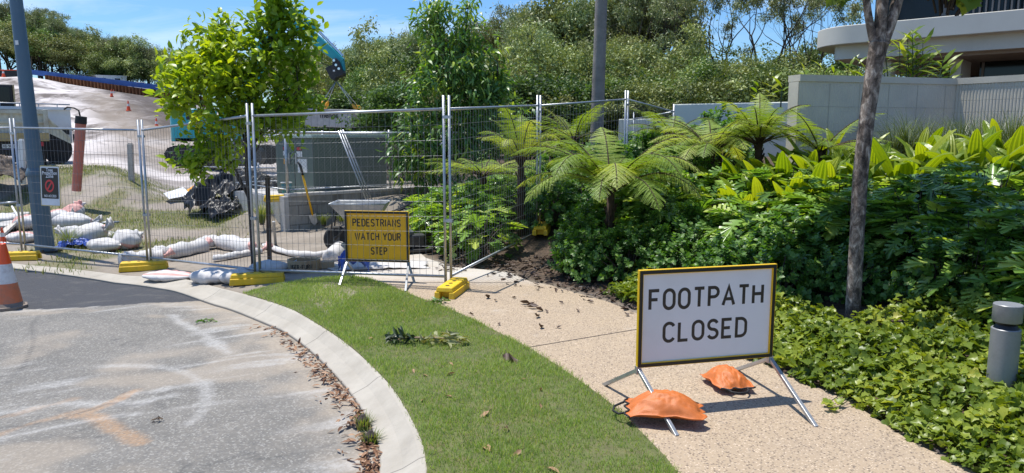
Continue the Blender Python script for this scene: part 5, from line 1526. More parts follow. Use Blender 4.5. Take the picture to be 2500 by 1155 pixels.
ch_.bar(a_ + Vector((0, -.03, 0)), b_ + Vector((0, -.03, 0)), .05); ch_.build("side_chute", M['cream'], tip)
yW = 23.5
gz2 = float(T(D(60, 400, yW).x, yW))
wc_ = D(40, 400, yW); wc_.z = gz2
def z2(py): return D(0, py, yW).z - gz2
wt = thing("white_bin_truck", "white high-sided bin truck parked just beyond the rusty tipper", "truck", wc_, R(33))
wt.scale = (.82, .85, 1)
xr = D(181, 300, yW).x - wc_.x; xl = -2.4
MB().box(((xl + xr) / 2, 1.3, (z2(262) + z2(350)) / 2), (xr - xl, 2.5, z2(262) - z2(350))).build("bin", M['truck_white'], wt, bevel=.03)
MB().box(((xl + xr) / 2, .02, z2(263)), (xr - xl + .06, .12, .09)).build("bin_rim", M['white_paint'], wt)
gr = MB(); gr.tube([(xl, .02, z2(250)), (xr, .02, z2(253))], .022, 8)
for k in range(7): x = xl + (xr - xl) * (k + .3) / 7; gr.tube([(x, .02, z2(263)), (x, .02, z2(251))], .018, 6)
gr.build("guard_rail", M['galv'], wt, smooth=True)
MB().box(((xl + xr) / 2, 1.3, z2(358)), (xr - xl - .3, 1.0, .3)).build("chassis", M['machine_black'], wt)
for x in (xr - .55, xr - 1.6, xl + .6):
    for y in (.15, 2.35): wheel(wt, (x, y, .5), .52, .34, 'y')
MB().box((xr - .25, .015, z2(322)), (.32, .03, .16)).build("side_light", M['sign_black'], wt)
mi = MB(); mi.tube([(xr, .0, z2(318)), (xr + .18, -.05, z2(312)), (xr + .32, -.05, z2(316))], .02, 6); mi.box((xr + .04, -.05, z2(338)), (.06, .12, .28)); mi.build("mirror", M['machine_black'], wt)
xc = D(12, 230, yW).x - wc_.x
MB().box((xc - .5, 1.2, (z2(205) + z2(262)) / 2), (1.55, 2.0, z2(205) - z2(262))).build("cab", M['machine_black'], wt, bevel=.06)
MB().box((xc - .5, .185, (z2(212) + z2(246)) / 2), (1.30, .03, z2(212) - z2(246))).build("cab_window", M['glass'], wt)
MB().bar((xc + .29, .16, z2(206)), (xc + .29, .16, z2(262)), .05).build("cab_post", M['ochre'], wt)

# ------------------------------------------------------------------ excavator, tank and slings
yE = 33.0
def E_(px, py): p = D(px, py, yE); return Vector((p.x - eo.x, 0, p.z - eo.z))
eo = D(552, 400, yE); eo.z = D(552, 402, yE).z
ex = thing("excavator", "teal excavator behind the young tree holding a concrete tank from its arm", "excavator", eo)
TL = 2.1
for y in (-1.1, 1.1):
    prof = [(-TL + .42 + .42 * math.cos(a), .42 + .42 * math.sin(a)) for a in np.linspace(math.pi / 2, 3 * math.pi / 2, 9)] + [(TL - .42 + .42 * math.cos(a), .42 + .42 * math.sin(a)) for a in np.linspace(-math.pi / 2, math.pi / 2, 9)]
    mb = MB(); mb.prism(prof, -.3, .3, M=Matrix.Rotation(R(90), 3, 'X'), c=(0, y, 0))
    n_ = 34
    for k in range(n_):
        s = k / n_ * (2 * math.pi * .42 + 4 * (TL - .42)); straight = 2 * (TL - .42)
        if s < straight: p, nn = (-TL + .42 + s, .84), (0, 1)
        elif s < straight + math.pi * .42: a = math.pi / 2 - (s - straight) / .42; p, nn = (TL - .42 + .42 * math.cos(a), .42 + .42 * math.sin(a)), (math.cos(a), math.sin(a))
        elif s < 2 * straight + math.pi * .42: p, nn = (TL - .42 - (s - straight - math.pi * .42), 0), (0, -1)
        else: a = -math.pi / 2 - (s - 2 * straight - math.pi * .42) / .42; p, nn = (-TL + .42 + .42 * math.cos(a), .42 + .42 * math.sin(a)), (math.cos(a), math.sin(a))
        mb.bar((p[0] + nn[0] * .0, y - .3, p[1] + nn[1] * .0), (p[0], y + .3, p[1]), .05, .05)
    tr = mb.build("track", M['machine_black'], ex)
    fr_ = MB()
    for k in range(6): fr_.lathe([(.13, -.04), (.13, .04)], 14, (-1.35 + k * .54, y - .30 if y < 0 else y + .3, .26), M=Matrix.Rotation(R(90), 3, 'X'))
    fr_.build("roller", M['wheel_steel'], tr)
MB().box((0, 0, .75), (1.6, 1.7, .5)).build("undercarriage", M['machine_black'], ex, bevel=.05)
MB().lathe([(.75, .98), (.75, 1.14)], 28).build("slew_ring", M['machine_black'], ex, auto=40)
hz0, hz1 = E_(480, 345).z, E_(480, 268).z
MB().box((-.05, -.05, hz0 + .08), (3.2, 2.4, .16)).build("deck", M['machine_black'], ex, bevel=.02)
cwp = [(-1.95 + .35 - .35 * math.cos(a), s * (1.25 - .35) + s * .35 * math.sin(a)) for s, rng_ in ((-1, np.linspace(math.pi / 2, 0, 6)), (1, np.linspace(0, math.pi / 2, 6))) for a in rng_] + [(-.75, 1.25), (-.75, -1.25)]
MB().prism(cwp[::-1], hz0, hz1 - .28).build("counterweight", M['teal'], ex, auto=40, bevel=.03)
MB().prism([(x * .97 - .02, y * .97) for x, y in cwp[::-1]], hz1 - .27, hz1).build("counterweight_cap", M['teal'], ex, auto=40, bevel=.06)
hb = MB(); hb.box((.02, .40, (hz0 + hz1) / 2 - .12), (1.45, 1.55, hz1 - hz0 - .35)); hb.box((-.2, -.95, (hz0 + hz1) / 2 - .15), (1.0, .52, hz1 - hz0 - .40)); hb.build("engine_cover", M['teal'], ex, bevel=.04)
MB().box((-.66, -1.262, hz0 + .70), (.14, .02, 1.0)).build("yellow_stripe", M['sign_yellow'], ex)
MB().box((-1.02, -1.262, hz0 + .65), (.16, .02, .22)).build("decal", M['orange_label'], ex)
MB().box((-1.0, -1.262, hz0 + 1.0), (.22, .02, .14)).build("decal", M['sign_black'], ex)
cb = MB(); cb.box((1.10, -.80, hz0 + .98), (1.45, .95, 1.80)); cb = cb.build("cab", M['teal'], ex, bevel=.08)
gl_ = MB(); gl_.box((1.12, -1.285, hz0 + 1.2), (1.15, .03, 1.0)); gl_.box((1.835, -.80, hz0 + 1.1), (.03, .78, 1.2)); gl_.build("cab_window", M['glass'], cb)
def beam(pts, hs, w, mt, nm, par=None, y=.25):
    V = []; n_ = len(pts)
    for i, p in enumerate(pts):
        p = Vector((p[0], 0, p[1])); a = Vector((pts[max(i - 1, 0)][0], 0, pts[max(i - 1, 0)][1])); b_ = Vector((pts[min(i + 1, n_ - 1)][0], 0, pts[min(i + 1, n_ - 1)][1]))
        d = (b_ - a).normalized(); nn = Vector((-d.z, 0, d.x))
        for s, q in ((-1, -1), (1, -1), (1, 1), (-1, 1)): V.append(p + nn * (q * hs[i] / 2) + Vector((0, y + s * w / 2, 0)))
    F = [(0, 1, 2, 3), tuple((n_ - 1) * 4 + k for k in (3, 2, 1, 0))]
    for i in range(n_ - 1):
        for k in range(4): F.append((i * 4 + k, (i + 1) * 4 + k, (i + 1) * 4 + (k + 1) % 4, i * 4 + (k + 1) % 4))
    return MB().add(V, F).build(nm, mt, par or ex, bevel=.025)
pv = E_(690, 52); st0, st1 = E_(700, 42), E_(833, 150)
beam([(.95, 1.55), (1.15, 3.4), (1.75, 4.9), (pv.x, pv.z)], [.55, .75, .62, .36], .42, M['teal'], "boom")
dst = (st1 - st0).normalized(); back_ = st0 - dst * .75
beam([(back_.x, back_.z), (st0.x, st0.z), ((st0.x + st1.x) / 2, (st0.z + st1.z) / 2), (st1.x, st1.z)], [.30, .66, .50, .30], .34, M['teal'], "stick")
nn = Vector((-dst.z, 0, dst.x)); nn = nn if nn.z > 0 else -nn
ya = Vector((0, .25, 0))
c0 = st0 + nn * .44 + dst * .1 + ya; c1 = st0 + nn * .40 + dst * 1.35 + ya; c2 = st1 + nn * .20 - dst * .15 + ya
MB().tube([c0, c1], .115, 14).build("hydraulic_cylinder", M['teal'], ex, auto=40)
MB().tube([c1, c2], .06, 12).build("cylinder_rod", M['chrome'], ex, auto=40)
MB().tube([c1 - nn * .28, c1 - nn * .22 + dst * .5, c2 - nn * .20 - dst * .3], .022, 6).build("hose", M['chrome'], ex, smooth=True)
MB().tube([st1 - nn * .25 - dst * .9 + ya, st1 - nn * .62 - dst * .72 + ya, st1 - nn * .50 - dst * .3 + ya, st1 - nn * .22 - dst * .2 + ya], .022, 6).build("hose", M['machine_black'], ex, smooth=True)
# boom rams
MB().tube([(.95 + .6, .25 - .34, 1.5), (1.35, .25 - .34, 3.0)], .10, 12).build("hydraulic_cylinder", M['teal'], ex, auto=40)
MB().tube([(1.35, .25 - .34, 3.0), (1.55, .25 - .34, 4.1)], .055, 12).build("cylinder_rod", M['chrome'], ex, auto=40)
lk_ = MB(); e1, e2 = E_(832, 140), E_(836, 172)
lk_.bar(e1 + ya, e2 + ya, .14, .30, up=(0, 1, 0)); lk_.build("bucket_link", M['teal'], ex, bevel=.02)
qa = [E_(x, y) for x, y in ((794, 166), (812, 158), (812, 145), (820, 142), (829, 150), (839, 178), (838, 183), (822, 189), (816, 197), (808, 193))]
qh = MB(); qh.prism([(p.x, p.z) for p in qa][::-1], -.30, .30, M=Matrix.Rotation(R(90), 3, 'X'), c=(0, .25, 0)); qh = qh.build("quick_hitch", M['machine_black'], ex, bevel=.02)
pn = MB()
for x, y in ((816, 148), (821, 159), (828, 168)): p = E_(x, y); pn.lathe([(.055, -.33), (.055, .33)], 14, (p.x, .25, p.z), M=Matrix.Rotation(R(90), 3, 'X'))
pn.build("pin", M['chrome'], qh, auto=40)
p = E_(816, 173); MB().box((p.x, -.056, p.z), (.09, .01, .07)).build("decal", M['white_paint'], qh)
# tank
tk0, tk1 = D(752, 272, yE), D(908, 279, yE)
tkb = D(752, 311, yE).z
tkc = (tk0 + tk1) / 2; hL = (tk1 - tk0).length / 2
tk = thing("concrete_tank", "pale precast concrete tank hanging from yellow-hooked slings above the kiosk", "precast tank", (tkc.x, yE + .25, tkb), R(-4), rot=(0, R(1.6), R(-16)))
th_ = tk0.z - tkb
MB().box((0, 0, th_ / 2), (2 * hL, 1.5, th_), taper=.985).build("shell", M['concrete'], tk, bevel=.03)
MB().box((0, 0, th_ + .04), (2 * hL + .08, 1.58, .08)).build("lid_slab", M['concrete'], tk, bevel=.015)
text_mesh("menos", .34, face_frame((-.2, -.765, th_ - .30), (1, 0, 0)), M['letter'], "lettering", tk)
for k in range(3): pass
MB().box((hL * .82, -.755, th_ * .45), (.50, .012, .62)).build("stain_panel", mat('brown stained patch', (.30, .25, .21), .85), tk)
hk = E_(817, 196) + Vector((eo.x, yE + .25, eo.z))
lugs = [D(775, 269, yE), D(793, 269, yE + .6), D(874, 274, yE), D(887, 274, yE + .6)]
sl = thing("lifting_slings", "four chain slings with yellow shortening hooks between excavator and tank", "slings", hk)
for p in lugs:
    q = p - hk; d = q.normalized()
    g_ = MB().tube([Vector((0, 0, 0)), q - d * .42], .018, 6).build("sling", M['galv'], sl, smooth=True)
    MB().tube([q - d * .46, q - d * .30, q - d * .12, q], [.03, .085, .06, .03], 8).build("hook", M['orange_label'], sl, smooth=True)

# ------------------------------------------------------------------ sheet piles, barrier, huts and cars up the hill
A_, B_ = D(112, 196, 130), D(500, 252, 130); A1, B1 = D(112, 183, 130), D(500, 237, 130)
c = Vector((A_.x, 130, 0)); d = Vector((1, 0, 0)); Lp = B_.x - A_.x
sp = thing("sheet_pile_wall", "rust brown sheet pile retaining wall across the top of the sand slope", "retaining wall", c)
n_ = int(Lp / .15); V = []; F = []
for k in range(n_ + 1):
    s = k / n_; x = Lp * s; y = .22 if (k // 2) % 2 else -.22
    zt_ = A1.z + (B1.z - A1.z) * s; zb_ = A_.z + (B_.z - A_.z) * s - 3.5
    V += [(x, y, zb_), (x, y, zt_)]
for k in range(n_): F.append((2 * k, 2 * k + 2, 2 * k + 3, 2 * k + 1))
o = MB().add(V, F).build("piles", mat('rusted steel piles', (.20, .085, .035), .85, .1, .25, 1.2, dirt=(.09, .04, .02), dirt_amt=.6, dirt_scale=.8), sp)
sm = o.modifiers.new("thick", 'SOLIDIFY'); sm.thickness = .04
ba_ = thing("blue_barrier", "long blue plastic barrier fence along the top of the rusty sheet piles", "barrier", (D(45, 170, 131).x, 131, 0))
L0, L1 = D(45, 169, 131), D(505, 224, 131); H0 = .62
V = []; n_ = 60
for k in range(n_ + 1):
    s = k / n_; x = (L1.x - L0.x) * s; z = L0.z + (L1.z - L0.z) * s - .42
    w_ = .05 * math.sin(k * 1.9)
    V += [(x, w_, z - .25), (x, w_ * .5, z + H0)]
o = MB().add(V, [(2 * k, 2 * k + 2, 2 * k + 3, 2 * k + 1) for k in range(n_)]).build("screen", mat('blue barrier mesh', (.045, .12, .36), .6, 0, .2, .6), ba_)
sm = o.modifiers.new("thick", 'SOLIDIFY'); sm.thickness = .05
pm = MB(); cm_ = MB()
for k in range(0, n_ + 1, 3):
    s = k / n_; x = (L1.x - L0.x) * s; z = L0.z + (L1.z - L0.z) * s - .25
    pm.bar((x, .08, z - .6), (x, .08, z + H0 + .15), .06)
pm.build("post", M['galv'], ba_)
sc_ = thing("dark_shade_fence", "black mesh fence on the crest at the far left edge", "fence", (D(-30, 180, 128).x, 128, D(0, 192, 128).z))
w_ = D(48, 180, 128).x - D(-30, 180, 128).x; h_ = D(0, 172, 128).z - D(0, 192, 128).z
MB().box((w_ / 2, 0, h_ / 2 - .4), (w_, .08, h_ + .8)).build("screen", M['black_film'], sc_)
MB().box((w_ / 2, 0, h_ + .06), (w_, .10, .12)).build("orange_top_edge", M['cone_orange'], sc_)
def hut(label, px0, px1, py0, py1, Y, mt, win):
    a, b_ = D(px0, py1, Y), D(px1, py1, Y); zt_ = D((px0 + px1) / 2, py0, Y).z
    t = thing("site_hut", label, "site hut", ((a.x + b_.x) / 2, Y, a.z - 1.0), R(27))
    w = b_.x - a.x; h = zt_ - a.z + 1.0
    MB().box((0, 1.5, h / 2), (w, 3.0, h)).build("wall", mt, t, bevel=.05)
    MB().box((0, 1.5, h + .07), (w + .2, 3.2, .14)).build("roof", M['white_paint'], t)
    for u, wd in win:
        MB().box((u * w, -.03, h * .68), (wd, .06, .85)).build("window", M['glass'], t)
    return t
hut("white portable site hut with two dark windows behind the blue barrier", 240, 306, 186, 206, 139, M['white_paint'], [(-.25, .7), (.2, .9)])
hut("long pale pink site hut left of the white one behind the barrier", 205, 241, 184, 202, 140, mat('pale pink hut', (.66, .56, .53), .7), [(.25, .8)])
hut("cream flat-roofed shelter left of the site huts on the crest", 179, 205, 183, 198, 141, mat('cream hut', (.52, .50, .38), .7), [(0, 1.0)])
def car(name, label, px, py, Y, mt, Lc=4.4, ute=False, rz=R(20), cat="car", grp_="vehicles parked behind the blue barrier"):
    p = D(px, py, Y)                                       # py: top of the roof
    Hc = 1.55 if not ute else 1.85
    t = thing(name, label, cat, (p.x, Y, p.z - Hc), rz, grp_)
    hx = Lc / 2
    body = [(-hx, .35), (hx, .35), (hx, .75), (hx - .25, .88), (.95, .98), (.3, Hc - .04), (-.1, Hc), (-hx + .75, Hc - .05), (-hx + .12, .98), (-hx, .9)]
    if ute: body = [(-hx, .5), (hx, .5), (hx, .95), (hx - .2, 1.08), (1.05, 1.18), (.5, Hc), (-.35, Hc), (-.55, 1.15), (-hx, 1.15)]
    Mx = Matrix.Rotation(R(90), 3, 'X')
    MB().prism(body[::-1], -.86, .86, M=Mx).build("body", mt, t, bevel=.05)
    win = [(.85, 1.02), (.28, Hc - .12), (-.1, Hc - .09), (-hx + .85, Hc - .14), (-hx + .35, 1.02)]
    if ute: win = [(.9, 1.22), (.42, Hc - .1), (-.28, Hc - .1), (-.42, 1.22)]
    MB().prism(win[::-1], -.875, .875, M=Mx).build("window", M['glass'], t)
    for x in (-hx + .85, hx - .85):
        for y in (-.78, .78): wheel(t, (x, y, .34), .34, .2, 'y')
    for y in (-.6, .6): MB().box((hx - .02, y, .72), (.06, .3, .12)).build("headlight", M['white_paint'], t)
    return t
car("white_car", "white car below the pink site hut, only its roof above the barrier", 258, 193, 136, M['white_paint'])
car("white_car", "white wagon parked far right of the site huts by the young tree", 348, 201, 136, M['white_paint'], 4.8)
car("dark_utility", "dark utility with roof rack left of the site huts on the crest", 160, 181, 137, M['pole_blue'], 5.2, True)
car("grey_car", "dark grey car between the white hut and the white wagon", 311, 200, 138, M['machine_black'])
# ------------------------------------------------------------------ leaves
def tpl_oval(w=.5, fold=.12, droop=.18, wid2=.9):
    V = np.array([(0, 0, 0), (-w * .5, .30, fold), (0, .33, 0), (w * .5, .30, fold), (-w * .5 * wid2, .66, fold - droop * .4), (0, .68, -droop * .4), (w * .5 * wid2, .66, fold - droop * .4), (0, 1, -droop)], float)
    F = [(0, 2, 1), (0, 3, 2), (1, 2, 5), (1, 5, 4), (2, 3, 6), (2, 6, 5), (4, 5, 7), (5, 6, 7)]
    return V, np.array(F)
def tpl_blade(w=.28, fold=.05, droop=.25):
    V = np.array([(0, 0, 0), (-w / 2, .35, fold), (w / 2, .35, fold), (-w * .42, .68, fold * .7 - droop * .35), (w * .42, .68, fold * .7 - droop * .35), (0, 1, -droop)], float)
    return V, np.array([(0, 2, 1), (1, 2, 4), (1, 4, 3), (3, 4, 5)])
def tpl_card(w=.4):
    V = np.array([(0, 0, 0), (-w / 2, .45, .06), (w / 2, .5, .04), (0, 1, -.08)], float)
    return V, np.array([(0, 2, 1), (1, 2, 3)])
def tpl_fan(outline, cup=.06, droop=.15):
    V = [(0, .28, -.02)] + [(x, y, cup * abs(x) * 2 - droop * max(0, y - .2) ** 2) for x, y in outline]
    n = len(outline)
    return np.array(V, float), np.array([(0, 1 + i, 1 + (i + 1) % n) for i in range(n)])
IVY = [(.03, 0), (.26, -.04), (.46, .12), (.36, .28), (.52, .50), (.29, .60), (.14, .80), (.0, 1.0), (-.14, .80), (-.29, .60), (-.52, .50), (-.36, .28), (-.46, .12), (-.26, -.04), (-.03, 0)]
def lobed_outline(n=5, w=.42):
    R_ = []; 
    for i in range(n):
        y = .06 + .78 * i / (n - 1); wd = w * (math.sin(math.pi * (.22 + .66 * i / (n - 1)))) ** .8
        R_ += [(.15, y - .02), (wd, y + .075), (wd * .9, y + .165), (.19, y + .105)]
    pts = R_ + [(0, 1.06)]
    return pts + [(-x, y) for x, y in R_[::-1]]
def scatter(tpl, P, Dr, Up, S, cut=None):
    V0, F0 = tpl
    P = np.asarray(P, float); Dr = np.asarray(Dr, float); Up = np.asarray(Up, float); S = np.asarray(S, float)
    Dr = Dr / (np.linalg.norm(Dr, axis=1, keepdims=True) + 1e-9)
    X = np.cross(Dr, Up); X /= (np.linalg.norm(X, axis=1, keepdims=True) + 1e-9)
    Z = np.cross(X, Dr)
    V = P[:, None, :] + S[:, None, None] * (V0[None, :, 0:1] * X[:, None, :] + V0[None, :, 1:2] * Dr[:, None, :] + V0[None, :, 2:3] * Z[:, None, :])
    F = (F0[None] + (np.arange(len(P)) * len(V0))[:, None, None]).reshape(-1, F0.shape[1])
    return V.reshape(-1, 3), F
def leaves_obj(name, tpl, P, Dr, Up, S, mt, parent=None, rnd=None, rng=None, smooth=True):
    V, F = scatter(tpl, P, Dr, Up, S)
    if rnd is None: rnd = (rng or np.random.default_rng(1)).uniform(0, 1, len(P))
    me = mesh_np(name, V, [F], mt, smooth, dict(rnd=np.repeat(rnd, len(tpl[0]))))
    return link(name, me, parent)
def rdir(rng, n, zbias=0.0, zs=1.0):
    v = rng.normal(0, 1, (n, 3)); v[:, 2] = v[:, 2] * zs + zbias
    return v / (np.linalg.norm(v, axis=1, keepdims=True) + 1e-9)

# leaf colours
L_OLIVE = leaf_mat('gum leaves olive', [(0.102, 0.136, 0.042), (0.196, 0.239, 0.081), (0.309, 0.344, 0.116), (0.410, 0.427, 0.180)], .5, .16, (1.5, 1.45, .6), .35, .34)
L_GREEN = leaf_mat('bushland leaves green', [(0.065, 0.109, 0.031), (0.128, 0.198, 0.051), (0.210, 0.293, 0.077), (0.301, 0.358, 0.114)], .5, .16, (1.5, 1.5, .5), .35, .34)
L_GREY = leaf_mat('gum leaves grey green', [(0.097, 0.133, 0.055), (0.187, 0.231, 0.094), (0.284, 0.324, 0.144), (0.390, 0.418, 0.206)], .45, .16, (1.3, 1.4, .7), .4, .34)
L_DARK = leaf_mat('dense dark leaves', [(0.022, 0.043, 0.016), (0.050, 0.094, 0.026), (0.094, 0.152, 0.041), (0.156, 0.234, 0.062)], .5, .25, (1.6, 1.7, .5), .25, .15)
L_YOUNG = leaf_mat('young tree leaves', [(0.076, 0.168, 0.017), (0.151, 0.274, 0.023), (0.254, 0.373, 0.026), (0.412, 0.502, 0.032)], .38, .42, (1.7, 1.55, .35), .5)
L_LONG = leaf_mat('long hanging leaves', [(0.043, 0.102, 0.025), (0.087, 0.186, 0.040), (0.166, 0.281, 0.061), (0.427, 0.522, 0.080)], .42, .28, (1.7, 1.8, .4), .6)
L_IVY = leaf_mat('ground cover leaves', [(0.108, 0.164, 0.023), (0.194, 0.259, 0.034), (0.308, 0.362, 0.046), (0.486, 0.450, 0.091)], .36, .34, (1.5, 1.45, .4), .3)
L_GLOSS = leaf_mat('glossy round leaves', [(0.030, 0.076, 0.015), (0.055, 0.132, 0.025), (0.096, 0.196, 0.037), (0.177, 0.280, 0.059)], .44, .28, (1.8, 2.0, .5), .4)
L_XAN = leaf_mat('lobed leaves', [(0.092, 0.179, 0.035), (0.167, 0.302, 0.056), (0.275, 0.432, 0.080), (0.535, 0.600, 0.139)], .30, .32, (1.7, 1.75, .4), .6)
L_BROAD = leaf_mat('broad pleated leaves', [(0.117, 0.204, 0.015), (0.193, 0.289, 0.020), (0.282, 0.361, 0.027), (0.413, 0.446, 0.050)], .36, .46, (1.6, 1.5, .3), .5)
L_FERN = leaf_mat('tree fern fronds', [(0.131, 0.210, 0.034), (0.227, 0.328, 0.050), (0.333, 0.412, 0.080), (0.473, 0.487, 0.126)], .5, .38, (1.5, 1.45, .4), .35)
L_FERNY = leaf_mat('yellowing fern fronds', [(0.220, 0.220, 0.033), (0.352, 0.297, 0.044), (0.462, 0.363, 0.066)], .55, .40, (1.2, 1.1, .4), .3)
L_GRASSY = leaf_mat('dark strappy leaves', [(0.045, 0.075, 0.027), (0.090, 0.135, 0.042), (0.165, 0.210, 0.075)], .4, .2)
L_WEED = leaf_mat('weedy grass', [(.16, .15, .05), (.14, .19, .04), (.10, .16, .03), (.26, .24, .10)], .5, .35)
L_DRY = leaf_mat('dry leaves', [(.10, .048, .026), (.21, .105, .055), (.34, .19, .105), (.46, .30, .19)], .6, .10, (1.2, 1, .8), .3)
L_DARKDRY = leaf_mat('dark curled leaves', [(.030, .020, .015), (.060, .036, .026), (.11, .065, .045)], .6, .05)

# ------------------------------------------------------------------ trees with limbs
def grow(rng, p, d, L, r, lev, tubes, tips, up=.18, spread=(25, 55), kids=(2, 4), wob=.16, shrink=(.58, .80)):
    n = 4; pts = [p.copy()]; rad = [r]; dd = d.copy()
    for i in range(n):
        dd = (dd + np.array([rng.normal(0, wob), rng.normal(0, wob), rng.normal(0, wob) + up * .25])); dd /= np.linalg.norm(dd)
        p = p + dd * L / n; pts.append(p.copy()); rad.append(r * (1 - .45 * (i + 1) / n))
    tubes.append((pts, rad))
    if lev == 0:
        tips += [(pts[-1], dd), (pts[2], dd)]
        return
    k = rng.integers(kids[0], kids[1] + 1)
    a0 = rng.uniform(0, 2 * math.pi)
    for j in range(k):
        ang = R(rng.uniform(*spread)); az = a0 + 2 * math.pi * j / k + rng.normal(0, .4)
        a = np.array([0, 0, 1.0]) if abs(dd[2]) < .9 else np.array([1.0, 0, 0])
        x = np.cross(dd, a); x /= np.linalg.norm(x); y = np.cross(dd, x)
        nd = dd * math.cos(ang) + (x * math.cos(az) + y * math.sin(az)) * math.sin(ang)
        q = pts[-1] if (j == 0 or rng.uniform() < .6) else pts[-2]
        grow(rng, q, nd, L * rng.uniform(*shrink), rad[-1] * .72, lev - 1, tubes, tips, up, spread, kids, wob, shrink)
def tube_mesh(tubes, mt, name, parent, n=6):
    mb = MB()
    for pts, rad in tubes: mb.tube(pts, rad, n if rad[0] > .02 else 4, False)
    return mb.build(name, mt, parent, smooth=True)
def make_tree(name, seed, H, trunk_h, r0, lev, nleaf, cl, leaf, tpl, lmat, bark, up=.25, spread=(22, 50), lean=.06, kids=(2, 4), droop=-.6, flat=.8, br_len=None, fill=0, fill_r=None):
    rng = np.random.default_rng(seed)
    root = thing(name, "tree", "tree")
    tubes = []; tips = []
    p = np.array([0, 0, -.3]); pts = [p]; rad = [r0 * 1.25]
    d = np.array([rng.normal(0, lean), rng.normal(0, lean), 1.0])
    for i in range(5):
        d = d + np.array([rng.normal(0, .06), rng.normal(0, .06), 0]); d /= np.linalg.norm(d)
        p = p + d * (trunk_h + .3) / 5; pts.append(p); rad.append(r0 * (1 - .08 * i))
    tubes.append((pts, rad))
    L = br_len or (H - trunk_h) * .42
    for j in range(rng.integers(3, 5)):
        az = j * 2.1 + rng.uniform(0, 1); ang = R(rng.uniform(12, 38))
        nd = np.array([math.sin(ang) * math.cos(az), math.sin(ang) * math.sin(az), math.cos(ang)])
        grow(rng, pts[-1] if j < 2 else pts[-2], nd, L * rng.uniform(.8, 1.1), r0 * .55, lev, tubes, tips, up, spread, kids)
    tube_mesh(tubes, bark, "trunk", root)
    T_ = np.array([t[0] for t in tips]); 
    if fill:
        c = T_.mean(0); ex_ = T_.std(0) * 1.5
        q = rdir(rng, fill) * (rng.uniform(.35, 1, (fill, 1)) ** .5) * ex_ * np.array([1.05, 1.05, 1.0]) + c
        q = q[q[:, 2] > trunk_h * .35]; T_ = np.concatenate([T_, q])
    T_ = T_[rng.uniform(0, 1, len(T_)) < .5]
    per = max(1, nleaf // len(T_))
    dens = rng.uniform(.45, 1.5, len(T_))
    cnt = np.maximum(1, (per * dens).astype(int))
    C = np.repeat(T_, cnt, 0); n = len(C)
    P = C + rng.normal(0, 1, (n, 3)) * np.array([cl, cl, cl * flat])
    tipr = np.repeat(rng.uniform(0, 1, len(T_)), cnt)
    rv = np.clip(.55 * tipr + .45 * rng.uniform(0, 1, n), 0, 1)
    leaves_obj("crown", tpl, P, rdir(rng, n, droop), rdir(rng, n, .9), leaf * rng.uniform(.6, 1.3, n), lmat, root, rv)
    root['H'] = float(np.percentile(P[:, 2], 97.5))
    return root
CARD, CARDN, CARDW = tpl_card(.42), tpl_card(.26), tpl_card(.6)
protos = [
 make_tree("gum_tree", 1, 11, 3.6, .17, 3, 12000, .30, .27, CARDN, L_OLIVE, M['bark_gum']),
 make_tree("gum_tree", 2, 12, 4.8, .19, 3, 9500, .32, .28, CARDN, L_GREY, M['bark_gum'], up=.4),
 make_tree("bushland_tree", 3, 9, 2.0, .15, 3, 15000, .27, .23, CARD, L_GREEN, M['bark_dark'], fill=120),
 make_tree("bushland_tree", 4, 8, 1.4, .15, 3, 15000, .28, .22, CARD, L_OLIVE, M['bark_dark'], spread=(30, 65), fill=150),
 make_tree("gum_tree", 5, 13, 4.2, .22, 3, 5600, .24, .26, CARDN, L_GREY, M['bark_dark'], up=.3, spread=(20, 48), kids=(2, 3)),
 make_tree("bushland_tree", 6, 7, 1.0, .12, 3, 15000, .26, .19, CARD, L_GREEN, M['bark_dark'], spread=(30, 70), fill=160),
 make_tree("bushland_tree", 8, 6, .7, .12, 3, 15000, .26, .18, CARDW, L_DARK, M['bark_dark'], spread=(30, 70), fill=170)]
used_p = set()
rngF = np.random.default_rng(99)
def put_tree(k, px, topy, Y, label, group="bushland trees behind the site", wide=1.0):
    p = D(px, topy, Y); base = float(T(p.x, Y)); H = max(2.0, p.z - base)
    s = H / protos[k]['H']
    sc = (s * wide, s * wide, s); rz = rngF.uniform(0, 6.28)
    if k in used_p: o = dup(protos[k], (p.x, Y, base), rz, label, sc, group=group)
    else:
        used_p.add(k); o = protos[k]; o.location = (p.x, Y, base); o.rotation_euler = (0, 0, rz); o.scale = sc; o['label'] = label; o['group'] = group
    return o
KN = ["olive gum tree", "grey green gum tree", "leafy green tree", "dense olive tree", "thin dark-limbed gum tree", "bushy green tree", "dense dark tree"]
# hill crest at the left
HILL = "trees on the hill behind the sheet piles"
def hl(k): return KN[k] + " on the hill crest behind the sheet pile wall"
xs = [-60, -25, 8, 40, 78, 112, 150, 178, 212, 245, 280, 312, 346, 380, 412, 445]
ty = [30, 18, 24, 50, 34, 30, 78, 70, 98, 88, 108, 100, 120, 112, 130, 128]
kx = [1, 3, 0, 2, 1, 4, 3, 0, 2, 1, 3, 0, 5, 1, 3, 2]
for x, y, k in zip(xs, ty, kx): put_tree(k, x, y + rngF.uniform(-6, 6), rngF.uniform(146, 152), hl(k), HILL, 1.0)
for x, y, k in zip(xs, ty, kx[5:] + kx[:5]): put_tree([2, 3, 6, 5][k % 4], x + 15, y + 30 + rngF.uniform(0, 22), rngF.uniform(143, 146), hl([2, 3, 6, 5][k % 4]), HILL, 1.3)
for x, y, k in ((-10, 8, 1), (28, 20, 4), (62, 28, 1), (98, 22, 4), (135, 40, 1), (195, 75, 4), (262, 92, 1), (295, 92, 4), (360, 112, 1)): put_tree(k, x, y, 144, "tall ragged " + hl(k), HILL, .8)
for x, y in zip(xs[::2], ty[::2]): put_tree(2, x + 5, y + 12, 165, hl(2), HILL, 1.2)
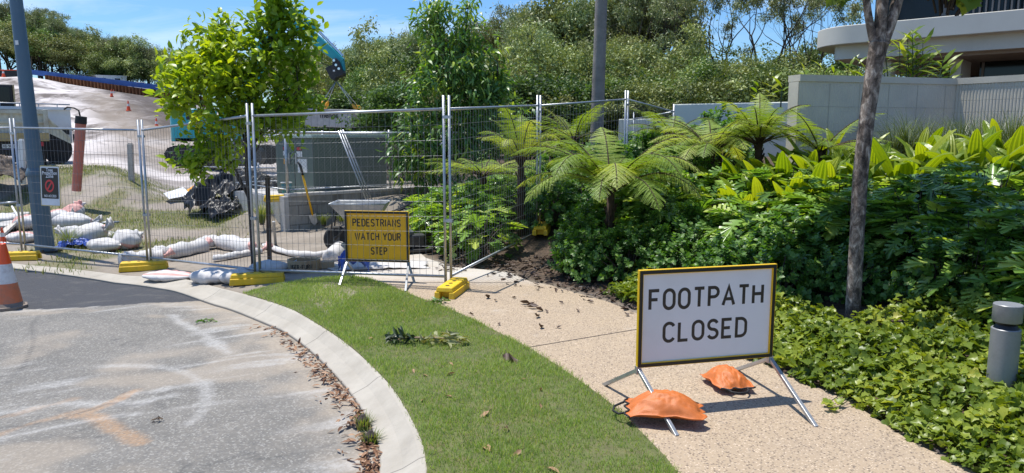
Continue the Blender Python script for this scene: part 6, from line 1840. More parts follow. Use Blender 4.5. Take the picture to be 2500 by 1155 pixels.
# the bushland behind kiosk, ferns and low wall: far row to near row
def bl(k, px):
    side = "behind the excavator arm" if px < 900 else "behind the kiosk and the long-leaved tree" if px < 1260 else "left of the palm trunk" if px < 1445 else "between palm trunk and apartment building" if px < 1800 else "beside the apartment building's balcony"
    return KN[k] + " in the bushland " + side
BG = "bushland trees behind the site"
row = [(470, 138, 95, 3), (540, 135, 95, 2), (610, 138, 92, 3), (680, 132, 90, 0), (745, 128, 80, 3), (790, 112, 66, 0), (840, 118, 70, 3), (885, 140, 74, 2), (930, 118, 64, 3), (985, 92, 60, 0), (1035, 82, 56, 3), (1085, 95, 58, 1), (1135, 92, 58, 2),
       (1185, 84, 54, 3), (1235, 72, 52, 3), (1290, 22, 48, 0), (1345, 52, 47, 1), (1395, 36, 46, 3), (1440, 30, 46, 0), (1495, -12, 42, 3), (1545, -30, 42, 0), (1590, -60, 40, 1), (1640, -60, 37, 4), (1705, 150, 44, 3), (1765, -90, 32, 4), (1815, -60, 31, 4), (1880, -110, 30, 4), (1940, -70, 31, 4), (1990, -60, 33, 4), (2030, 90, 42, 2), (2050, -20, 40, 4)]
for px, ty_, Y, k in row: put_tree(k, px, ty_, Y, bl(k, px), BG, .80 if k != 4 else .85)
row2 = [(1010, 70, 52, 1), (1215, 58, 48, 0), (1262, 40, 44, 4), (1318, 15, 42, 1), (1372, 30, 43, 4), (1425, -10, 40, 1), (1520, -40, 39, 4), (1575, -40, 38, 1), (1618, -30, 36, 4), (905, 104, 58, 1), (955, 96, 56, 4), (1160, 78, 50, 4)]
for px, ty_, Y, k in row2: put_tree(k, px, ty_, Y, "tall open " + bl(k, px), BG, .85)
mid = [(740, 175, 54, 5), (785, 165, 52, 3), (835, 195, 52, 2), (880, 170, 52, 6), (925, 165, 48, 2), (965, 150, 46, 6), (1010, 160, 46, 3), (1060, 180, 44, 6), (1120, 175, 42, 5), (1180, 150, 40, 6), (1235, 150, 38, 3), (1285, 110, 38, 0), (1335, 165, 36, 5), (1385, 105, 36, 3), (1430, 150, 36, 2), (1500, 95, 34, 0), (1550, 150, 34, 5), (1600, 110, 32, 3), (1650, 165, 32, 2),
       (1705, 190, 30, 3), (1760, 165, 29, 5), (1815, 150, 28, 3), (1870, 170, 28, 2), (1925, 165, 30, 5), (1985, 165, 33, 3), (2040, 160, 36, 6)]
for px, ty_, Y, k in mid: put_tree(k, px, ty_, Y, bl(k, px), BG, .92)
low = [(700, 230, 44, 5), (760, 235, 42, 6), (820, 225, 42, 5), (870, 240, 40, 6), (915, 235, 38, 5), (960, 225, 30, 6), (1300, 205, 24, 6), (1350, 190, 25, 5), (1400, 205, 24, 6), (1510, 195, 24, 5), (1560, 205, 23, 6), (1610, 190, 23, 5), (1665, 200, 22, 3), (1720, 190, 22, 5), (1775, 180, 21.5, 6), (1830, 165, 21, 5), (1885, 170, 21.5, 3), (1250, 215, 24, 3)]
for px, ty_, Y, k in low: put_tree(k, px, ty_, Y, "low shrubby " + bl(k, px), BG, 1.3)

# ------------------------------------------------------------------ the young broad-leaved tree behind the fence
def lobed_tree(name, label, cat, base, forks, lobes, Y, twig_n, leaf_n, leaf, tpl, lmat, bark, seed, r0, droop=.0, depth=1.0, upb=.5, twl=.22, cluster=.10, scr=None):
    """lobes: (px, py, radius in px, depth offset, number of twigs); forks: main limbs as pixel polylines at the tree's own distance"""
    rng = np.random.default_rng(seed)
    root = thing(name, label, cat, base)
    bs = np.array(base)
    tubes = []
    for f in forks:
        pts = [np.array(D(a, b_, Y)) - bs for a, b_ in f[0]]
        if f[1]: pts[0] = np.array([0, 0, -.1])
        tubes.append((pts, np.linspace(f[2], f[3], len(pts))))
    allp = np.concatenate([np.array(t[0]) for t in tubes])
    P = []; Dd = []; Rv = []; U_ = []
    for px, py, rp, dz, n in lobes:
        c = np.array(D(px, py, Y)) - bs + np.array([0, dz, 0]); rr0 = rp / F_PX * Y
        limb = allp[np.argmin(np.linalg.norm(allp - c - np.array([0, 0, -.35]), axis=1))]
        tubes.append(([limb, (limb * .5 + c * .5) + rng.normal(0, .05, 3), c], [r0 * .35, r0 * .24, r0 * .12]))
        for _ in range(n):
            o = rdir(rng, 1)[0] * rr0 * rng.uniform(.35, 1.0) ** .6 * np.array([1, depth, 1])
            tip = c + o
            d = o / (np.linalg.norm(o) + 1e-6) * .6 + np.array([0, 0, upb]) + rng.normal(0, .25, 3); d /= np.linalg.norm(d)
            st = c + o * .45
            tubes.append(([st, st * .4 + tip * .6 + rng.normal(0, .02, 3), tip + d * twl * .6], [r0 * .10, r0 * .07, r0 * .04]))
            tone = rng.uniform(0, 1)
            sun_ = np.clip(.5 + .5 * (d @ np.array(SUN_DIR)), 0, 1)
            for k in range(leaf_n):
                u = rng.uniform(0, 1); q = tip + d * twl * (u - .3) + rng.normal(0, cluster * .5, 3)
                ld_ = d * .6 + rdir(rng, 1)[0] * .9 + np.array([0, 0, droop])
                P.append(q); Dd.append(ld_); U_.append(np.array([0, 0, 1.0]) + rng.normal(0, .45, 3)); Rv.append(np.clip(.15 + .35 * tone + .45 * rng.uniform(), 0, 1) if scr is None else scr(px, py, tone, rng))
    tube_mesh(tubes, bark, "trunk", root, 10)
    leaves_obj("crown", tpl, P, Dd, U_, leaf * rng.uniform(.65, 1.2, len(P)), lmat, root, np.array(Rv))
    return root
Yt = 9.75
bs = Vector((D(620, 660, Yt).x, Yt, float(T(D(620, 660, Yt).x, Yt))))
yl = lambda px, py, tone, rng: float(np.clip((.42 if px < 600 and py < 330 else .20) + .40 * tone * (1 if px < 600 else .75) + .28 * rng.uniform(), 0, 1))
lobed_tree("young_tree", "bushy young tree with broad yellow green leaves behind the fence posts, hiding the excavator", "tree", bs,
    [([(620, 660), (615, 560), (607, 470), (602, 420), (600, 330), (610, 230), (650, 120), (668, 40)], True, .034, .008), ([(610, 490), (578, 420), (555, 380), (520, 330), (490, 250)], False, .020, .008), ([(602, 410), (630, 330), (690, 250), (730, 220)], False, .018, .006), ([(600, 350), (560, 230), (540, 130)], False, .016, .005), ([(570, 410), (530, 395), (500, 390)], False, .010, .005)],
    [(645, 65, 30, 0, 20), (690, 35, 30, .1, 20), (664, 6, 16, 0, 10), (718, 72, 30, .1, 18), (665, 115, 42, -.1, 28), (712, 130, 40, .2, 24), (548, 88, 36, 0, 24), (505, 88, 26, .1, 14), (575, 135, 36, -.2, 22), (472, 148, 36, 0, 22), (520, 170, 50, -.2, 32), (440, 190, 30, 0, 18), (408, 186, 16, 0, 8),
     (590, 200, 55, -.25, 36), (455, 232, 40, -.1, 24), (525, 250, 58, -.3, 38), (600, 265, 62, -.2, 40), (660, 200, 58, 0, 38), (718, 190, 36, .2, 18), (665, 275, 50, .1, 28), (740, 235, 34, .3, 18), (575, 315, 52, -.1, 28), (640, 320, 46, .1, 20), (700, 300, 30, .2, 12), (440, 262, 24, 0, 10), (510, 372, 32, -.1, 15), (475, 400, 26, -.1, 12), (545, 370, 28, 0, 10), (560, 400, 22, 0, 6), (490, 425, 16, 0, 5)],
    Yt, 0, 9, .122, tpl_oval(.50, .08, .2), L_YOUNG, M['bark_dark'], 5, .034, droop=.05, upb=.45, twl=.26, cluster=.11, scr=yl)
# the long-leaved dark tree behind the kiosk's right end
Yl_ = 15.6
bs = Vector((D(1085, 480, Yl_).x, Yl_, .2))
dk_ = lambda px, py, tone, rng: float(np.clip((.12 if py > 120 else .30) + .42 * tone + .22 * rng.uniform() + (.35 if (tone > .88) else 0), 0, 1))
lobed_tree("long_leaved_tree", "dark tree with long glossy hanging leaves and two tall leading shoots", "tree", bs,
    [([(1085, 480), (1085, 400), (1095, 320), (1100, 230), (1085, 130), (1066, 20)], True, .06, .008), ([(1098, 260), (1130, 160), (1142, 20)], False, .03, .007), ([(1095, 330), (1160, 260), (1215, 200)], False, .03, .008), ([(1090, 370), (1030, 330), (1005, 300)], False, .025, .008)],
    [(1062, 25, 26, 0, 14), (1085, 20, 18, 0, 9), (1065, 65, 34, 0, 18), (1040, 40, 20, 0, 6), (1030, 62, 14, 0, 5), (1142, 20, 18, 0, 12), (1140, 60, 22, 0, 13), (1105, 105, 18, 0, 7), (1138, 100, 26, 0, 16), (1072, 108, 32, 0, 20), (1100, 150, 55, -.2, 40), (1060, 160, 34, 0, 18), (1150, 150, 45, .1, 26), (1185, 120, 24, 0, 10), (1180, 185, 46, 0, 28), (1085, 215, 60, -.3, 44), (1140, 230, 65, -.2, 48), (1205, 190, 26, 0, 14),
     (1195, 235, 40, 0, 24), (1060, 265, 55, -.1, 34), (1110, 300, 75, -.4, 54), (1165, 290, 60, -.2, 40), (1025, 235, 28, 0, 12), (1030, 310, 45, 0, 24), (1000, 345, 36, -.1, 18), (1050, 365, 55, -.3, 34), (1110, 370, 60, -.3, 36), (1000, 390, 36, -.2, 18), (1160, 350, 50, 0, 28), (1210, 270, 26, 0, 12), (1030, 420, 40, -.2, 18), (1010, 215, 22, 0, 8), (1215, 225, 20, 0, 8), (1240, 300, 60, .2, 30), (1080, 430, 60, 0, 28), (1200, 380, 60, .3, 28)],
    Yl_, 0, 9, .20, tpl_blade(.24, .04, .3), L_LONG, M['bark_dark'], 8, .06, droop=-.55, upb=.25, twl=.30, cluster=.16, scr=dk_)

# ------------------------------------------------------------------ the street tree in the bed
Ys = 6.0
sb = D(2092, 640, Ys); sb = Vector((sb.x, Ys, float(T(sb.x, Ys))))
st = thing("street_tree", "slender street tree with mottled bark forking at the top, rising from the shrubs", "tree", sb)
def tp(px, py, dy=0.0): p = D(px, py, Ys + dy); return p - sb
tk_pts = [Vector((-.005, 0, -.1)), tp(2091, 600), tp(2095, 520), tp(2101, 420), tp(2110, 340), tp(2119, 270), tp(2128, 210), tp(2137, 150), tp(2146, 105)]
trk = MB(); Q = smooth_line([tuple(p) for p in tk_pts], 2)
trk.tube([Vector(q) for q in Q], list(np.interp(np.linspace(0, 1, len(Q)), [0, .2, .7, .92, 1], [.062, .057, .062, .069, .080])), 20)
for pts, r0_, r1_ in (([tp(2140, 135), tp(2128, 80), tp(2118, 30), tp(2112, -40), tp(2080, -200, .2)], .036, .022), ([tp(2146, 115), tp(2150, 50), tp(2156, 0), tp(2165, -90), tp(2200, -330, .3)], .055, .028), ([tp(2152, 120), tp(2172, 70), tp(2190, 20), tp(2205, -40), tp(2330, -260, .2)], .042, .022), ([tp(2152, 118), tp(2168, 78), tp(2180, 20), tp(2195, -60, .3), tp(2290, -200, .9)], .030, .018)):
    Q = smooth_line([tuple(p) for p in pts], 2); trk.tube([Vector(q) for q in Q], list(np.linspace(r0_, r1_, len(Q))), 12)
trk.build("trunk", M['bark_grey'], st, smooth=True)
rng = np.random.default_rng(55)
P = []; Dd = []; U_ = []
tw = []
for c, rad, n in (((.1, 1.2, 3.55), .85, 60), ((.75, .75, 3.3), .75, 55), ((-.55, .9, 3.5), .6, 34), ((1.35, 1.1, 3.15), .6, 40), ((.5, 1.9, 3.6), .8, 45), ((1.0, -.1, 3.6), .5, 26), ((.1, .0, 4.0), .6, 30)):
    for _ in range(n):
        o = rdir(rng, 1)[0] * rad * rng.uniform(.3, 1) ** .5; q = np.array(c) + o
        tw.append(([np.array(c) * .85 + o * .2, q * .6 + np.array(c) * .4, q], [.012, .008, .004]))
        for k in range(15): P.append(q + rng.normal(0, .12, 3)); Dd.append(rdir(rng, 1, -.3)[0]); U_.append(np.array([0, 0, 1]) + rng.normal(0, .4, 3))
for px, py in ((2056, -26), (2040, -32), (2072, -30), (2352, -24), (2362, -12), (2345, -34), (2370, -28)):
    q = np.array(D(px, py, Ys - .2)) - np.array(sb)
    for k in range(3): P.append(q + rng.normal(0, .03, 3)); Dd.append(np.array([rng.normal(0, .4), rng.normal(0, .3), -.6])); U_.append(np.array([0, -1, .6]) + rng.normal(0, .3, 3))
tw = [t_ for t_ in tw if t_[0][-1][2] > CAM_H - sb.z + .195 * (Ys + t_[0][-1][1]) + .12]
tube_mesh(tw, M['bark_dark'], "twigs", st, 4)
P = np.array(P); zlim = CAM_H - sb.z + .195 * (Ys + P[:, 1])
keep = (P[:, 2] > zlim - .02) | (np.arange(len(P)) >= len(P) - 21)
leaves_obj("crown", tpl_fan(IVY), P[keep], np.array(Dd)[keep], np.array(U_)[keep], .13 * rng.uniform(.7, 1.2, keep.sum()), L_IVY, st, rng.uniform(0, .8, keep.sum()))

# palm trunk
Yp = 17.6
pb = D(1455, 300, Yp); pb.z = float(T(pb.x, Yp)) - .2
pm_ = thing("palm_tree", "tall palm with a straight ringed grey trunk rising past the fence", "palm", pb)
ptop = D(1468, 0, Yp) - pb
mb = MB(); prof_p = []; prof_r = []
Hp = 8.5; dirp = ptop / ptop.z
n_ = 150
for k in range(n_ + 1):
    z = Hp * k / n_; prof_p.append(dirp * z); prof_r.append((.165 - .035 * min(1, z / 6)) * (1 + (.035 if k % 2 else -.02)))
mb.tube(prof_p, prof_r, 18)
mb.build("trunk", mat('ringed palm bark', (.25, .225, .20), .9, 0, .2, 5, .5, 30, (.15, .13, .115), .7, 3), pm_, smooth=True)
rng = np.random.default_rng(4)
P = []; Dd = []; U_ = []; S_ = []
for k in range(14):
    az = k * 2.4; el = rng.uniform(.1, 1.0)
    for u in np.linspace(.1, 1, 26):
        r_ = 2.2 * u; q = np.array(dirp * Hp) + np.array([math.cos(az) * r_, math.sin(az) * r_, el * r_ - .42 * r_ * r_])
        for s in (-1, 1):
            P.append(q); Dd.append(np.array([-math.sin(az) * s + .5 * math.cos(az), math.cos(az) * s + .5 * math.sin(az), -.5])); U_.append((0, 0, 1)); S_.append(.55 * (1 - .6 * abs(u - .4)))
leaves_obj("crown", tpl_blade(.07, .01, .2), P, Dd, U_, np.array(S_), L_GREEN, pm_, rng=rng)
# ------------------------------------------------------------------ bed planting: one of each kind, then copies
def place(protoset, pts, labels, group, rng, smin=.85, smax=1.15, dz=0.0, tilt=.0):
    """pts: (x, y, scale); the first uses of each prototype move the prototype itself"""
    for i, (x, y, s) in enumerate(pts):
        k = int(rng.integers(0, len(protoset)))
        pr = protoset[k]; z = float(T(x, y)) + dz; sc = s * rng.uniform(smin, smax); rz = rng.uniform(0, 6.28)
        lab = labels(x, y) if callable(labels) else labels
        if 'placed' not in pr:
            pr['placed'] = 1; pr.location = (x, y, z); pr.rotation_euler = (0, 0, rz); pr.scale = (sc,) * 3; pr['label'] = lab; pr['group'] = group
        else:
            dup(pr, (x, y, z), rz, lab, sc, group=group)
def spx(lst, rng=None):
    out = []
    for px, py, Y, s in lst:
        p = D(px, py, Y); out.append((p.x, Y, s))
    return out
# round-leaved shrubs
def carissa(seed, n=1500, R_=.44, H=.62):
    rng = np.random.default_rng(seed)
    t = thing("round_leaved_shrub", "shrub", "shrub")
    tips = []
    for _ in range(150):
        o = rdir(rng, 1)[0]; o[2] = abs(o[2]); rr0 = rng.uniform(.62, 1.06)
        tips.append(np.array([o[0] * R_ * rr0, o[1] * R_ * rr0, .05 + o[2] * H * rr0 * .95]))
    P = []; Dd = []; U_ = []; rv = []
    for q in tips:
        az = rng.uniform(0, 6.28); out = q / np.linalg.norm(q) + rdir(rng, 1)[0] * .5; out /= np.linalg.norm(out); tone = rng.uniform()
        nl = n // 150
        for k in range(nl):
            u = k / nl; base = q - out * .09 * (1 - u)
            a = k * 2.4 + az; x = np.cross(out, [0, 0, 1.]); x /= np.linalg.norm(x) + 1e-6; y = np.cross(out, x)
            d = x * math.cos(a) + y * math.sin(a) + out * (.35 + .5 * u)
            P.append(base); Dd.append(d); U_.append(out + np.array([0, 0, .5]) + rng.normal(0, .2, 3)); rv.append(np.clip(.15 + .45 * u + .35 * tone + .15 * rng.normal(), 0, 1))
    leaves_obj("foliage", tpl_oval(.72, .10, .12, 1.0), P, Dd, U_, .052 * rng.uniform(.7, 1.2, len(P)), L_GLOSS, t, np.array(rv))
    mb = MB()
    for q in tips[::4]: mb.tube([(q[0] * .1, q[1] * .1, 0), (q[0] * .5, q[1] * .5, q[2] * .55), tuple(q)], [.010, .007, .003], 4, False)
    mb.build("stems", M['bark_dark'], t)
    if seed == 2:
        fl = MB()
        for q in tips[3:4]:
            for k in range(5):
                a = k * 1.2566; e = Vector(q) * 1.06
                fl.add([e, e + Vector((.022 * math.cos(a - .22), .022 * math.sin(a - .22), .006)), e + Vector((.036 * math.cos(a), .036 * math.sin(a), .004)), e + Vector((.022 * math.cos(a + .22), .022 * math.sin(a + .22), .006))], [(0, 1, 2, 3)])
        fl.build("flower", M['white_paint'], t)
    return t
# lobed-leaf plants
def xanadu(seed, n=64, hgt=.62):
    rng = np.random.default_rng(seed)
    t = thing("lobed_leaf_plant", "plant", "plant")
    P = []; Dd = []; U_ = []; S_ = []; mb = MB()
    for k in range(n):
        az = k * 2.399 + rng.normal(0, .3); u = (k + .5) / n; el = R(80 - 62 * u ** .8 + rng.normal(0, 6)); L = hgt * (1.02 - .40 * u) * rng.uniform(.85, 1.1)
        d = np.array([math.cos(az) * math.cos(el), math.sin(az) * math.cos(el), math.sin(el)])
        e = d * L
        if k % 2 == 0: mb.tube([(0, 0, 0), tuple(e * .55 + np.array([0, 0, .03])), tuple(e)], [.007, .006, .004], 4, False)
        out = np.array([math.cos(az), math.sin(az), 0])
        P.append(e); Dd.append(out * (.75 + .3 * u) + np.array([0, 0, .28 - .75 * u + rng.normal(0, .22)]) + rng.normal(0, .15, 3)); U_.append(np.array([0, 0, 1.0]) + out * .35 + rng.normal(0, .18, 3)); S_.append(.27 * rng.uniform(.72, 1.15))
    leaves_obj("foliage", tpl_fan(lobed_outline(5, .40), .10, .35), P, Dd, U_, np.array(S_), L_XAN, t, rng=rng)
    mb.build("stems", M['bark_dark'], t)
    return t
# broad pleated leaves
def pleated(seed, n=15, L0=.78):
    rng = np.random.default_rng(seed)
    t = thing("broad_leaf_plant", "plant", "plant")
    V = []; F = []; rv = []; nb = 0; st = MB()
    nu, nv = 12, 9
    for k in range(n):
        az = k * 2.4 + rng.normal(0, .35); el = R(rng.uniform(42, 84) - 32 * (k / n)); L = L0 * rng.uniform(.75, 1.15); wd = .145 * rng.uniform(.75, 1.15); r0 = rng.uniform(0, 1)
        out = np.array([math.cos(az), math.sin(az), 0]); side = np.array([-math.sin(az), math.cos(az), 0])
        p = np.zeros(3); d = out * math.cos(el) + np.array([0, 0, math.sin(el)]); sl = .26 * L
        st.tube([(0, 0, 0), tuple(d * sl)], [.010, .007], 5, False); p = d * sl
        bend = rng.uniform(.9, 2.0); tw = rng.normal(0, .25)
        for i in range(nu):
            u = i / (nu - 1)
            prof = math.sin(math.pi * min(1, u * .93 + .05)) ** .72
            nrm = np.cross(side, d); s2 = side * math.cos(tw * u) + nrm * math.sin(tw * u)
            for j in range(nv):
                v = j / (nv - 1) * 2 - 1
                V.append(p + s2 * v * wd / 2 * prof + nrm * (.05 * wd * (-1) ** j * prof + .16 * wd * abs(v) * prof)); rv.append(np.clip(.75 * r0 + .25 * (j % 2), 0, 1))
            ang = -bend * (u ** 1.3) / nu * 1.5; c_, s_ = math.cos(ang), math.sin(ang)
            d = d * c_ + nrm * (-s_) * -1 if False else d + np.array([0, 0, -1]) * (bend * u ** 1.2 * 2.0 / nu * .8) + out * .02; d /= np.linalg.norm(d)
            p = p + d * L * .74 / nu
        for i in range(nu - 1):
            for j in range(nv - 1):
                a = nb + i * nv + j; F.append((a, a + 1, a + nv + 1, a + nv))
        nb += nu * nv
    link("foliage", mesh_np("foliage", V, [np.array(F)], L_BROAD, False, dict(rnd=rv)), t)
    st.build("stems", M['bark_dark'], t)
    return t
# tree ferns
def frond(rng, L, rise, arch, az, npin=25, wide=.225, start=.20):
    """returns pinnule positions and rachis points for one arching twice-cut frond"""
    out = np.array([math.cos(az), math.sin(az), 0]); side = np.array([-math.sin(az), math.cos(az), 0])
    P = []; Dd = []; U_ = []; S_ = []; pts = []
    p = np.zeros(3); d = out * math.cos(rise) + np.array([0, 0, math.sin(rise)]); n = npin
    for i in range(n + 1):
        u = i / n; pts.append(p.copy())
        nrm = np.cross(d, side); nrm = nrm if nrm[2] > 0 or rise > 1.2 else -nrm
        if u > start:
            v = (u - start) / (1 - start); pl = wide * L * (math.sin(math.pi * min(1, (.16 + .84 * v))) ** .8) * (1.05 - .25 * v)
            if v > .97: pl *= .5
            for s in (-1, 1):
                pd = side * s * .88 + d * (.55 + rng.normal(0, .06)) - np.array([0, 0, .26 + rng.normal(0, .10)]); pd /= np.linalg.norm(pd)
                m_ = max(5, int(pl / .014))
                perp = np.cross(pd, nrm); perp /= np.linalg.norm(perp) + 1e-9
                for j in range(m_):
                    w = (j + .5) / m_; q = p + pd * pl * w - np.array([0, 0, .18 * pl * w * w]); sz = .027 * (L / 1.2) * (1 - .70 * w) + .005
                    for s2 in (-1, 1):
                        P.append(q); Dd.append(perp * s2 + pd * .7); U_.append(nrm + rng.normal(0, .06, 3)); S_.append(sz)
        d = d + np.array([0, 0, -1]) * arch / n * (.35 + 1.3 * u); d /= np.linalg.norm(d)
        p = p + d * L / n
    return P, Dd, U_, S_, pts
def tree_fern(name, label, loc, nf, L, trunk_h, seed, az_r=(0, 6.283), rises=(.55, 1.15), arch=(1.0, 1.7), lm=None, group=None, lean=(0, 0)):
    rng = np.random.default_rng(seed)
    t = thing(name, label, "tree fern", loc, 0, group)
    top = np.array([lean[0], lean[1], trunk_h])
    trunk = MB(); trunk.tube([(0, 0, -.15), tuple(top * .5), tuple(top + np.array([0, 0, .02]))], [.075, .06, .05], 12)
    for k in range(26):
        a = rng.uniform(0, 6.28); z = rng.uniform(.2, 1.0); b_ = top * z; trunk.tube([tuple(b_ + np.array([math.cos(a) * .05, math.sin(a) * .05, -.02])), tuple(b_ + np.array([math.cos(a) * .085, math.sin(a) * .085, .07]))], [.012, .006], 4, False)
    trunk.build("trunk", M['fern_stem'], t, smooth=True)
    P = []; Dd = []; U_ = []; S_ = []; rv = []; ra = MB()
    for k in range(nf):
        az = az_r[0] + (az_r[1] - az_r[0]) * ((k * .618034) % 1.0) + rng.normal(0, .08)
        a_, b_, c_, s_, pts = frond(rng, L * rng.uniform(.82, 1.1), rng.uniform(*rises), rng.uniform(*arch), az)
        tone = rng.uniform(0, .7)
        P += [q + top for q in a_]; Dd += b_; U_ += c_; S_ += s_; rv += list(np.clip(tone + rng.uniform(0, .3, len(a_)), 0, 1))
        ra.tube([tuple(q + top) for q in pts], list(np.linspace(.014, .003, len(pts))), 5, False)
    ra.build("stalks", M['fern_stem'], t, smooth=True)
    leaves_obj("fronds", tpl_card(.66), P, Dd, U_, np.array(S_), lm or L_FERN, t, np.array(rv))
    return t
def ground_at(px, py, Y): p = D(px, py, Y); return Vector((p.x, Y, float(T(p.x, Y))))
def fern_at(label, px, py_base, py_crown, Y, nf, L, seed, **kw):
    """base stands on the ground at that distance; crown height from the pixel row"""
    g = ground_at(px, py_base, Y); h = D(px, py_crown, Y).z - g.z
    return tree_fern("tree_fern", label, g, nf, L, max(.15, h), seed, group="tree ferns in the garden bed", **kw)
fern_at("largest arching tree fern with dark stalks fanning out, just right of the fence corner foot", 1490, 520, 474, 9.3, 26, 1.46, 21, rises=(.45, 1.2), arch=(1.4, 2.1))
fern_at("upright bright tree fern in front of the planter wall's left end", 1850, 420, 355, 10.6, 24, 1.02, 22, rises=(.35, 1.25), arch=(1.0, 1.7))
fern_at("spreading tree fern between the largest fern and the upright one", 1735, 420, 372, 11.0, 24, 1.2, 23, rises=(.30, .95), arch=(1.1, 1.7))
fern_at("pale tree fern behind the slanting fence panel, fronds held flat", 1180, 520, 430, 12.4, 19, 1.1, 24, rises=(.25, .6), arch=(.6, 1.0), lm=L_FERN)
fern_at("small yellowing fern low behind the slanting fence panel", 1190, 560, 505, 12.0, 12, .75, 25, rises=(.15, .55), arch=(.8, 1.3), lm=L_FERNY)
fern_at("tall dark fern with hanging fronds by the fence post under the top rail", 1272, 520, 410, 10.9, 15, 1.05, 26, rises=(.9, 1.5), arch=(1.6, 3.0))
fern_at("dark fern rising behind the fence left of the palm trunk", 1400, 400, 345, 13.6, 14, .95, 27, rises=(.5, 1.2), arch=(.8, 1.4))
fern_at("fern right of the upright fern, leaning over the broad leaves", 2000, 420, 372, 10.2, 13, .95, 28, rises=(.35, .95), arch=(.7, 1.2))
fern_at("fern against the low white wall behind the other ferns", 1640, 400, 335, 13.0, 14, 1.0, 29, rises=(.3, .9), arch=(.8, 1.4))

rng = np.random.default_rng(17)
CAR = [carissa(s) for s in (2, 3, 5)]
XAN = [xanadu(s) for s in (1, 2, 3)]
PLE = [pleated(s) for s in (1, 2, 3)]
# where each kind grows, by the distance into the bed and along it
def grid_fill(x0, x1, y0, y1, step, ok, jit=.4):
    pts = []
    for y in np.arange(y0, y1, step * .9):
        for x in np.arange(x0, x1, step):
            a, b_ = x + rng.uniform(-jit, jit) * step, y + rng.uniform(-jit, jit) * step
            if ok(a, b_): pts.append((a, b_, 1.0))
    return pts
def seen(x, y, z=.8, m=380):
    px, py = px_of(x, y, float(T(x, y)) + z); return -m < px < 2500 + m and py < 1155 + m
def car_ok(x, y):
    d = float(bed_d(x, y)); px, py = px_of(x, y, float(T(x, y)) + .3)
    if not seen(x, y): return False
    lo = (1.95 if (x > 3.0 and y < 5.75) else .98) if y < 6.6 else .80 if y < 8 else .55
    hi = 2.5 if (x > 3.0 and y < 5.75) else 1.75 if y < 6 else 1.9 if y < 8.5 else 1.75
    if abs(x - 2.85) < .22 and abs(y - 6.0) < .3: return False
    return lo < d < hi and 4.6 < y < 10.8 and px > 1355 and math.hypot(x - .45, y - 10.7) > .8
def xan_ok(x, y):
    d = float(bed_d(x, y)); px, py = px_of(x, y, float(T(x, y)) + .3)
    return seen(x, y) and 1.7 < d < (3.0 if 1720 < px < 2090 else 3.4) and 4.4 < y < 10.3 and px > 1480 and not (abs(x - 2.85) < .3 and abs(y - 6.0) < .3)
cp_ = grid_fill(.5, 6, 4.4, 11, .50, car_ok); xp_ = grid_fill(1, 8, 4.4, 10.5, .52, xan_ok)
cp_ = [(x, y, 1.0 if y > 5.6 else .95) for x, y, s in cp_]
def clab(x, y):
    px, _ = px_of(x, y, .6)
    return "dark glossy round-leaved shrub " + ("below the largest tree fern" if px < 1600 else "behind the footpath closed sign" if px < 1900 else "around the street tree's foot" if px < 2250 else "between the street tree and the bollard light")
def xlab(x, y):
    px, _ = px_of(x, y, .6)
    return "lobed-leaf plant in the bank " + ("between tree fern and footpath closed sign" if px < 1700 else "left of the street tree above the round-leaved shrubs" if px < 2080 else "shaded right of the street tree" if y < 7.6 else "sunlit right of the street tree below the broad leaves")
place(CAR, cp_, clab, "round-leaved shrubs along the path bed", rng, .88, 1.15, -.02)
place(XAN, xp_, xlab, "lobed-leaf plants on the bank", rng, .85, 1.15)
# the shrubs beyond the slanting panel
xb = [(x, y, .95) for x, y, s in grid_fill(-2.2, 1.2, 9.6, 14, .52, lambda x, y: float(bed_d(x, y)) > .35 and math.hypot(x - .45, y - 10.7) > .75 and not (x > -.1 and y < 10.6) and 960 < px_of(x, y, .3)[0] < 1310)]
place(XAN, xb, "lobed-leaf plant behind the slanting fence panel", "lobed-leaf plants beyond the fence", rng, .8, 1.1)
cb_ = [(x, y, 1.05) for x, y, s in grid_fill(-2.0, 1.5, 11.5, 15.0, .7, lambda x, y: float(bed_d(x, y)) > .5 and 980 < px_of(x, y, .3)[0] < 1330)]
place(CAR, cb_, "dark round-leaved shrub behind the yellow pedestrians sign and slanting fence", "round-leaved shrubs beyond the fence", rng, .9, 1.3)
cd_ = [(x, y, 1.25) for x, y, s in grid_fill(.6, 5.5, 9.6, 15.5, .75, lambda x, y: float(bed_d(x, y)) > 1.6 and 1310 < px_of(x, y, .3)[0] < (1760 if y > 11.3 else 1700))]
place(CAR, cd_, "dark round-leaved shrub in the shade under the tree ferns", "round-leaved shrubs under the ferns", rng, .9, 1.3)
# broad pleated leaves in a band under the wall
pl_px = [(1785, 420, 9.5, 1), (1835, 425, 9.2, 1.05), (1890, 430, 9.4, 1.1), (1935, 420, 9.2, 1.05), (1985, 430, 9.0, 1.1), (2030, 425, 9.4, 1.15), (2060, 400, 10.4, 1.2), (2000, 390, 10.6, 1.1), (1810, 420, 9.0, .95), (1870, 420, 8.9, 1.0), (1960, 420, 8.8, 1.0), (2045, 420, 8.8, 1.0), (2130, 430, 9.4, 1.0), (2165, 430, 9.1, 1.0), (2210, 425, 9.0, 1.1), (2262, 420, 9.2, 1.1), (2318, 430, 8.9, 1.0), (2375, 430, 8.7, 1.15), (2400, 440, 8.4, 1.1), (2470, 430, 8.6, 1.15), (2540, 430, 8.5, 1.1), (1900, 400, 10.4, .9), (2240, 400, 10.2, .9), (2440, 400, 9.6, .9), (1345, 330, 12.6, 1.0), (1510, 470, 10.6, .8), (1335, 470, 12.0, .8), (1690, 420, 10.8, .8)]
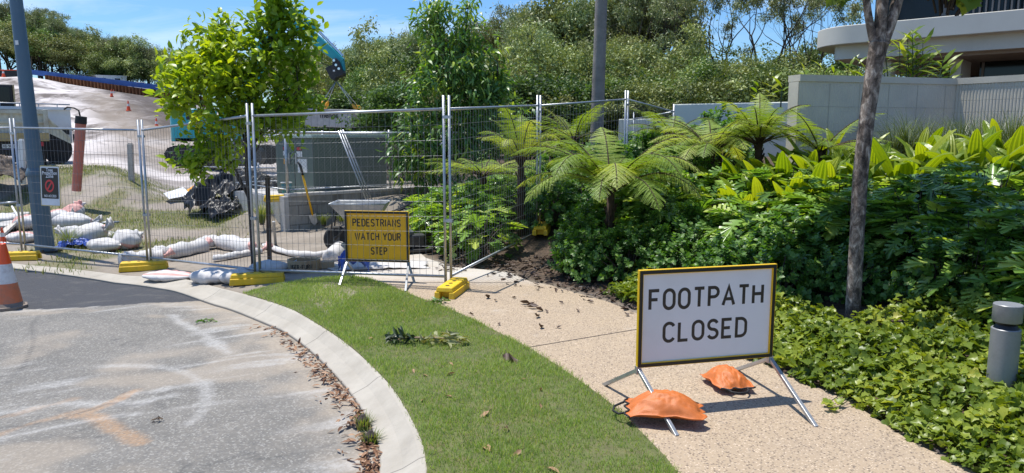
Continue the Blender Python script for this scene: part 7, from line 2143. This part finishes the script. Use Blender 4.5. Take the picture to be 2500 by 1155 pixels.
def plab(x, y):
    px, _ = px_of(x, y, 1.2)
    return "broad pleated bright green plant " + ("by the tree ferns near the fence" if px < 1720 else "left of the street tree under the planter wall" if px < 2090 else "right of the street tree under the ribbed wall" if px < 2350 else "at the right edge under the ribbed wall")
pl_px += [(1765, 410, 9.9, 1.0), (1800, 400, 10.2, 1.05), (1850, 400, 9.9, 1.1), (1915, 400, 9.8, 1.1), (1965, 395, 9.9, 1.1), (2020, 400, 9.8, 1.1), (2075, 410, 9.4, 1.1)]
place(PLE, spx(pl_px), plab, "broad pleated plants under the planter wall", rng, 1.08, 1.30, .0)
# strappy tufts by the wall
def tuft(name, lab, x, y, n, h, seed, lm, z=None, spread=.5):
    r2 = np.random.default_rng(seed); t = thing(name, lab, "grass tuft", (x, y, float(T(x, y)) if z is None else z), 0, "strappy tufts at the wall foot" if name == "strappy_tuft" else None)
    V = []; F = []; rv = []; b0 = 0
    for k in range(n):
        az = r2.uniform(0, 6.28); le = r2.uniform(.25, 1.0) * spread; hh = h * r2.uniform(.6, 1.1); w = .006
        s = np.array([-math.sin(az), math.cos(az), 0]); o = np.array([math.cos(az), math.sin(az), 0]); b_ = o * r2.uniform(0, .06)
        for u in (0, .4, .75, 1.0):
            c_ = b_ + o * le * hh * u ** 2 * 1.3 + np.array([0, 0, hh * (u - .30 * le * u ** 3)]); ww = w * (1 - u * .85)
            V += [c_ - s * ww, c_ + s * ww]; rv += [r2.uniform()] * 2
        for i in range(3): F.append((b0 + 2 * i, b0 + 2 * i + 1, b0 + 2 * i + 3, b0 + 2 * i + 2))
        b0 += 8
    link("foliage", mesh_np("foliage", V, [np.array(F)], lm, True, dict(rnd=rv)), t)
    cr = MB().lathe([(.05, -.03), (.035, .06), (.01, .09)], 8).build("base", M['bark_dark'], t)
    return t
for i, (px, Y, h) in enumerate([(2180, 11.0, .75), (2215, 10.9, .85), (2255, 11.2, .7), (2300, 11.0, .65), (2340, 10.6, .75), (2385, 10.3, .7), (2425, 10.2, .75), (2465, 10.0, .8), (2510, 9.8, .8), (2150, 10.4, .5), (2330, 10.0, .55), (2400, 9.7, .55), (2470, 9.4, .6)]):
    p = D(px, 400, Y)
    tuft("strappy_tuft", "thin-leaved strappy tuft at the foot of the " + ("shaded" if px < 2315 else "sunlit ribbed") + " planter wall", p.x, Y, 170, h, 60 + i, L_GRASSY, spread=.8)
# ginger plants above the wall
def ginger(lab, px, py0, Y, stems, seed, sc=1.0):
    r2 = np.random.default_rng(seed); p = D(px, py0, Y)
    t = thing("ginger_plant", lab, "plant", (p.x, Y, 2.2), 0, "ginger plants behind the planter wall")
    P = []; Dd = []; U_ = []; S_ = []; mb = MB()
    for dx, tx, ty in stems:
        b_ = np.array([dx / F_PX * Y, r2.uniform(-.15, .15), 0]); tip = np.array(D(tx, ty, Y)) - np.array([p.x, Y, 2.2]); tip[1] += r2.uniform(-.15, .15)
        mid = b_ * .5 + tip * .5 + np.array([0, 0, .04]); mb.tube([tuple(b_), tuple(mid), tuple(tip)], [.012, .010, .005], 6, False)
        n_ = max(5, int(np.linalg.norm(tip - b_) / .065))
        side = np.array([r2.choice([-1, 1]) * .95, r2.normal(0, .4), .25])
        for k in range(n_):
            u = .25 + .75 * (k + 1) / n_; q = b_ * (1 - u) ** 1 + tip * u
            s = 1 if k % 2 else -1
            P.append(q); Dd.append(side * s * np.array([1, 1, s]) + np.array([0, 0, .40 + .5 * (u > .9)]) + r2.normal(0, .18, 3)); U_.append(np.array([0, -.3, 1]) + r2.normal(0, .25, 3)); S_.append(.34 * sc * r2.uniform(.75, 1.15))
    leaves_obj("foliage", tpl_blade(.19, .03, .22), P, Dd, U_, np.array(S_), L_BROAD, t, rng=r2)
    mb.build("stems", L_GRASSY, t)
ginger("tall leafy ginger clump behind the wall, right of the street tree trunk", 2215, 195, 12.75, [(-55, 2150, 150), (-40, 2165, 120), (-20, 2190, 118), (0, 2213, 95), (10, 2225, 85), (20, 2240, 110), (30, 2262, 100), (-10, 2205, 150), (25, 2235, 155), (-50, 2170, 170), (40, 2258, 150)], 1)
ginger("low ginger clump on top of the wall, left of the street tree trunk", 2030, 195, 12.3, [(-60, 1960, 176), (-20, 2005, 175), (30, 2070, 165), (50, 2095, 150), (10, 2040, 178), (60, 2110, 170), (-40, 1985, 180)], 2, .9)
ginger("single ginger shoot with splayed leaves against the dark glazing", 2285, 195, 12.6, [(-10, 2295, 150), (0, 2308, 165), (20, 2320, 182)], 3)
ginger("low ginger shoots at the planter wall's left end above the ferns", 1880, 230, 12.2, [(0, 1885, 205), (-30, 1850, 212), (20, 1905, 215)], 4, .8)
# fan-leaved palm in the gap behind the fern
fp = D(1345, 330, 13.0)

# ------------------------------------------------------------------ ground cover along the path
def gc_ok(P):
    d = bed_d(P[:, 0], P[:, 1]); x, y = P[:, 0], P[:, 1]
    px, py = px_of(x, y, T(x, y) + .12)
    a = (y < 6.8) & (d > -.02 + .12 * (fbm(x / .22, y / .22, 5) - .35)) & (d < np.where((x > 2.75) & (y < 5.8), 1.65, .85) + .3 * (fbm(x / .4, y / .4, 6) - .5)) & (px > 1740)
    b_ = (y >= 5.8) & (y < 8.6) & (d > .10) & (d < .75) & (fbm(x / .35, y / .35, 9) > .40 + .25 * sstep(7.6, 8.4, y)) & (px > 1325)
    return a | b_
rng = np.random.default_rng(31)
P = np.stack([rng.uniform(.3, 5.2, 70000), rng.uniform(2.6, 8.8, 70000)], 1); P = P[gc_ok(P)]
n = len(P); print("ground cover leaves", n)
d = bed_d(P[:, 0], P[:, 1])
mound = .03 + .20 * np.clip(d / .45, 0, 1) ** .7 * (-.05 + 1.55 * fbm(P[:, 0] / .26, P[:, 1] / .26, 19)) * (1 - .55 * np.exp(-((P[:, 0] - 3.08) ** 2 + (P[:, 1] - 4.3) ** 2) / .09)) + .04 * fbm(P[:, 0] / .09, P[:, 1] / .09, 23)
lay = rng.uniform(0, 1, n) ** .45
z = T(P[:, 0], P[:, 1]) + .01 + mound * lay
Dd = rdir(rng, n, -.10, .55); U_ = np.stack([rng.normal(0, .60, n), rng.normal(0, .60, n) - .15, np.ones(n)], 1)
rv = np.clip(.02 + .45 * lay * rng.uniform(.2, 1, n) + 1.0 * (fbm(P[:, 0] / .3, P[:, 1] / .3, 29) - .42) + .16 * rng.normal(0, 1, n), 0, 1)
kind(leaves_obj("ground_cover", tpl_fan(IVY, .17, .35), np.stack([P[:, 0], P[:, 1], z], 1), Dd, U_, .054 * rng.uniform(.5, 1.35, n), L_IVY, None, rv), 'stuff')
# a few runners over the path edge
for i, (px, py) in enumerate([(2022, 985), (2045, 990), (2040, 1000)]):
    q = G(px, py, .03); r2 = np.random.default_rng(i)
    t = thing("trailing_vine", "short ground cover runner trailing onto the path beside the sign's right leg", "vine", q, 0, "vine runners on the path")
    leaves_obj("foliage", tpl_fan(IVY, .1, .2), r2.normal(0, .02, (3, 3)) + np.array([0, 0, .01]), rdir(r2, 3, 0, .3), np.array([[0, -.3, 1]] * 3), .07 * r2.uniform(.7, 1.1, 3), L_IVY, t, r2.uniform(.3, .8, 3))
    MB().tube([(0, 0, .005), (.12, .10, .02), (.25, .16, .03)], .003, 5).build("stem", L_GRASSY, t)

# ------------------------------------------------------------------ litter
CURL = (np.array([(0, 0, 0), (-.22, .3, .14), (0, .32, .02), (.2, .3, .16), (-.2, .66, .16), (0, .68, .05), (.22, .64, .12), (.03, 1, .16)], float), tpl_oval()[1])
def litter(name, P, S, mt, rng, z0=.006, up=.35):
    n = len(P)
    z = np.array([float(v) for v in T(P[:, 0], P[:, 1])]) + z0 + rng.uniform(0, .02, n)
    return kind(leaves_obj(name, CURL, np.stack([P[:, 0], P[:, 1], z], 1), rdir(rng, n, 0, .25), np.stack([rng.normal(0, up, n), rng.normal(0, up, n), np.ones(n)], 1), S, mt, None, rng=rng, smooth=False), 'stuff')
rng = np.random.default_rng(41)
P = np.stack([rng.uniform(-1.0, 3.2, 9000), rng.uniform(3.2, 11.6, 9000)], 1); d = bed_d(P[:, 0], P[:, 1])
w = np.where(P[:, 1] > 7.6, .75, .10); off = np.where(P[:, 1] > 7.6, .18, .04)
keep = (d < w) & (d > -off - .25 * (P[:, 1] > 8) * fbm(P[:, 0] / .4, P[:, 1] / .4, 3)) & (rng.uniform(0, 1, len(P)) < np.where(d > 0, .9, .35))
P = P[keep]; litter("leaf_litter", P, rng.uniform(.035, .11, len(P)), L_DARKDRY, rng)
# gutter leaves
s = rng.uniform(0, 1, 520); idx_ = np.where((kf[:, 1] > 3.2) & (kf[:, 1] < 7.2) & (kf[:, 0] < 0))[0]
k_ = idx_[(s ** .6 * (len(idx_) - 1)).astype(int)]; 
nrm_ = (kf[k_] - kb[k_]); nrm_ /= np.linalg.norm(nrm_, axis=1, keepdims=True)
P = kf[k_] + nrm_ * (np.abs(rng.normal(.02, .075, 520)) + .012)[:, None] + rng.normal(0, .01, (520, 2))
z = road_z(P[:, 0], P[:, 1]) + .008 + rng.uniform(0, .025, 520)
kind(leaves_obj("gutter_leaves", tpl_oval(.28, .05, .1), np.stack([P[:, 0], P[:, 1], z], 1), rdir(rng, 520, 0, .2), np.stack([rng.normal(0, .4, 520), rng.normal(0, .4, 520), np.ones(520)], 1), rng.uniform(.035, .085, 520), L_DRY, None, rng=rng, smooth=False), 'stuff')
for px, py in ((886, 1045), (905, 1085)):
    q = GR(px, py); tuft("weed_tuft", "small weed growing in the gutter against the kerb, " + ("the farther of two" if py < 1060 else "the nearer of two"), q.x, q.y, 90, .10, px, L_WEED, q.z)
# single fallen leaves on lawn and path
def leaf_thing(mt, tpl, nm):
    t = thing(nm, "leaf", "fallen leaf"); leaves_obj("blade", tpl, [(0, -.5, 0)], [(0, 1, 0)], [(0, 0, 1)], np.array([1.0]), mt, t, np.array([.75])); MB().tube([(0, -.75, 0), (0, -.5, .0)], .025, 5).build("stem", mt, t); return t
def strew(proto, lst, label, group):
    r2 = np.random.default_rng(len(lst))
    for i, (px, py, s) in enumerate(lst):
        p = G(px, py, .028 if group.endswith("lawn") else .018); rot = (r2.normal(0, .3), r2.normal(0, .35), r2.uniform(0, 6.28))
        if i == 0: proto.location = p; proto.rotation_euler = rot; proto.scale = (s,) * 3; proto['label'] = label; proto['group'] = group
        else: dup(proto, p, 0, label, s, rot, group)
strew(leaf_thing(L_DRY, tpl_oval(.36, .08, .15), "fallen_leaf"), [(1188, 1092, .12), (1262, 1106, .07), (1075, 894, .06), (1102, 888, .06), (1100, 912, .08), (1038, 915, .06), (1094, 966, .07), (1032, 976, .06), (1183, 1012, .10), (1240, 1046, .09), (1320, 994, .06), (1276, 925, .05), (1352, 1146, .09), (1010, 905, .05), (1320, 950, .05), (905, 825, .05), (985, 760, .05)], "pale dry leaf lying on the lawn", "dry leaves on the lawn")
strew(leaf_thing(L_DARKDRY, (CURL[0] * np.array([1.1, 1, 2.2]), CURL[1]), "fallen_leaf"), [(1282, 742, .11), (1300, 752, .12), (1316, 758, .10), (1310, 774, .10), (1296, 745, .09), (1318, 800, .10), (1334, 762, .06), (1190, 728, .10), (1210, 735, .06), (1150, 768, .06), (1370, 740, .06), (1440, 738, .08), (1255, 728, .06), (1365, 800, .05), (1220, 792, .05), (1530, 770, .07), (1246, 885, .14), (1238, 878, .12), (1410, 760, .06)], "dark curled dead leaf lying on the footpath", "dark leaves on the footpath")
# leafy branch on the lawn
a_, b_ = G(945, 832, .03), G(1125, 835, .04); c_ = (a_ + b_) / 2
t = thing("fallen_branch", "cut leafy branch lying on the lawn, dark leaves left and pale wilted leaves right", "branch", c_)
MB().tube([a_ - c_, (a_ - c_) * .3 + Vector((0, 0, .03)), (b_ - c_) * .4 + Vector((0, .01, .03)), b_ - c_], [.004, .009, .008, .004], 6).build("stem", M['timber'], t, smooth=True)
r2 = np.random.default_rng(3); n = 90; u = r2.uniform(0, 1, n)
Pq = np.array([(a_ - c_) * (1 - k) + (b_ - c_) * k for k in u]) + r2.normal(0, 1, (n, 3)) * np.array([.02, .045, .008]) + np.array([0, 0, .028])
dx_ = np.where(u < .45, -.8, .6)[:, None] * np.array([[1, 0, 0]]) + rdir(r2, n, .05, .35)
L_WILT = leaf_mat('wilted branch leaves', [(.020, .040, .014), (.06, .085, .03), (.26, .27, .12), (.42, .42, .22)], .45, .2)
leaves_obj("leaves", tpl_oval(.30, .10, .30), Pq, dx_, rdir(r2, n, .9), .105 * r2.uniform(.6, 1.25, n), L_WILT, t, np.clip(np.where(u < .45, .12, .72) + r2.normal(0, .15, n), 0, 1))
for nm, px, py, sc_, lab in (("fallen_twig", 503, 786, .8, "small green leafy twig lying on the asphalt"), ("fallen_twig", 1068, 738, 1.0, "green leafy sprig on the lawn edge beside the yellow fence foot"), ("fallen_twig", 385, 1030, .3, "dark scrap of twig alone on the asphalt near the orange marking")):
    q = GR(px, py) if px < 600 else G(px, py, .03)
    t = thing(nm, lab, "twig", q + Vector((0, 0, .012)), .3); r2 = np.random.default_rng(px); n = 16
    leaves_obj("leaves", tpl_oval(.38, .1, .25), np.stack([r2.uniform(-.1, .1, n) * sc_, r2.normal(0, .02, n), r2.uniform(0, .02, n)], 1), rdir(r2, n, .1, .3), rdir(r2, n, 1.2), .08 * sc_ * r2.uniform(.6, 1.2, n), L_LONG if sc_ > .5 else L_DARKDRY, t, r2.uniform(.2, .7, n))
    MB().tube([(-.13 * sc_, 0, .005), (0, .01, .012), (.11 * sc_, 0, .005)], .004, 5).build("stem", M['timber'], t)
# verge grass and weeds beyond the fence
rng = np.random.default_rng(77); n = 60000
P = np.stack([rng.uniform(-17, -2.4, n), rng.uniform(10.2, 25, n)], 1)
yy = P[:, 1]; w = sstep(11.0, 12.5, yy) * (1 - sstep(20, 24.5, yy)) * sstep(4.8, 6.2, -P[:, 0])
w = np.maximum(w, .9 * (yy < 12.5) * sstep(5.9, 6.6, -P[:, 0])); w = w * sstep(.40, .58, fbm(P[:, 0] / .9, yy / 1.3, 21) + .12 * sstep(17, 21, yy))
P = P[rng.uniform(0, 1, n) < w * .8]; 
V, q, tr_ = blades(P, .075, .010, 1.0, rng, T(P[:, 0], P[:, 1]))
kind(link("verge_grass", mesh_np("verge_grass", V, [q, tr_], L_WEED, True, dict(rnd=np.repeat(rng.uniform(0, 1, len(P)), 5)))), 'stuff')
for i, (px, py, h, lab) in enumerate([(640, 545, .55, "tall weedy grass clump beside the young tree's stake"), (672, 540, .5, "weedy grass clump at the block wall corner"), (600, 520, .5, "weedy clump poking through the black plastic"), (690, 530, .45, "small weed against the block wall's return"), (790, 548, .25, "low green weed at the foot of the block wall"), (835, 545, .25, "green weed under the wheelbarrow by the block wall"), (170, 605, .4, "grassy weed growing against the shaded sandbag"), (290, 600, .35, "pale green weed between the sandbags"), (640, 500, .35, "pale weed beside the red sign disc")]):
    q = GP(px, py); tuft("weed_clump", lab, q.x, q.y, 150, h, 300 + i, L_WEED, q.z, .9)
